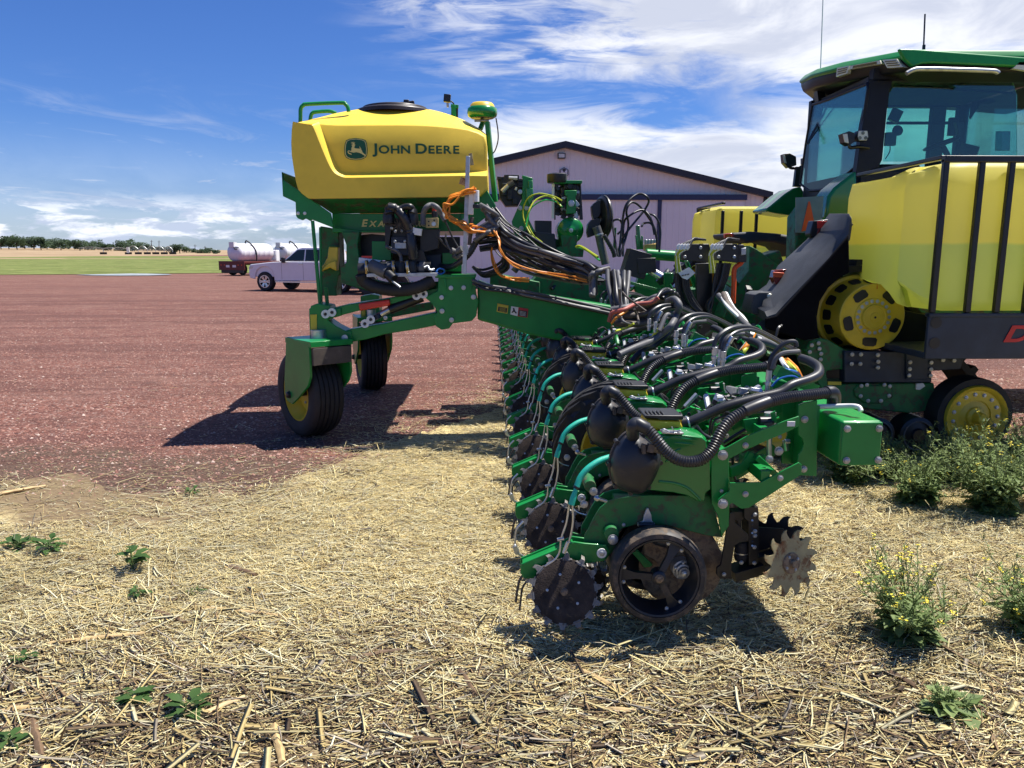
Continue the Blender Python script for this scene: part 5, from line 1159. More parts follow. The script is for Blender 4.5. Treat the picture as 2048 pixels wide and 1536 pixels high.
for k in range(150):
    x = rnd.uniform(1170, 1560); y = rnd.uniform(640, 790); Y = rnd.uniform(5.3, 8.0); c = P(x, y, Y); s_ = rnd.uniform(.015, .05); m_ = rnd.choice([BLK, BLK, HOSE, GREEN, DGREEN, ALU, FGREEN, THOSE])
    if c.z < .45: continue
    rot = Matrix.Rotation(rnd.uniform(0, 3), 3, 'Y') @ Matrix.Rotation(rnd.uniform(0, 3), 3, 'X'); d = rot @ Vector((0, 0, s_ * 2))
    if rnd.random() < .4: mb.box(c, (s_, s_, s_ * 1.6), m_, rot)
    else: mb.tube([c - d, c + Vector((0, 0, s_)), c + d], s_ * .3, m_, 6)
for k in range(60):
    x = rnd.uniform(1000, 1560); y = rnd.uniform(470, 640); Y = rnd.uniform(7.3, 8.6); c = P(x, y, Y); s_ = rnd.uniform(.03, .10); m_ = rnd.choice([BLK, BLK, HOSE, DGREEN, DGREEN, HOSE, FGREEN])
    rot = Matrix.Rotation(rnd.uniform(0, 3), 3, 'Y') @ Matrix.Rotation(rnd.uniform(0, 3), 3, 'X'); d = rot @ Vector((0, 0, s_ * 1.5))
    if y < 545 and x > 1060: continue
    if rnd.random() < .5: mb.box(c, (s_, s_, s_ * 1.3), m_, rot)
    else: mb.tube([c - d, c + Vector((.05, 0, s_)), c + d], s_ * .22, m_, 6)
o = part(mb, 'fitting_cluster'); o['kind'] = 'stuff'
# ================================================================ TRACTOR
def PX(px, py, X):
    d = ray(px, py); return CAMLOC + d * (X / d.x)
tractor = thing('tractor', 'green tracked tractor with a black glazed cab and yellow side tanks, hitched to the planter', 'tractor', (4.6, 8.65, 0))
def tpart(mb, name, parent=None, **k): return mb.build(name, parent or tractor, **k)
def px_pts(z_, l, Y): return [P(*z_(*q), Y) for q in l]
YN, YFc = 7.80, 9.15
XR = P(1729, 250, YN).x
XF = XR + 1.75                      # front of the cab, out of frame
# rear corner pillars, rails
mb = MB()
mb.pp(A(z4, [(795, 395), (1000, 395), (985, 420), (962, 500), (945, 640), (905, 1045), (880, 1100), (690, 1180), (705, 1080), (745, 780), (790, 560)]), YN, .09, CAB)
def rearplate(mb, l, m, t=.05, X=XR):
    q = [PX(*z4(*p), X) for p in l]; plate_uv(mb, (X, 0, 0), (0, 1, 0), (0, 0, 1), [(p.y, p.z) for p in q], t, m)
zt_ = P(*z4(1000, 395), YN).z; zr_ = P(*z4(1000, 430), YN).z; zbt = P(*z4(900, 1140), YN).z
mb.box2((XR + .05, YN, zt_ - .02), (XF + .2, YN + .09, zt_ + .10), CAB)
mb.box2((XR, YFc, zbt), (XR + .12, YFc + .08, zt_ + .05), CAB); mb.box2((XF, YN, zbt), (XF + .12, YN + .09, zt_ + .05), CAB); mb.box2((XF, YFc, zbt), (XF + .12, YFc + .08, zt_ + .05), CAB)
mb.box2((XR, YN, zbt - .9), (XF + .12, YFc + .08, zbt), CAB); mb.box2((XR + .05, YFc, zt_ - .02), (XF + .2, YFc + .09, zt_ + .10), CAB)
q = P(*z4(1310, 700), YFc)
mb.box2((q.x, YFc, zbt), (q.x + .16, YFc + .08, zt_), SEATM)
mb.bar(P(*z4(940, 750), YFc - .05), P(*z4(1480, 750), YFc - .05), .018, CAB, 8)
mb.bar(P(*z4(1050, 445), YN + .1), P(*z4(1960, 510), YN + .1), .012, CAB, 8)
# glazing bead round the rear window
rw = [(345, 602), (470, 560), (640, 490), (785, 432), (792, 470), (745, 780), (705, 1090), (600, 1180), (490, 1265), (400, 1292), (320, 1298), (245, 1240), (290, 920)]
q = [PX(*z4(*p), XR) for p in rw]; mb.tube(q + [q[0]], .018, CAB, 6, smooth=False)
cab = tpart(mb, 'cab', bevel=.006)
mb = MB(); rearplate(mb, rw, GLASS, .008); mb.build('rear_window', cab, smooth=0)
mb = MB(); q = px_pts(z4, [(1010, 425), (1960, 425), (1992, 520), (1992, 1060), (915, 1060), (960, 520)], YN + .03); mb.prism([(p.x, p.z) for p in q], YN + .03, YN + .038, GLASS); mb.build('side_window', cab, smooth=0)
mb = MB(); mb.box2((XR + .12, YFc + .03, zbt), (XF, YFc + .038, zt_), GLASS); mb.build('side_window', cab, smooth=0)
mb = MB(); mb.box2((XF + .05, YN + .1, zbt), (XF + .058, YFc, zt_), GLASS); mb.build('front_window', cab, smooth=0)
# interior
mb = MB(); mb.box2((XR + .05, YN + .1, zt_ + .0), (XF, YFc, zt_ + .04), SEATM); mb.build('headliner', cab)
mb = MB(); YS = 8.4
q = [P(*z4(*p), YS) for p in [(520, 880), (545, 850), (600, 835), (690, 850), (720, 900), (720, 1160), (540, 1150), (515, 1000)]]
yy_ = [PX(*z4(*p), XR + .25) for p in [(520, 880), (720, 1150)]]
mb.box2((XR + .22, 8.15, zbt), (XR + .38, 8.80, yy_[0].z), SEATM); mb.box2((XR + .38, 8.2, zbt - .1), (XR + .85, 8.75, zbt + .12), SEATM)
mb.build('seat', cab, bevel=.05, seg=3)
mb = MB(); a_, b_ = P(*z4(1262, 965), YS), P(*z4(1500, 870), YS); cc = (a_ + b_) / 2; ax = (b_ - a_).normalized(); nn = ax.cross(Vector((0, 1, 0))).normalized()
r_ = (b_ - a_).length / 2; mb.tube([cc + ax * r_ * math.cos(t) + Vector((0, r_ * math.sin(t), 0)) for t in [k * .5236 for k in range(13)]], .016, BLK, 8, smooth=False)
mb.bar(cc, P(*z4(1480, 1100), YS), .03, BLK, 10); mb.beam(cc - ax * r_, cc + ax * r_, .03, .015, BLK); mb.build('steering_wheel', cab, smooth=50)
mb = MB(); mb.pp(A(z4, [(1500, 740), (1565, 745), (1575, 900), (1530, 900), (1520, 820)]), 8.3, .06, BLK); mb.pp(A(z4, [(1540, 905), (1695, 940), (1670, 1010), (1520, 1000)]), 8.2, .05, BLK)
mb.pp(A(z4, [(1640, 560), (1720, 540), (1960, 500), (1960, 520), (1760, 600), (1700, 590), (1620, 720), (1610, 700)]), 8.9, .02, BLK); mb.pp(A(z4, [(1828, 815), (1940, 815), (1935, 972), (1822, 972)]), 7.95, .02, BLUEGL := glass('sun shade film', (.2, .42, .42), .1))
mb.bar(P(*z4(1020, 780), 8.0), P(*z4(1020, 850), 8.0), .001, BLK); mb.lathe([(0, 0), (.05, 0), (.055, .02), (0, .03)], P(*z4(1022, 815), 8.0), (0, -1, .2), BLK, 20)
mb.box(P(*z4(970, 880), 8.0), (.10, .05, .13), SEATM); mb.tube(AY(z4, [(968, 920), (965, 980), (930, 1040)], 8.0), .006, BLK, 5); mb.box(P(*z4(1010, 690), 8.6), (.11, .06, .13), BLK, Matrix.Rotation(.4, 3, 'Y'))
mb.box(P(*z4(1475, 780), 9.0), (.10, .05, .2), BLK); split(mb.build('monitor', cab, bevel=.004))
# roof
RXR = P(1803, 130, 7.55).x; zg = P(*z4(1090, 240), 7.55).z; ztop = P(*z4(1040, 145), 7.62).z
print('roof', RXR, zg, ztop, zt_)
RA = P(*z4(1090, 240), 7.52); RB = P(*z4(535, 340), 8.2); RC_ = P(*z4(230, 440), 9.28)
print('roofpts', RA, RB, RC_)
def plan(ins, z, flat=0):
    cx_, cy_ = RA.x + 1.2, 8.6
    q = [(RA.x, RA.y), (RA.x + 2.6, 7.52), (RA.x + 2.6, 9.75), (RC_.x + .3, 9.72), (RC_.x, RC_.y), (RB.x - .05, 8.75), (RB.x, RB.y)]
    zz_ = [0, 0, 0, RC_.z - RA.z, RC_.z - RA.z, (RC_.z + RB.z) / 2 - RA.z, RB.z - RA.z]
    out = []
    for (x, y), dz in zip(q, zz_):
        v_ = Vector((cx_ - x, cy_ - y, 0)); v_.normalize(); out.append(Vector((x, y, z + dz * (1 - flat))) + v_ * ins)
    return out
def PN(px, py, c, n): d_ = ray(px, py); return CAMLOC + d_ * ((Vector(c) - CAMLOC).dot(Vector(n)) / d_.dot(Vector(n)))
mb = MB(); zl = P(*z4(1000, 385), YN).z
mb.loft([plan(.32, zl - .04), plan(.16, zl + .0), plan(.06, zg - .10), plan(.03, zg - .03), plan(.025, zg + .012)], CAB)
roof = tpart(mb, 'roof', bevel=.02, seg=3)
mb = MB(); mb.pp(A(z4, [(1040, 150), (1170, 152), (2048, 218), (2400, 243), (2400, 305), (1990, 295), (1310, 266), (1230, 271), (1150, 298), (1082, 236)]), 7.50, .05, GREEN); mb.loft([plan(.03, zg - .0), plan(.0, zg + .025), plan(.02, zg + .05), plan(.07, zg + (ztop - zg) * .80, .0), plan(.36, ztop, .2), plan(.8, ztop + .03, .8)], GREEN); mb.build('roof_cap', roof, bevel=.02, seg=3)
nch = (RB - RA).cross(Vector((0, 0, 1))).normalized()
if nch.y > 0: nch = -nch
for l in ([(540, 305), (640, 285), (622, 350), (532, 378)], [(650, 288), (885, 244), (896, 272), (636, 318)], [(905, 240), (1020, 232), (1072, 298), (945, 306)]):
    q = [PN(*z4(*p), RA + nch * .02, nch) for p in l]; mb = MB(); mb.loft([q, [p - nch * .12 for p in q]], LENS)
    for k in (.25, .5, .75): a_ = q[0].lerp(q[3], k); b_ = q[1].lerp(q[2], k); mb.bar(a_.lerp(b_, .12) + nch * .002, a_.lerp(b_, .88) + nch * .002, .006, LENSD, 5)
    mb.build('roof_lamp', roof)
mb = MB(); mb.pp(A(z4, [(1960, 310), (2010, 258), (2100, 255), (2080, 330)]), 7.50, .04, LENS); mb.build('roof_lamp', roof)
mb = MB(); mb.tube(AY(z4, [(1100, 350), (1150, 325), (1220, 315), (1500, 320), (1780, 330), (1830, 340), (1840, 350)], 7.48), .022, ALU, 10); mb.build('grab_rail', roof, smooth=60)
mb = MB(); mb.pp(A(z4, [(380, 490), (440, 500), (470, 600), (400, 640)]), 9.0, .1, BLK)
mb.tube(AY(z4, [(430, 590), (400, 720), (340, 840), (300, 920)], 8.95), .012, BLK, 6); mb.tube(AY(z4, [(465, 600), (420, 700), (350, 830), (310, 915)], 8.93), .010, BLK, 6); mb.tube(AY(z4, [(540, 590), (430, 740), (330, 880)], 8.9), .008, BLK, 6); split(mb.build('window_wiper', cab, smooth=60))
# lamps on the rear pillars
def work_lamp(l, Y, face, arm, m1=LENS):
    mb = MB(); mb.pp(A(z4, l), Y, .10, BLK); 
    if arm: mb.tube(AY(z4, arm, Y + .05), .018, BLK, 8)
    o = tpart(mb, 'work_lamp', bevel=.015, seg=3); mb = MB(); mb.pp(A(z4, face), Y - .006, .01, m1); mb.build('lamp_lens', o, bevel=.003); return o
work_lamp([(585, 835), (640, 815), (680, 830), (685, 900), (640, 930), (600, 905)], 7.7, [(588, 838), (625, 835), (636, 912), (602, 905)], [(640, 930), (650, 948), (720, 942), (800, 950)])
o = work_lamp([(712, 808), (790, 808), (797, 860), (782, 893), (718, 893), (705, 860)], 7.68, [(716, 812), (786, 812), (792, 860), (780, 890), (720, 890), (710, 860)], None)
mb = MB()
for x, y in [(750, 830), (725, 870), (772, 870)]: mb.lathe([(0, 0), (.018, 0), (.014, -.004), (0, -.004)], P(*z4(x, y), 7.67), (0, -1, 0), LENSD, 12)
split(mb.build('lamp_reflector', o))
work_lamp([(105, 1000), (160, 992), (212, 1020), (215, 1090), (150, 1112), (112, 1070)], 9.75, [(102, 1005), (120, 1008), (135, 1075), (115, 1070)], [(150, 1100), (180, 1115), (280, 1105), (310, 1080)])
work_lamp([(270, 1030), (350, 1015), (356, 1050), (310, 1110), (270, 1080)], 9.8, [(270, 1034), (276, 1034), (276, 1075), (272, 1075)], [(290, 1100), (240, 1108), (232, 1180), (225, 1260)])
mb = MB(); mb.beam(P(*z4(235, 1105), 9.75), P(*z4(215, 1265), 9.75), .06, .09, BLK, up=(1, 0, 0)); tpart(mb, 'lamp_bracket')
mb = MB(); mb.bar(P(1648, -60, 9.6), P(1641, 140, 9.6), .006, WHT, 6); tpart(mb, 'antenna')
mb = MB(); mb.bar(P(1850, 28, 8.2), P(1847, 100, 8.2), .008, BLK, 6); mb.bar(P(1848, 90, 8.2), P(1847, 105, 8.2), .016, BLK, 8); tpart(mb, 'antenna')
# rear bodywork
mb = MB()
mb.pp(A(z4, [(-30, 1440), (0, 1420), (120, 1320), (190, 1275), (250, 1262), (272, 1300), (270, 1350), (205, 1500), (60, 1480), (-30, 1462)]), 9.35, .5, FGREEN)
mb.pp(A(z4, [(440, 1530), (470, 1340), (520, 1270), (620, 1190), (700, 1130), (720, 1530)]), 7.75, .35, FGREEN)
mb.pp(A(z4, [(330, 1350), (470, 1330), (440, 1530), (200, 1900), (215, 1500)]), 8.6, .3, DGREEN)
split(tpart(mb, 'rear_bodywork', bevel=.03, seg=3))
mb = MB(); mb.pp([(1592, 395), (1647, 392), (1644, 455), (1622, 466), (1592, 465)], 7.70, .015, mat('faded grey green plate', (.16, .25, .22), .5))
pl_ = tpart(mb, 'marker_plate'); bpy.data.meshes[pl_.data.name]
mb = MB(); mb.pp([(1617, 403), (1620, 403), (1631, 457), (1603, 463)], 7.692, .004, ORL); mb.build('warning_triangle', pl_)
# rear drive line and hitch behind the track
mb = MB()
mb.pp([(1490, 560), (1600, 540), (1760, 560), (1760, 900), (1560, 900), (1500, 760)], 8.2, .9, BLK)
mb.pp([(1500, 520), (1560, 500), (1600, 620), (1560, 700), (1500, 660)], 8.1, .3, DGREEN)
mb.box2((4.0, 8.0, .75), (7.5, 9.3, 1.9), DGREEN)
split(tpart(mb, 'rear_axle_housing', bevel=.02))
# near fender
def fender(near, far, Yn, Yf, th=.05):
    a = [P(*q, Yn) for q in near]; b = [P(*q, Yf) for q in far]; mb = MB()
    rings = []
    for p, q in zip(a, b):
        d = Vector((.35, 0, -.94)) * th; m1 = p.lerp(q, .06) - d * .8; m2 = p.lerp(q, .94) - d * .8
        rings.append([p - Vector((0, 0, .04)), p, m1, m2, q, q - Vector((0, 0, .04)), q + d, p + d])
    mb.loft(rings, FEND); return mb
nr = A(z5, [(838, 108), (830, 118), (818, 200), (700, 345), (560, 490), (450, 605), (390, 672), (335, 690)])
fr = A(z5, [(706, 104), (700, 112), (615, 215), (500, 320), (400, 408), (335, 520), (262, 570), (245, 640)])
mb = fender(nr, fr, 6.150, 7.050); fo = tpart(mb, 'fender', bevel=.015, smooth=45)
mb = MB(); mb.pp(A(z5, [(392, 684), (700, 352), (822, 205), (826, 430), (770, 455), (700, 520), (650, 600), (634, 690), (640, 790), (652, 815), (560, 830), (330, 760), (330, 700)]), 6.100, .03, DARKR); mb.pp(A(z5, [(330, 690), (560, 560), (640, 700), (600, 900), (330, 900)]), 7.300, .1, DARKR)
split(tpart(mb, 'mud_flap', bevel=.01))
mb = MB(); mb.pp(A(z5, [(612, 122), (718, 112), (722, 205), (690, 218), (600, 222), (590, 200)]), 6.850, .12, BLK); lb = mb.build('tail_lamp', fo, bevel=.008)
mb = MB(); mb.pp(A(z5, [(634, 128), (698, 124), (696, 166), (636, 168)]), 6.840, .012, LRED); mb.pp(A(z5, [(638, 170), (694, 168), (690, 208), (630, 208)]), 6.840, .012, LRED2); mb.build('lamp_lens', lb, bevel=.002)
mb = MB(); mb.pp(A(z5, [(385, 415), (455, 408), (462, 460), (440, 500), (390, 498), (372, 460)]), 6.700, .10, LRED2); mb.pp(A(z5, [(372, 425), (440, 430), (430, 460), (375, 455)]), 6.690, .01, ORL); mb.build('tail_lamp', fo, bevel=.008)
mb = MB(); mb.pp(A(z5, [(262, 560), (290, 545), (365, 543), (372, 600), (330, 690), (250, 672), (242, 640)]), 6.600, .25, FEND); mb.lathe([(0, 0), (.028, 0), (.02, .015), (0, .018)], P(*z5(352, 568), 6.590), (0, -1, 0), LENS, 14); mb.build('fender_tip', fo, bevel=.02, seg=3)
mb = MB(); mb.pp(A(z5, [(130, 196), (240, 186), (400, 198), (505, 214), (525, 262), (560, 330), (530, 340), (470, 275), (380, 250), (300, 244), (215, 258), (200, 240), (140, 225)]), 9.7, .9, FEND); f2 = tpart(mb, 'fender', bevel=.03, seg=3)
mb = MB(); mb.pp(A(z5, [(86, 200), (130, 196), (132, 222), (90, 226)]), 9.68, .06, LRED); mb.build('tail_lamp', f2, bevel=.005)
# track assembly
Cd = P(*z5(965, 692), 6.120); Cf = P(*z5(1592, 1270), 5.950); print('idler z', Cf.z); Cf.z = min(.36, Cf.z); Cr = Vector((Cd.x - (Cf.x - Cd.x) * .95, 0, .375))
print('track', Cd, Cf)
def hull(cs, k=24):
    pts = []
    for c, r in cs:
        for i in range(k): pts.append((c.x + r * math.cos(2 * math.pi * i / k), c.z + r * math.sin(2 * math.pi * i / k)))
    pts = sorted(set(pts)); 
    def half(p):
        h = []
        for q in p:
            while len(h) > 1 and (h[-1][0] - h[-2][0]) * (q[1] - h[-2][1]) - (h[-1][1] - h[-2][1]) * (q[0] - h[-2][0]) <= 0: h.pop()
            h.append(q)
        return h[:-1]
    return half(pts) + half(pts[::-1])
def belt(y0, y1, name='track_belt'):
    mb = MB(); cs = [(Cd, .36), (Cf, .315), (Cr, .315)]
    o_ = hull([(c, r + .055) for c, r in cs]); i_ = hull(cs)
    n = 120
    def res(l):
        l = [Vector((x, 0, z)) for x, z in l + [l[0]]]; L = sum((b - a).length for a, b in zip(l, l[1:])); return resample(l, L / n * .9999)[:n]
    c = sum([Vector((c.x, 0, c.z)) for c, r in cs], Vector()) / 3
    a = res(o_); ring = []
    for k in range(n):
        t = (a[(k + 1) % n] - a[k - 1]).normalized(); nn = Vector((-t.z, 0, t.x)); 
        if nn.dot(a[k] - c) < 0: nn = -nn
        p = a[k]; q = p - nn * .055; ring.append([Vector((p.x, y0, p.z)), Vector((p.x, y1, p.z)), Vector((q.x, y1, q.z)), Vector((q.x, y0, q.z))])
        if k % 3 == 0: 
            w_ = t * .035
            for ya, yb in ((y0, (y0 + y1) / 2 - .02), ((y0 + y1) / 2 + .02, y1)):
                mb.loft([[Vector((s_.x, yy__, s_.z)) for s_ in (p - w_, p + w_, p + w_ * .7 + nn * .045, p - w_ * .7 + nn * .045)] for yy__ in (ya, yb)], RUB)
    mb.loft(ring + [ring[0]], RUB, caps=False)
    return tpart(mb, name, smooth=40)
belt(6.42, 6.85); belt(11.15, 11.70)
def scl(l, k): return [(r * k, t) for r, t in l]
def drive(yh, s_=1):
    n = Vector((0, -s_, 0)); c = Vector((Cd.x, yh, Cd.z)); mb = MB()
    mb.lathe([(0, .030), (.035, .030), (.04, .022), (.085, .020), (.09, .028), (.10, .028), (.105, .005), (.150, .0), (.155, -.012), (.25, -.018), (.262, -.014), (.270, -.022), (.268, -.05), (.258, -.10), (.268, -.20), (.290, -.28), (.305, -.32), (.330, -.33), (.335, -.36), (.30, -.5)], c, n, YEL, 56)
    for k in range(18): a = k * .349; mb.bolt(c + Vector((.130 * math.cos(a), 0, .130 * math.sin(a))) + n * .002, .012, ALU, n)
    for k in range(14):
        a = k * .4488; d = Vector((math.cos(a), 0, math.sin(a))); t = Vector((-math.sin(a), 0, math.cos(a))); sl = (n * 1.0 - d * .30).normalized(); q = c + d * .2825 - n * .235
        plate_uv(mb, q, t, sl, [(-.045, -.03), (-.03, -.045), (.03, -.045), (.045, -.03), (.040, .035), (.022, .048), (-.022, .048), (-.040, .035)], .006, BLK)
    for k in range(5):
        a = k * 1.2566 + .9; d = Vector((math.cos(a), 0, math.sin(a))); t = Vector((-math.sin(a), 0, math.cos(a))); q = c + d * .207 - n * .012
        plate_uv(mb, q, t, d, [(-.06, -.025), (-.045, -.038), (.045, -.038), (.06, -.025), (.055, .020), (.035, .034), (-.035, .034), (-.055, .020)], .010, BLK)
    mb.lathe([(0, .033), (.010, .033), (0, .034)], c, n, BLK, 8)
    return tpart(mb, 'drive_wheel', smooth=35)
drive(6.120, 1); drive(11.65, -1)
def idler(c, y, s_=1):
    n = Vector((0, -s_, 0)); c = Vector((c.x, y, c.z)); mb = MB()
    mb.lathe(scl([(0, .11), (.045, .11), (.05, .09), (.055, .03), (.085, .02), (.09, .0), (.14, -.015), (.145, -.005), (.235, .0), (.25, .02), (.275, .03), (.283, .015), (.285, -.20), (.2, -.20)], .92), c, n, YEL, 56)
    for k in range(15): a = k * .4189; mb.bolt(c + Vector((.185 * math.cos(a), 0, .185 * math.sin(a))) + n * -.002, .014, ALU, n)
    for k in range(8): a = k * .785; mb.bolt(c + Vector((.075 * math.cos(a), 0, .075 * math.sin(a))) + n * .018, .007, YEL, n)
    mb.lathe(scl([(.285, .0), (.34, -.005), (.345, -.03), (.345, -.2), (.285, -.2)], .92), c, n, RUB, 56); mb.lathe(scl([(0, .111), (.008, .111)], .92), c, n, WHT, 8)
    return tpart(mb, 'idler_wheel', smooth=35)
idler(Cf, 6.000); idler(Cr, 6.000); idler(Cf, 11.8, -1); idler(Cr, 11.8, -1)
for px_ in (990, 1230, 760):
    q = P(*z5(px_, 1362), 6.020); q.z = .20; mb = MB(); mb.lathe([(0, .02), (.05, .02), (.06, 0), (.11, -.01), (.115, .008), (.125, .008), (.15, -.005), (.152, -.2), (0, -.2)], q, (0, -1, 0), BLK, 36); mb.lathe([(.114, .010), (.124, .012), (.126, .008)], q, (0, -1, 0), GHOSE, 36); tpart(mb, 'track_roller', smooth=35)
mb = MB()
mb.pp(A(z5, [(565, 890), (590, 835), (650, 816), (700, 826), (800, 885), (1000, 900), (1000, 1000), (900, 1010), (800, 1008), (770, 1000), (690, 1010), (688, 1030), (700, 1090), (760, 1090), (860, 1085), (1325, 1082), (1335, 1180), (1340, 1240), (1180, 1260), (930, 1235), (720, 1190), (640, 1090), (600, 980)]), 6.180, .30, DGREEN)
mb.pp(A(z5, [(870, 1095), (1060, 1095), (1085, 1120), (1080, 1170), (1000, 1205), (910, 1200), (855, 1160), (850, 1120)]), 6.165, .02, DGREEN)
fr_ = tpart(mb, 'track_frame', bevel=.01)
mb = MB(); mb.pp(A(z5, [(795, 892), (1310, 900), (1500, 940), (1480, 1000), (1310, 1010), (1310, 1078), (795, 1078)]), 6.140, .10, NAVY); mb.pp(A(z5, [(1160, 905), (1310, 940), (1310, 1060), (1160, 1060)]), 6.120, .03, NAVY)
mb.pp(A(z5, [(1090, 640), (1290, 680), (1290, 940), (1060, 900)]), 6.250, .2, BLK); split(mb.build('mounting_bracket', fr_, bevel=.006))
mb = MB()
for x, y in [(640, 845), (600, 858), (645, 878), (588, 898), (655, 908), (652, 942), (590, 940), (838, 912), (890, 912), (835, 968), (886, 968), (1180, 958), (1178, 998), (1174, 1036), (1305, 960), (1304, 1000), (1302, 1038), (990, 915), (992, 955), (990, 990), (892, 1098), (925, 1092), (1028, 1092), (1060, 1100), (888, 1158), (932, 1186), (1008, 1186), (1056, 1156), (1375, 945), (1440, 948)]:
    mb.lathe([(0, 0), (.017, 0), (.017, .01), (0, .013)], P(*z5(x, y), 6.115 if x > 780 and y < 1085 else 6.165), (0, -1, 0), BOLT, 10)
mb.pp(A(z5, [(1220, 1085), (1260, 1082), (1272, 1100), (1240, 1122), (1218, 1120)]), 6.160, .02, WHT); mb.pp(A(z5, [(697, 1072), (776, 1074), (776, 1094), (697, 1092)]), 6.170, .012, SIGNY)
split(mb.build('bolt', fr_, bevel=.001))
# yellow side tanks
m, nt, b, g = principled('translucent yellow tank plastic'); TNK = m
ob = g.new('ShaderNodeTexCoord').outputs['Object']; sp = g.new('ShaderNodeSeparateXYZ'); nt.links.new(ob, sp.inputs[0])
zliq = P(1850, 487, 5.600).z; zz0 = g.m('ADD', sp.outputs[2], g.m('MULTIPLY', g.noise(ob, 3, 3), .03))
c = g.mix(g.ss(zz0, zliq, zliq + .03), (.60, .72, .30), (.92, .84, .25)); c = g.mix(g.ss(g.noise(ob, 1.2, 4, .6), .3, .7, 0, .12), c, (.80, .80, .38))
nt.links.new(c, b.inputs['Base Color']); b.inputs['Roughness'].default_value = .42
tr = g.new('ShaderNodeBsdfTranslucent'); nt.links.new(c, tr.inputs[0]); ms = g.new('ShaderNodeMixShader'); ms.inputs[0].default_value = .55
nt.links.new(b.outputs[0], ms.inputs[1]); nt.links.new(tr.outputs[0], ms.inputs[2]); nt.links.new(ms.outputs[0], nt.nodes['Material Output'].inputs[0])
XT = P(1700, 450, 6.700).x; X1 = P(1868, 450, 5.600).x; zT = P(1888, 316, 5.600).z; zB = P(1868, 625, 5.600).z
print('tank', XT, X1, zT, zB)
def side_tank(s_):               # s_ = 1 near, -1 far (mirrored about the tractor's centre line)
    yc = 8.9; Yo = 5.600; fy = lambda y: y if s_ > 0 else 2 * yc - y
    prof = [(XT + .04, 6.850), (XT, 6.700), (XT, 6.260), (XT + .03, 6.140), (XT + .10, 6.060), (XT + .115, 6.000), (XT + .15, 6.000), (X1 - .12, 5.820), (X1 - .03, 5.660), (X1 + .05, 5.605), (X1 + .2, 5.600), (XT + 3.4, 5.600), (XT + 3.6, 5.700), (XT + 3.7, 6.000), (XT + 3.7, 6.850)]
    cxx, cyy = XT + 1.9, 6.300
    def ring(z, ins, dz=0.0): return [Vector((x + (cxx - x) / abs(cxx - x) * ins if abs(cxx - x) > .01 else x, fy(y + (ins if y < cyy else -ins * .5)), z + (dz * max(0, (X1 - x) / (X1 - XT)) if x < X1 else 0))) for x, y in prof]
    mb = MB(); rise = .16
    mb.loft([ring(zB, .16, rise), ring(zB + .02, .06, rise), ring(zB + .09, .0, rise * .8), ring(zB + .5, 0), ring(zT - .20, 0), ring(zT - .07, .02, -.02), ring(zT - .015, .08, -.08), ring(zT, .18, -.13)], TNK)
    o = tpart(mb, 'side_tank', bevel=.0, smooth=50)
    mb = MB()
    xs = [P(p, 470, 5.570).x for p in (1878, 1949, 2008)]; st = xs[2] - xs[1]; xs += [xs[2] + st * k for k in range(1, 6)]
    for x in xs: mb.box2((x - .021, fy(5.550), zB), (x + .021, fy(5.590), zT - .01), NAVYB)
    for x in xs[:3]: mb.box2((x - .021, fy(6.87), zB), (x + .021, fy(6.91), zT - .1), NAVYB)
    mb.box2((xs[0] - .021, fy(5.540), zT - .035), (xs[-1], fy(5.600), zT + .012), NAVYB)
    mb.box2((xs[0] - .02, fy(5.600), zT - .01), (xs[0] + .03, fy(6.900), zT + .02), NAVYB)
    tpart(mb, 'tank_cage', bevel=.006)
    mb = MB(); xb = P(1852, 680, 5.550).x; zb2 = P(1852, 718, 5.550).z
    mb.box2((xb, fy(5.540), zb2), (XT + 3.6, fy(5.570), zB - .003), NAVY); mb.box2((xb, fy(5.570), zb2), (XT + 3.6, fy(6.700), zb2 + .05), NAVY); mb.box2((xb - .0, fy(5.530), zB - .03), (XT + 3.6, fy(5.600), zB - .002), NAVY)
    base = tpart(mb, 'tank_base', bevel=.006)
    if s_ > 0:
        mb = MB()
        for x, y in [(1336, 725), (1327, 845)]: mb.lathe([(0, .002), (.042, .002), (.042, 0)], P(*z5(x, y), 5.538), (0, -1, 0), BLK, 24)
        split(mb.build('lifting_hole', base))
        letters('DE', z5(1732, 836), 5.536, 92 / 2.954, mat('sign red', (.50, .02, .02), .5), base, bold=.045, wide=1.5, shear=.3)
        mb = MB(); mb.pp(A(z5, [(803, 484), (824, 484), (824, 515), (803, 515)]), 6.680, .005, LRED)
        q = [PX(*z5(*p), XT - .002) for p in [(803, 484), (824, 485), (824, 515), (803, 514)]]; mb = MB(); plate_uv(mb, (XT - .003, 0, 0), (0, 1, 0), (0, 0, 1), [(p.y, p.z) for p in q], .003, LRED)
        q = [PX(*z5(*p), XT - .002) for p in [(945, 491), (989, 493), (989, 526), (945, 524)]]; plate_uv(mb, (XT - .003, 0, 0), (0, 1, 0), (0, 0, 1), [(p.y, p.z) for p in q], .003, LRED)
        split(mb.build('reflector', o))
NAVYB = BLK
side_tank(1); side_tank(-1)

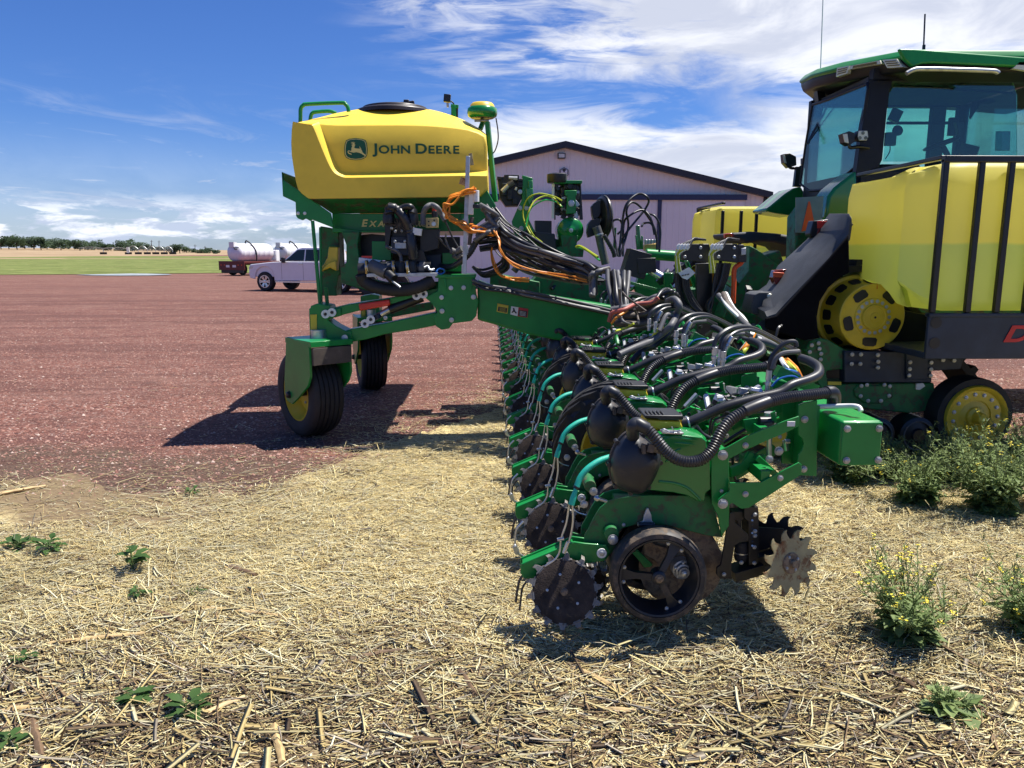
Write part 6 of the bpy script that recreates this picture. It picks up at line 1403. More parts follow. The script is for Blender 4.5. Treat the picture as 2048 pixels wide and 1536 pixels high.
# ================================================================ SHED
m, nt, b, g = principled('ribbed light steel cladding'); CLAD = m
b.inputs['Roughness'].default_value = .5
ob = g.new('ShaderNodeTexCoord').outputs['Object']
nt.links.new(g.mix(g.ss(g.noise(ob, .5, 5, .6), .3, .7), (.76, .73, .68), (.82, .79, .73)), b.inputs['Base Color'])
YD = 36.0; a0 = P(1130, 281, YD); er = P(1533, 381, YD); slope = (a0.z - er.z) / (er.x - a0.x); wl = er.x - a0.x
shed = thing('shed', 'large pale steel shed with a dark edged gable roof and sliding doors behind the planter', 'shed', (a0.x, YD, 0))
gab = lambda x, dz=0: a0.z - abs(x - a0.x) * slope - .25 + dz
mb = MB(); xl, xr = a0.x - wl, a0.x + wl
zd = P(1400, 392, YD).z
n_r = 78
for k in range(n_r):
    xa = xl + (xr - xl) * k / n_r; xb2 = xl + (xr - xl) * (k + 1) / n_r
    mb.add([(xa, YD, 0), (xb2, YD, 0), (xb2, YD, gab(xb2)), (xa, YD, gab(xa))], [(0, 1, 2, 3)], CLAD)
    mb.add([(xa - .02, YD - .001, 0), (xa, YD - .016, 0), (xa + .035, YD - .001, 0), (xa - .02, YD - .001, gab(xa)), (xa, YD - .016, gab(xa)), (xa + .035, YD - .001, gab(xa))], [(0, 1, 4, 3), (1, 2, 5, 4)], CLAD)
for x in (xl, xr): mb.add([(x, YD, 0), (x, YD + 24, 0), (x, YD + 24, gab(x)), (x, YD, gab(x))], [(0, 1, 2, 3)], CLAD)
mb.add([(xl, YD + 24, 0), (xr, YD + 24, 0), (xr, YD + 24, gab(xr)), (a0.x, YD + 24, gab(a0.x)), (xl, YD + 24, gab(xl))], [(0, 1, 2, 3, 4)], CLAD)
mb.build('wall', shed, smooth=0)
mb = MB(); ov = .35
for s_ in (-1, 1):
    e_ = a0.x + s_ * (wl + .2); za, ze = a0.z - .06, gab(a0.x + s_ * wl) + .16
    mb.add([(a0.x, YD - ov, za), (e_, YD - ov, ze), (e_, YD + 24.3, ze), (a0.x, YD + 24.3, za), (a0.x, YD - ov, za - .28), (e_, YD - ov, ze - .28), (e_, YD + 24.3, ze - .28), (a0.x, YD + 24.3, za - .28)], [(0, 1, 2, 3), (4, 5, 6, 7), (0, 1, 5, 4), (1, 2, 6, 5), (3, 2, 6, 7)], SHEDT)
mb.box2((xr - .12, YD - .05, 0), (xr + .06, YD + .05, gab(xr)), SHEDT)
mb.build('roof', shed)
dxl = P(975, 392, YD).x - 4.5; dxr = P(1486, 392, YD).x; xm = P(1316, 450, YD).x
for nm, x0_, x1_ in (('sliding_door', dxl, xm - .06), ('sliding_door', xm + .06, dxr)):
    mb = MB(); k = int((x1_ - x0_) / .28)
    mb.box2((x0_, YD - .20, .05), (x1_, YD - .12, zd - .20), CLAD)
    for i in range(k + 1): x = x0_ + (x1_ - x0_) * i / k; mb.add([(x - .02, YD - .201, .05), (x, YD - .213, .05), (x + .03, YD - .201, .05), (x - .02, YD - .201, zd - .2), (x, YD - .213, zd - .2), (x + .03, YD - .201, zd - .2)], [(0, 1, 4, 3), (1, 2, 5, 4)], CLAD)
    mb.build(nm, shed, smooth=0)
mb = MB(); mb.box2((dxl, YD - .32, zd - .2), (dxr + .1, YD - .1, zd + .05), DOORB); mb.box2((xm - .09, YD - .26, .05), (xm + .09, YD - .1, zd - .2), DOORB); mb.build('door_track', shed)
mb = MB(); q0_, q1_ = P(1115, 307, YD), P(1130, 318, YD); mb.box2((q0_.x, YD - .22, q0_.z), (q1_.x, YD - .03, q1_.z), BLKD); wl_ = mb.build('wall_lamp', shed)
mb = MB(); mb.box2((q0_.x + .04, YD - .24, q0_.z - .04), (q1_.x - .04, YD - .225, q1_.z + .04), LENS); mb.build('lamp_lens', wl_)
c = P(1128, 345, YD - .05); c.y = YD - .06
mb = MB(); R6 = .235
plate_uv(mb, c, (1, 0, 0), (0, 0, 1), circ(R6, 6, math.pi / 6), .02, SIGNB); plate_uv(mb, c - Vector((0, .014, 0)), (1, 0, 0), (0, 0, 1), circ(R6 * .86, 6, math.pi / 6), .01, SIGNW); plate_uv(mb, c - Vector((0, .024, 0)), (1, 0, 0), (0, 0, 1), circ(R6 * .78, 6, math.pi / 6), .01, SIGNB)
plate_uv(mb, c - Vector((0, .034, 0)), (1, 0, 0), (0, 0, 1), [(-.14, -.09), (-.14, .07), (-.10, .12), (0, -.02), (.10, .12), (.14, .07), (.14, -.09), (.095, -.13), (.095, .02), (.05, -.05), (0, -.16), (-.05, -.05), (-.095, .02), (-.095, -.13)], .01, SIGNW)
mb.build('emblem', shed, smooth=0)
# ================================================================ PICKUP
ang = math.atan2(1.55, -3.6)
pk = thing('pickup_truck', 'white four door pickup truck parked side on behind the planter', 'pickup truck', (0, 0, 0))
rw_ = G(684, 585); WB = 3.75; S_ = 1.0
best = min((abs((lambda p: (RM.transposed() @ (p - CAMLOC)))(rw_ + Vector((-math.cos(t), math.sin(t), 0)) * WB).x / -(RM.transposed() @ (rw_ + Vector((-math.cos(t), math.sin(t), 0)) * WB - CAMLOC)).z * F + 1024 - 533), t) for t in [k * .01 for k in range(100)])
dirv = Vector((-math.cos(best[1]), math.sin(best[1]), 0)); print('truck', rw_, best)
base_ = rw_ + dirv * WB / 2 + Vector((dirv.y, -dirv.x, 0)) * (-.9 if dirv.x > 0 else .9) * (1 if Vector((dirv.y, -dirv.x, 0)).y > 0 else -1) * (1 if dirv.x < 0 else -1)
pk.location = base_ ; lat = Vector((dirv.y, -dirv.x, 0))
if lat.y > 0: lat = -lat            # towards the camera
Z = Vector((0, 0, 1))
def L(u, v_, z): return base_ + (dirv * u + lat * v_ + Z * z) * S_
def psweep(mb, pts, v0, v1, m, ins=None):
    a = [L(u, v0, z) for u, z in pts]; b = [L(u, v1, z) for u, z in pts]; return mb.loft([a, b], m)
W2 = 1.0; mb = MB()
body = [(2.64, .55), (2.68, .75), (2.66, 1.02), (2.58, 1.13), (1.45, 1.24), (.95, 1.26), (-1.05, 1.26), (-1.10, 1.30), (-2.75, 1.30), (-2.78, .62), (-2.35, .55), (-2.33, .70), (-2.22, .90), (-2.02, 1.02), (-1.875, 1.04), (-1.73, 1.02), (-1.53, .90), (-1.42, .70), (-1.40, .48), (1.38, .44), (1.40, .70), (1.50, .90), (1.70, 1.02), (1.875, 1.04), (2.05, 1.02), (2.25, .90), (2.35, .70), (2.37, .50)]
for v0, v1 in ((W2, W2 - .06), (-W2, -W2 + .06)): psweep(mb, body, v0, v1, TRUCKW)
psweep(mb, [(2.62, .6), (2.64, 1.02), (2.55, 1.115), (1.45, 1.235), (1.3, 1.235), (1.3, .6)], W2 - .06, -W2 + .06, TRUCKW)
psweep(mb, [(1.3, .5), (1.3, 1.24), (-1.1, 1.24), (-1.1, .5)], W2 - .06, -W2 + .06, TRUCKW); psweep(mb, [(-1.1, .7), (-1.1, .8), (-2.74, .8), (-2.74, .7)], W2 - .06, -W2 + .06, BLK); psweep(mb, [(-2.7, .7), (-2.7, 1.29), (-2.76, 1.29), (-2.76, .7)], W2 - .06, -W2 + .06, TRUCKW)
bodyo = mb.build('body', pk, bevel=.03, seg=2)
mb = MB(); roofp = [(.95, 1.25), (.30, 1.80), (.05, 1.86), (-.85, 1.86), (-1.02, 1.80), (-1.12, 1.27)]
a = [L(u, W2 - .04 - (z - 1.25) * .30, z) for u, z in roofp]; b = [L(u, -(W2 - .04 - (z - 1.25) * .30), z) for u, z in roofp]; mb.loft([a, b], TRUCKW); mb.build('cab', pk, bevel=.04, seg=2)
mb = MB()
for w_ in ([(.82, 1.29), (.26, 1.74), (-.10, 1.76), (-.12, 1.29)], [(-.18, 1.29), (-.16, 1.76), (-.80, 1.76), (-.88, 1.29)]):
    for s_ in (1, -1):
        q = [L(u, s_ * (W2 - .035 - (z - 1.25) * .30 + .006), z) for u, z in w_]; mb.add(q + [p - lat * s_ * .02 for p in q], [(0, 1, 2, 3), (4, 5, 6, 7)], GLASSD)
split(mb.build('window', pk, smooth=0), .03)
mb = MB(); mb.box(L(.80, W2 + .10, 1.32), (.16, .16, .22), BLK); mb.build('wing_mirror', pk, bevel=.03)
mb = MB()
for u in (.0, -.75): mb.beam(L(u + .1, W2 + .02, 1.16), L(u - .1, W2 + .02, 1.16), .03, .03, CHROME)
split(mb.build('door_handle', pk))
mb = MB(); psweep(mb, [(1.3, .38), (1.3, .44), (-1.3, .44), (-1.3, .38)], W2 + .05, W2 - .10, CHROME); psweep(mb, [(-.1, .5), (-.09, .5), (-.09, 1.24), (-.1, 1.24)], W2 + .002, W2 - .01, BLK); psweep(mb, [(.98, .5), (.99, .5), (.99, 1.24), (.98, 1.24)], W2 + .002, W2 - .01, BLK); mb.build('running_board', pk)
mb = MB(); psweep(mb, [(2.66, .92), (2.45, .98), (2.46, 1.05), (2.64, 1.03)], W2 + .01, W2 - .3, LENS); mb.build('headlight', pk)
for u in (1.875, -1.875):
    for s_ in (1, -1):
        c = L(u, s_ * (W2 - .12), .41); n = lat * s_; r = .415 * S_
        mb = MB(); mb.lathe([(r * .62, .12), (r * .66, .14), (r * .92, .14), (r, .10), (r, -.10), (r * .6, -.12)], c, n, RUB, 36); ty = mb.build('wheel', pk, smooth=40)
        mb = MB(); mb.lathe([(r * .64, .13), (r * .60, .12), (r * .58, .02), (0, .01)], c, n, BLK, 36); mb.lathe([(r * .65, .135), (r * .58, .135)], c, n, CHROME, 36)
        ux = Z.cross(n).normalized()
        for k in range(6):
            a_ = k * 1.047
            for da in (-.16, .16): d = ux * math.cos(a_ + da) + Z * math.sin(a_ + da); mb.beam(c + n * .10, c + n * .12 + d * r * .60, .05, .03, CHROME, up=n)
        mb.lathe([(r * .18, .10), (r * .16, .13), (0, .135)], c, n, CHROME, 16); mb.build('wheel_rim', ty, smooth=40)

# ================================================================ NURSE TANK TRAILERS
def trailer(px, pw, label, k, cage=False):
    c0 = G(*px); u_ = Vector((.40, .917, 0)).normalized(); s_ = Vector((u_.y, -u_.x, 0)); t = thing('tank_trailer', label, 'trailer', c0, 'white tank trailers'); R_ = .64 * k
    q = lambda a, b, z: c0 + u_ * a + s_ * b + Z * z
    mb = MB(); cz = 1.0 + R_ * .92; Lt = 3.5
    prof = [(0, -.16), (R_ * .35, -.13), (R_ * .75, -.03), (R_ * .95, .06), (R_, .15)]
    for i in range(6): x = .15 + (Lt - .3) * (i + .3) / 6; prof += [(R_, x), (R_ * 1.02, x + .04), (R_ * 1.02, x + .10), (R_, x + .14)]
    prof += [(R_, Lt - .1), (R_ * .9, Lt), (0, Lt + .15)]
    mb.lathe(prof, q(.1, 0, cz), u_, TANKW, 40); o = mb.build('tank', t, smooth=50)
    mb = MB(); mb.pp([(0, 0)] * 0 or [(px[0] + 4 - 60, 0), (0, 0), (1, 1)], 50, .01, TANKW) if False else None
    for dx, w_, z in ((-.02, .62, .62), (-.06, .34, .44)): mb.beam(q(-.02 + .02, dx - w_ / 2 * .7 + .35, cz + z * .55), q(0.0, dx + w_ / 2 * .7 + .35, cz + z * .55), .05, .07, DOORB)
    split(mb.build('tank_decal', o))
    mb = MB(); mb.box(q(.12, -.05, cz + R_ * .86), (.42, .3, .34), WHT, Matrix.Rotation(-.41, 3, 'Z')); mb.tube([q(1.2, .1, cz + R_), q(1.25, .2, cz + R_ + .18), q(1.5, R_ * .8, cz + R_ * .7), q(1.6, R_ + .05, cz), q(1.6, R_ + .05, 1.0)], .05, BLK, 8); mb.build('fill_hose', t, smooth=60)
    mb = MB(); rot = Matrix.Rotation(-math.atan2(u_.x, u_.y), 3, 'Z')
    mb.box(q(1.8, 0, .92), (1.9, 3.9, .14), TRAILR, rot); mb.box(q(-.16, 0, .70), (2.25, .06, .62), TRAILR, rot); mb.box(q(-.12, 0, .30), (1.9, .1, .2), BLK, rot)
    for b_ in (-.7, 0, .7): mb.box(q(1.8, b_, .80), (.1, 3.8, .14), TRAILR, rot)
    fr = mb.build('trailer_bed', t, bevel=.01)
    mb = MB()
    for b_ in (-.32, .25): mb.box(q(-.20, b_, .66), (.30, .01, .16), WHT, rot)
    for b_ in (-.9, -.6, .6, .9): mb.box(q(-.20, b_, .74), (.07, .012, .07), ORL, rot)
    split(mb.build('number_plate', fr))
    for a in (1.0, 2.0):
        for s2 in (-1, 1):
            mb = MB(); c = q(a, s2 * .98, .40); mb.lathe([(0, .03), (.2, .02), (.22, .1), (.38, .12), (.40, .06), (.40, -.1), (0, -.1)], c, s_ * s2, RUB, 24); mb.lathe([(0, .035), (.20, .025), (.215, .08)], c, s_ * s2, GHOSE, 20); mb.build('wheel', t, smooth=40)
    return t
trailer((468, 551.5), 1, 'nearer white ribbed liquid tank on a dark red trailer, left of the pickup', 1.0)
trailer((560, 545), 1, 'farther white liquid tank on a trailer, mostly hidden by the pickup', 1.05)
tote = thing('liquid_tote', 'small caged white liquid tote between the two tank trailers', 'liquid tote', G(541, 547))
c0 = tote.location.copy(); mb = MB(); mb.box(c0 + Vector((0, 0, 1.30)), (1.25, 1.1, .95), TANKW); mb.build('tank', tote, bevel=.06)
mb = MB()
for i in range(7): mb.bar(c0 + Vector((-.66 + i * .22, -.60, .8)), c0 + Vector((-.66 + i * .22, -.60, 1.85)), .02, ALU, 5)
for z in (.82, 1.1, 1.4, 1.82): mb.bar(c0 + Vector((-.66, -.6, z)), c0 + Vector((.66, -.6, z)), .02, ALU, 5)
mb.box(c0 + Vector((0, 0, .72)), (1.4, 1.2, .14), BLK)
for x in (-.5, .5): mb.box(c0 + Vector((x, 0, .33)), (.2, 1.1, .66), BLK)
mb.build('cage', tote)
rt = thing('utility_trailer', 'dark red utility trailer seen under the planter tank behind the pickup', 'trailer', G(742, 590)); c0 = rt.location.copy()
mb = MB(); mb.box(c0 + Vector((.6, .9, .85)), (3.4, 1.6, .12), TRAILR); mb.box(c0 + Vector((.7, .9, 1.15)), (3.0, 1.5, .5), TRUCKW); mb.beam(c0 + Vector((-1.0, .9, .80)), c0 + Vector((-1.9, .9, .62)), .1, .1, TRAILR); mb.bar(c0 + Vector((-1.3, .8, 0)), c0 + Vector((-1.3, .8, .9)), .04, BLK, 6); mb.box(c0 + Vector((.2, .9, 1.75)), (1.4, 1.3, .7), REDP); mb.build('trailer_bed', rt, bevel=.02)
for x in (-.1, 1.1):
    mb = MB(); mb.lathe([(0, .02), (.2, .02), (.22, .1), (.38, .12), (.42, .05), (.42, -.1), (0, -.1)], c0 + Vector((x, .05, .42)), (0, -1, 0), RUB, 28); mb.build('wheel', rt, smooth=40)

# ================================================================ FAR TREES, PIVOT, POLES
def leaf_mat(name, c0, c1):
    m, nt, b, g = principled(name); oi = g.new('ShaderNodeObjectInfo').outputs['Random']; at = g.new('ShaderNodeAttribute'); at.attribute_name = 'tone'
    sep = g.new('ShaderNodeSeparateColor'); nt.links.new(at.outputs['Color'], sep.inputs[0])
    c = g.mix(g.m('ADD', g.m('MULTIPLY', sep.outputs[0], .8), g.m('MULTIPLY', oi, .2)), c0, c1); nt.links.new(c, b.inputs['Base Color']); b.inputs['Roughness'].default_value = .6; b.inputs['Specular IOR Level'].default_value = .25
    tr = g.new('ShaderNodeBsdfTranslucent'); nt.links.new(c, tr.inputs[0]); ms = g.new('ShaderNodeMixShader'); ms.inputs[0].default_value = .42
    nt.links.new(b.outputs[0], ms.inputs[1]); nt.links.new(tr.outputs[0], ms.inputs[2]); nt.links.new(ms.outputs[0], nt.nodes['Material Output'].inputs[0]); return m
TREEL = leaf_mat('far tree leaves', (.045, .075, .045), (.10, .155, .075)); BARK = mat('tree bark', (.10, .075, .05), .9)  # leaf colours raised a little, distance haze put into the base colour
def settone(me, t):
    ca = me.color_attributes.new('tone', 'FLOAT_COLOR', 'CORNER'); n = np.repeat(np.array(t, dtype=np.float32), [p.loop_total for p in me.polygons]); a = np.ones((len(n), 4), dtype=np.float32); a[:, 0] = n; a[:, 1] = n; a[:, 2] = n; ca.data.foreach_set('color', a.ravel())
def make_tree(seed, h, w_):
    rnd = random.Random(seed); t = thing('tree', '', 'tree', (0, 0, 0)); mb = MB()
    mb.tube([(0, 0, -1), (.1 * h * .1, 0, h * .3), (0, 0, h * .6)], [h * .03] * 12 + [h * .012], BARK, 7)
    for k in range(6): a = k * 1.05; mb.bar((0, 0, h * (.25 + .05 * k)), (math.cos(a) * w_ * .35, math.sin(a) * w_ * .35, h * (.55 + .06 * k)), h * .014, BARK, 5, h * .005)
    mb.build('trunk', t)
    mb = MB(); tone = []
    lumps = [(Vector((rnd.uniform(-.36, .36) * w_, rnd.uniform(-.36, .36) * w_, h * rnd.uniform(.16, .82))), rnd.uniform(.16, .30) * w_) for _ in range(13)]
    for c, r in lumps:
        base_t = rnd.uniform(.1, .8)
        for _ in range(95):
            d = Vector((rnd.gauss(0, 1), rnd.gauss(0, 1), rnd.gauss(0, 1))).normalized() * r * rnd.uniform(.6, 1.08); p = c + d
            if p.z < h * .08: continue
            s_ = rnd.uniform(.3, .6) * h * .10; a = Vector((rnd.gauss(0, 1), rnd.gauss(0, 1), rnd.gauss(0, 1))).normalized() * s_; b = a.orthogonal().normalized() * s_ * rnd.uniform(.6, 1)
            mb.add([p - a, p + b, p + a, p - b], [(0, 1, 2, 3)], TREEL); tone.append(min(1, max(0, base_t + rnd.uniform(-.3, .3))))
    o = mb.build('crown', t, smooth=0); settone(o.data, tone); return t
protos = [make_tree(s, 10, w_) for s, w_ in ((1, 9.5), (2, 8), (3, 11), (4, 7.5), (5, 10))]
rnd = random.Random(21)
# (photo x of the tree, photo y of its foot, photo height)
trees = [(2, 496, 17), (18, 496, 19), (34, 496, 20), (50, 497, 17), (68, 497, 22), (82, 497, 19), (94, 498, 16), (108, 498, 16), (122, 499, 17), (138, 499, 18), (150, 500, 15), (160, 500, 17), (176, 501, 14), (195, 501, 16), (208, 502, 13), (222, 502, 12), (238, 503, 9), (252, 503, 19), (262, 504, 14), (279, 504, 18), (297, 505, 15), (312, 505, 9), (328, 506, 10), (344, 506, 12), (360, 507, 17), (373, 507, 12), (386, 508, 9), (398, 508, 8), (410, 509, 9), (420, 509, 12), (434, 510, 9)]
order = 0; first = set()
ORD = ['first', 'second', 'third', 'fourth', 'fifth', 'sixth', 'seventh', 'eighth', 'ninth', 'tenth', 'eleventh', 'twelfth', 'thirteenth', 'fourteenth', 'fifteenth', 'sixteenth', 'seventeenth', 'eighteenth', 'nineteenth', 'twentieth', 'twenty first', 'twenty second', 'twenty third', 'twenty fourth', 'twenty fifth', 'twenty sixth', 'twenty seventh', 'twenty eighth', 'twenty ninth', 'thirtieth', 'thirty first']
for i, (x, y, hp) in enumerate(trees):
    k = (i * 7 + 3) % 5; Yd = 520 + rnd.uniform(-40, 40) if x < 330 else 430 + rnd.uniform(-30, 30)
    p = P(x, y + .5, Yd); tp = P(x, y - hp, Yd); s_ = (tp.z - p.z) / 10 * 1.28
    t = protos[k] if k not in first else dup(protos[k], None); first.add(k)
    t.location = p; t.scale = (s_ * 1.45, s_ * 1.3, s_); t.rotation_euler.z = rnd.uniform(0, 6); t.name = 'tree'
    sz = 'tall' if hp > 16 else 'middling' if hp > 11 else 'low'
    tag(t, f'{sz} leafy tree in the far treeline, {ORD[i]} from the left', 'tree', 'trees along the far edge of the field')
p = P(1560, 400, 75); t = dup(protos[1], None); t.location = (p.x, 75, 0); t.scale = (.82, .82, .78); tag(t, 'leafy tree showing over the right end of the shed roof', 'tree')
del t['group']
mb = MB()
# irrigation pivot: trusses on towers
pv = thing('irrigation_pivot', 'long silver irrigation pivot with arched spans standing in the far field', 'irrigation pivot', P(258, 505, 330))
a = P(256, 497, 330); 
mb.box2((a.x - .5, 329.6, P(256, 506, 330).z), (a.x + .5, 330.4, a.z + .6), WHT); mb.build('tower', pv)
xs = [156, 206, 256, 276, 294, 311, 328, 345]
for x0_, x1_ in zip(xs, xs[1:]):
    mb = MB(); p0, p1 = P(x0_, 496 + (x0_ - 156) * .016, 330), P(x1_, 496 + (x1_ - 156) * .016, 330); n = 8; hh = .5 if x0_ < 250 else 1.3
    arc = [p0.lerp(p1, k / n) + Z * hh * math.sin(math.pi * k / n) for k in range(n + 1)]; low = [p0.lerp(p1, k / n) - Z * (hh * .6) * math.sin(math.pi * k / n) for k in range(n + 1)]
    for k in range(n): mb.bar(arc[k], arc[k + 1], .09, ALU, 4); mb.bar(low[k], low[k + 1], .06, ALU, 4); mb.bar(arc[k], low[k + 1], .05, ALU, 3)
    mb.bar(p1, Vector((p1.x, p1.y, P(x1_, 506.5, 330).z)), .12, ALU, 4); mb.box(Vector((p1.x, p1.y, P(x1_, 506.5, 330).z)), (2.8, .4, .9), RUB); mb.build('span', pv)
for i, (x, y0_, y1_, lb) in enumerate([(303, 480, 500, 'thin pale utility pole rising above the far trees, leftmost of the distant poles'), (318, 481, 501, 'darker utility pole just right of the leftmost distant pole'), (390, 489, 505, 'small distant utility pole with a crossarm left of the tank trailers'), (410, 492, 506, 'shortest distant utility pole close to the tank trailers')]):
    a, b = P(x, y1_, 460), P(x, y0_, 460); t = thing('utility_pole', lb, 'utility pole', a, 'distant utility poles'); mb = MB(); mb.bar(a, b, .22, THOSE, 6, .15); mb.build('pole', t)
    mb = MB(); mb.box(b - Z * .8, (1.8, .15, .15), THOSE); mb.build('crossarm', t)
# ================================================================ STRAW AND STONES
rng = np.random.default_rng(4)
cP, sP, cY, sY = math.cos(PITCH), math.sin(PITCH), math.cos(YAW), math.sin(YAW)
def proj(X, Y, Zz=0.0):                 # world -> photo pixel (numpy)
    xc = X * cY - Y * sY; yf = X * sY + Y * cY; zc_ = Zz - H
    d = yf * cP - zc_ * sP; up_ = yf * sP + zc_ * cP
    return 1024 + F * xc / d, 768 - F * up_ / d
def fb(X, Y, s, seed):
    r_ = np.random.default_rng(seed); o = np.zeros_like(X); a = 1.0; tot = 0
    for k in range(5):
        for _ in range(3):
            an = r_.uniform(0, 6.28); ph = r_.uniform(0, 6.28); fr = s * (1.9 ** k) * r_.uniform(.7, 1.3)
            o += a * np.sin((X * math.cos(an) + Y * math.sin(an)) * fr + ph + 1.3 * np.sin((X * math.sin(an * 1.7) - Y * math.cos(an * 1.3)) * fr * .7 + ph * 2)); tot += a * .6
        a *= .62
    return o / tot
def sticks(name, X, Y, Zs, L_, Rr, ang, tilt, bend, col, m, kind='stuff', label=None, cat=None):
    n = len(X); dx, dy = np.cos(ang) * np.cos(tilt), np.sin(ang) * np.cos(tilt); dz = np.sin(tilt)
    d = np.stack([dx, dy, dz], 1); s_ = np.stack([-np.sin(ang), np.cos(ang), np.zeros(n)], 1); u3 = np.cross(d, s_)
    c = np.stack([X, Y, Zs], 1); V = np.zeros((n, 9, 3))
    for i, t in enumerate((-.5, 0, .5)):
        q = c + d * (L_ * t)[:, None] + s_ * (bend * (1 if i == 1 else 0))[:, None]; 
        for j, a in enumerate((0.5, 2.6, 4.7)): V[:, i * 3 + j] = q + s_ * (Rr * math.cos(a) * (1.8))[:, None] + u3 * (Rr * .55 * math.sin(a))[:, None]
    V[:, :, 2] = np.maximum(V[:, :, 2], .002)
    fc = []
    for i in (0, 1):
        for j in range(3): fc.append([i * 3 + j, i * 3 + (j + 1) % 3, (i + 1) * 3 + (j + 1) % 3, (i + 1) * 3 + j])
    fc = np.array(fc); Fq = (np.arange(n)[:, None, None] * 9 + fc[None]).reshape(-1)
    me = bpy.data.meshes.new(name); me.vertices.add(n * 9); me.vertices.foreach_set('co', V.reshape(-1)); nf = n * 6
    me.loops.add(nf * 4); me.loops.foreach_set('vertex_index', Fq); me.polygons.add(nf); me.polygons.foreach_set('loop_start', np.arange(nf) * 4); me.polygons.foreach_set('loop_total', np.full(nf, 4))
    me.update(calc_edges=True)
    ca = me.color_attributes.new('tone', 'FLOAT_COLOR', 'POINT'); A4 = np.ones((n, 9, 4), dtype=np.float32); A4[:, :, :3] = col[:, None, :]; ca.data.foreach_set('color', A4.reshape(-1))
    me.materials.append(m); o = bpy.data.objects.new(name, me); C.objects.link(o); o['kind'] = kind
    if label: o['label'] = label; o['category'] = cat
    return o
m, nt, b, g = principled('dry straw'); STRAW = m
at = g.new('ShaderNodeAttribute'); at.attribute_name = 'tone'
ob = g.new('ShaderNodeTexCoord').outputs['Object']
nt.links.new(g.mix(g.ss(g.noise(ob, 60, 3, .6), .4, .65, 0, .18), at.outputs['Color'], (.24, .17, .10)), b.inputs['Base Color']); b.inputs['Roughness'].default_value = .6; b.inputs['Specular IOR Level'].default_value = .3
ex = np.array([q[0] for q in EDGE]); ey = np.array([q[1] for q in EDGE])
def straw_prob(X, Y):
    px, py = proj(X, Y); e = np.interp(px, ex, ey); nz = fb(X, Y, 1.6, 3); n2 = fb(X, Y, 5, 9)
    d = (py - e) / 60.0 + nz * .7 + n2 * .35
    pr = 1 / (1 + np.exp(-d * 3.2)) * .98 + .012
    left = np.clip((1 - px / 640) * 2.0, 0, 1) * np.clip((1100 - py) / 60, 0, 1)          # thinner litter at the upper left
    pr *= 1 - .92 * left * np.clip(.75 + nz, 0, 1)
    bare = np.clip(fb(X, Y, 2.3, 17) * 1.7 - .42, 0, .85) * np.clip(.35 + np.abs(py - 1120) / 260, .3, 1); return pr * (1 - bare), px, py
N = 400000
d_ = rng.uniform(0, 1, N); Yc_ = 2.05 * (10.5 / 2.05) ** d_; Xc = rng.uniform(-.80, .80, N) * (Yc_ + .5) + Yc_ * .026
pr, px, py = straw_prob(Xc, Yc_); keep = rng.uniform(0, 1, N) < pr * np.clip((Yc_ / 3.4), .55, 1.25)
X, Y, px, py = Xc[keep], Yc_[keep], px[keep], py[keep]; n = len(X); print('straw', n)
mixn = fb(X, Y, 1.1, 31) * .5 + .5; low = np.clip((py - 1180) / 300, 0, 1); rt_ = np.clip((px - 1500) / 500, 0, 1) * np.clip((py - 1250) / 120, 0, 1)
pal = np.array([(.93, .79, .39), (.96, .88, .55), (.77, .59, .25), (.32, .215, .11), (.12, .08, .05), (.58, .50, .37)])
wts = np.stack([.34 - .12 * low, .30 - .18 * low, .22 + 0 * low, .03 + .20 * low + .07 * (mixn < .40), .015 + .14 * low + .04 * (mixn < .34), .06 + .05 * low], 1); wts = np.clip(wts, .01, 1); wts /= wts.sum(1, keepdims=True)
idx = (rng.uniform(0, 1, n)[:, None] > np.cumsum(wts, 1)).sum(1).clip(0, 5); col = pal[idx] * rng.uniform(.72, 1.12, n)[:, None] * (1 - .30 * np.clip(fb(X, Y, 3.0, 77) * 1.2 + .05, 0, 1) - .25 * low * np.clip(fb(X, Y, 7.0, 78) + .3, 0, 1))[:, None]
Ln = rng.lognormal(math.log(.043), .70, n).clip(.010, .28); Rr = rng.lognormal(math.log(.0011), .40, n).clip(.0005, .0030) * (1 + .35 * low); big_ = rng.uniform(0, 1, n) < .010 + .03 * low; Rr[big_] *= 3.0; Ln[big_] *= 1.5; col[big_] *= .72
ang = rng.uniform(0, math.pi, n); near0 = rng.uniform(0, 1, n) < .45; ang[near0] = rng.normal(0, .5, near0.sum()) + fb(X, Y, .8, 5)[near0] * .8
tilt = rng.normal(0, .08, n); up_ = rng.uniform(0, 1, n) < .015; tilt[up_] = rng.uniform(.4, 1.2, up_.sum()); Zs = .004 + np.abs(rng.normal(0, .010, n)) + .5 * np.abs(np.sin(tilt)) * Ln
Ln[up_] = np.minimum(Ln[up_], .07)
sticks('straw_litter', X, Y, Zs, Ln, Rr, ang, tilt, rng.normal(0, .004, n), col, STRAW)
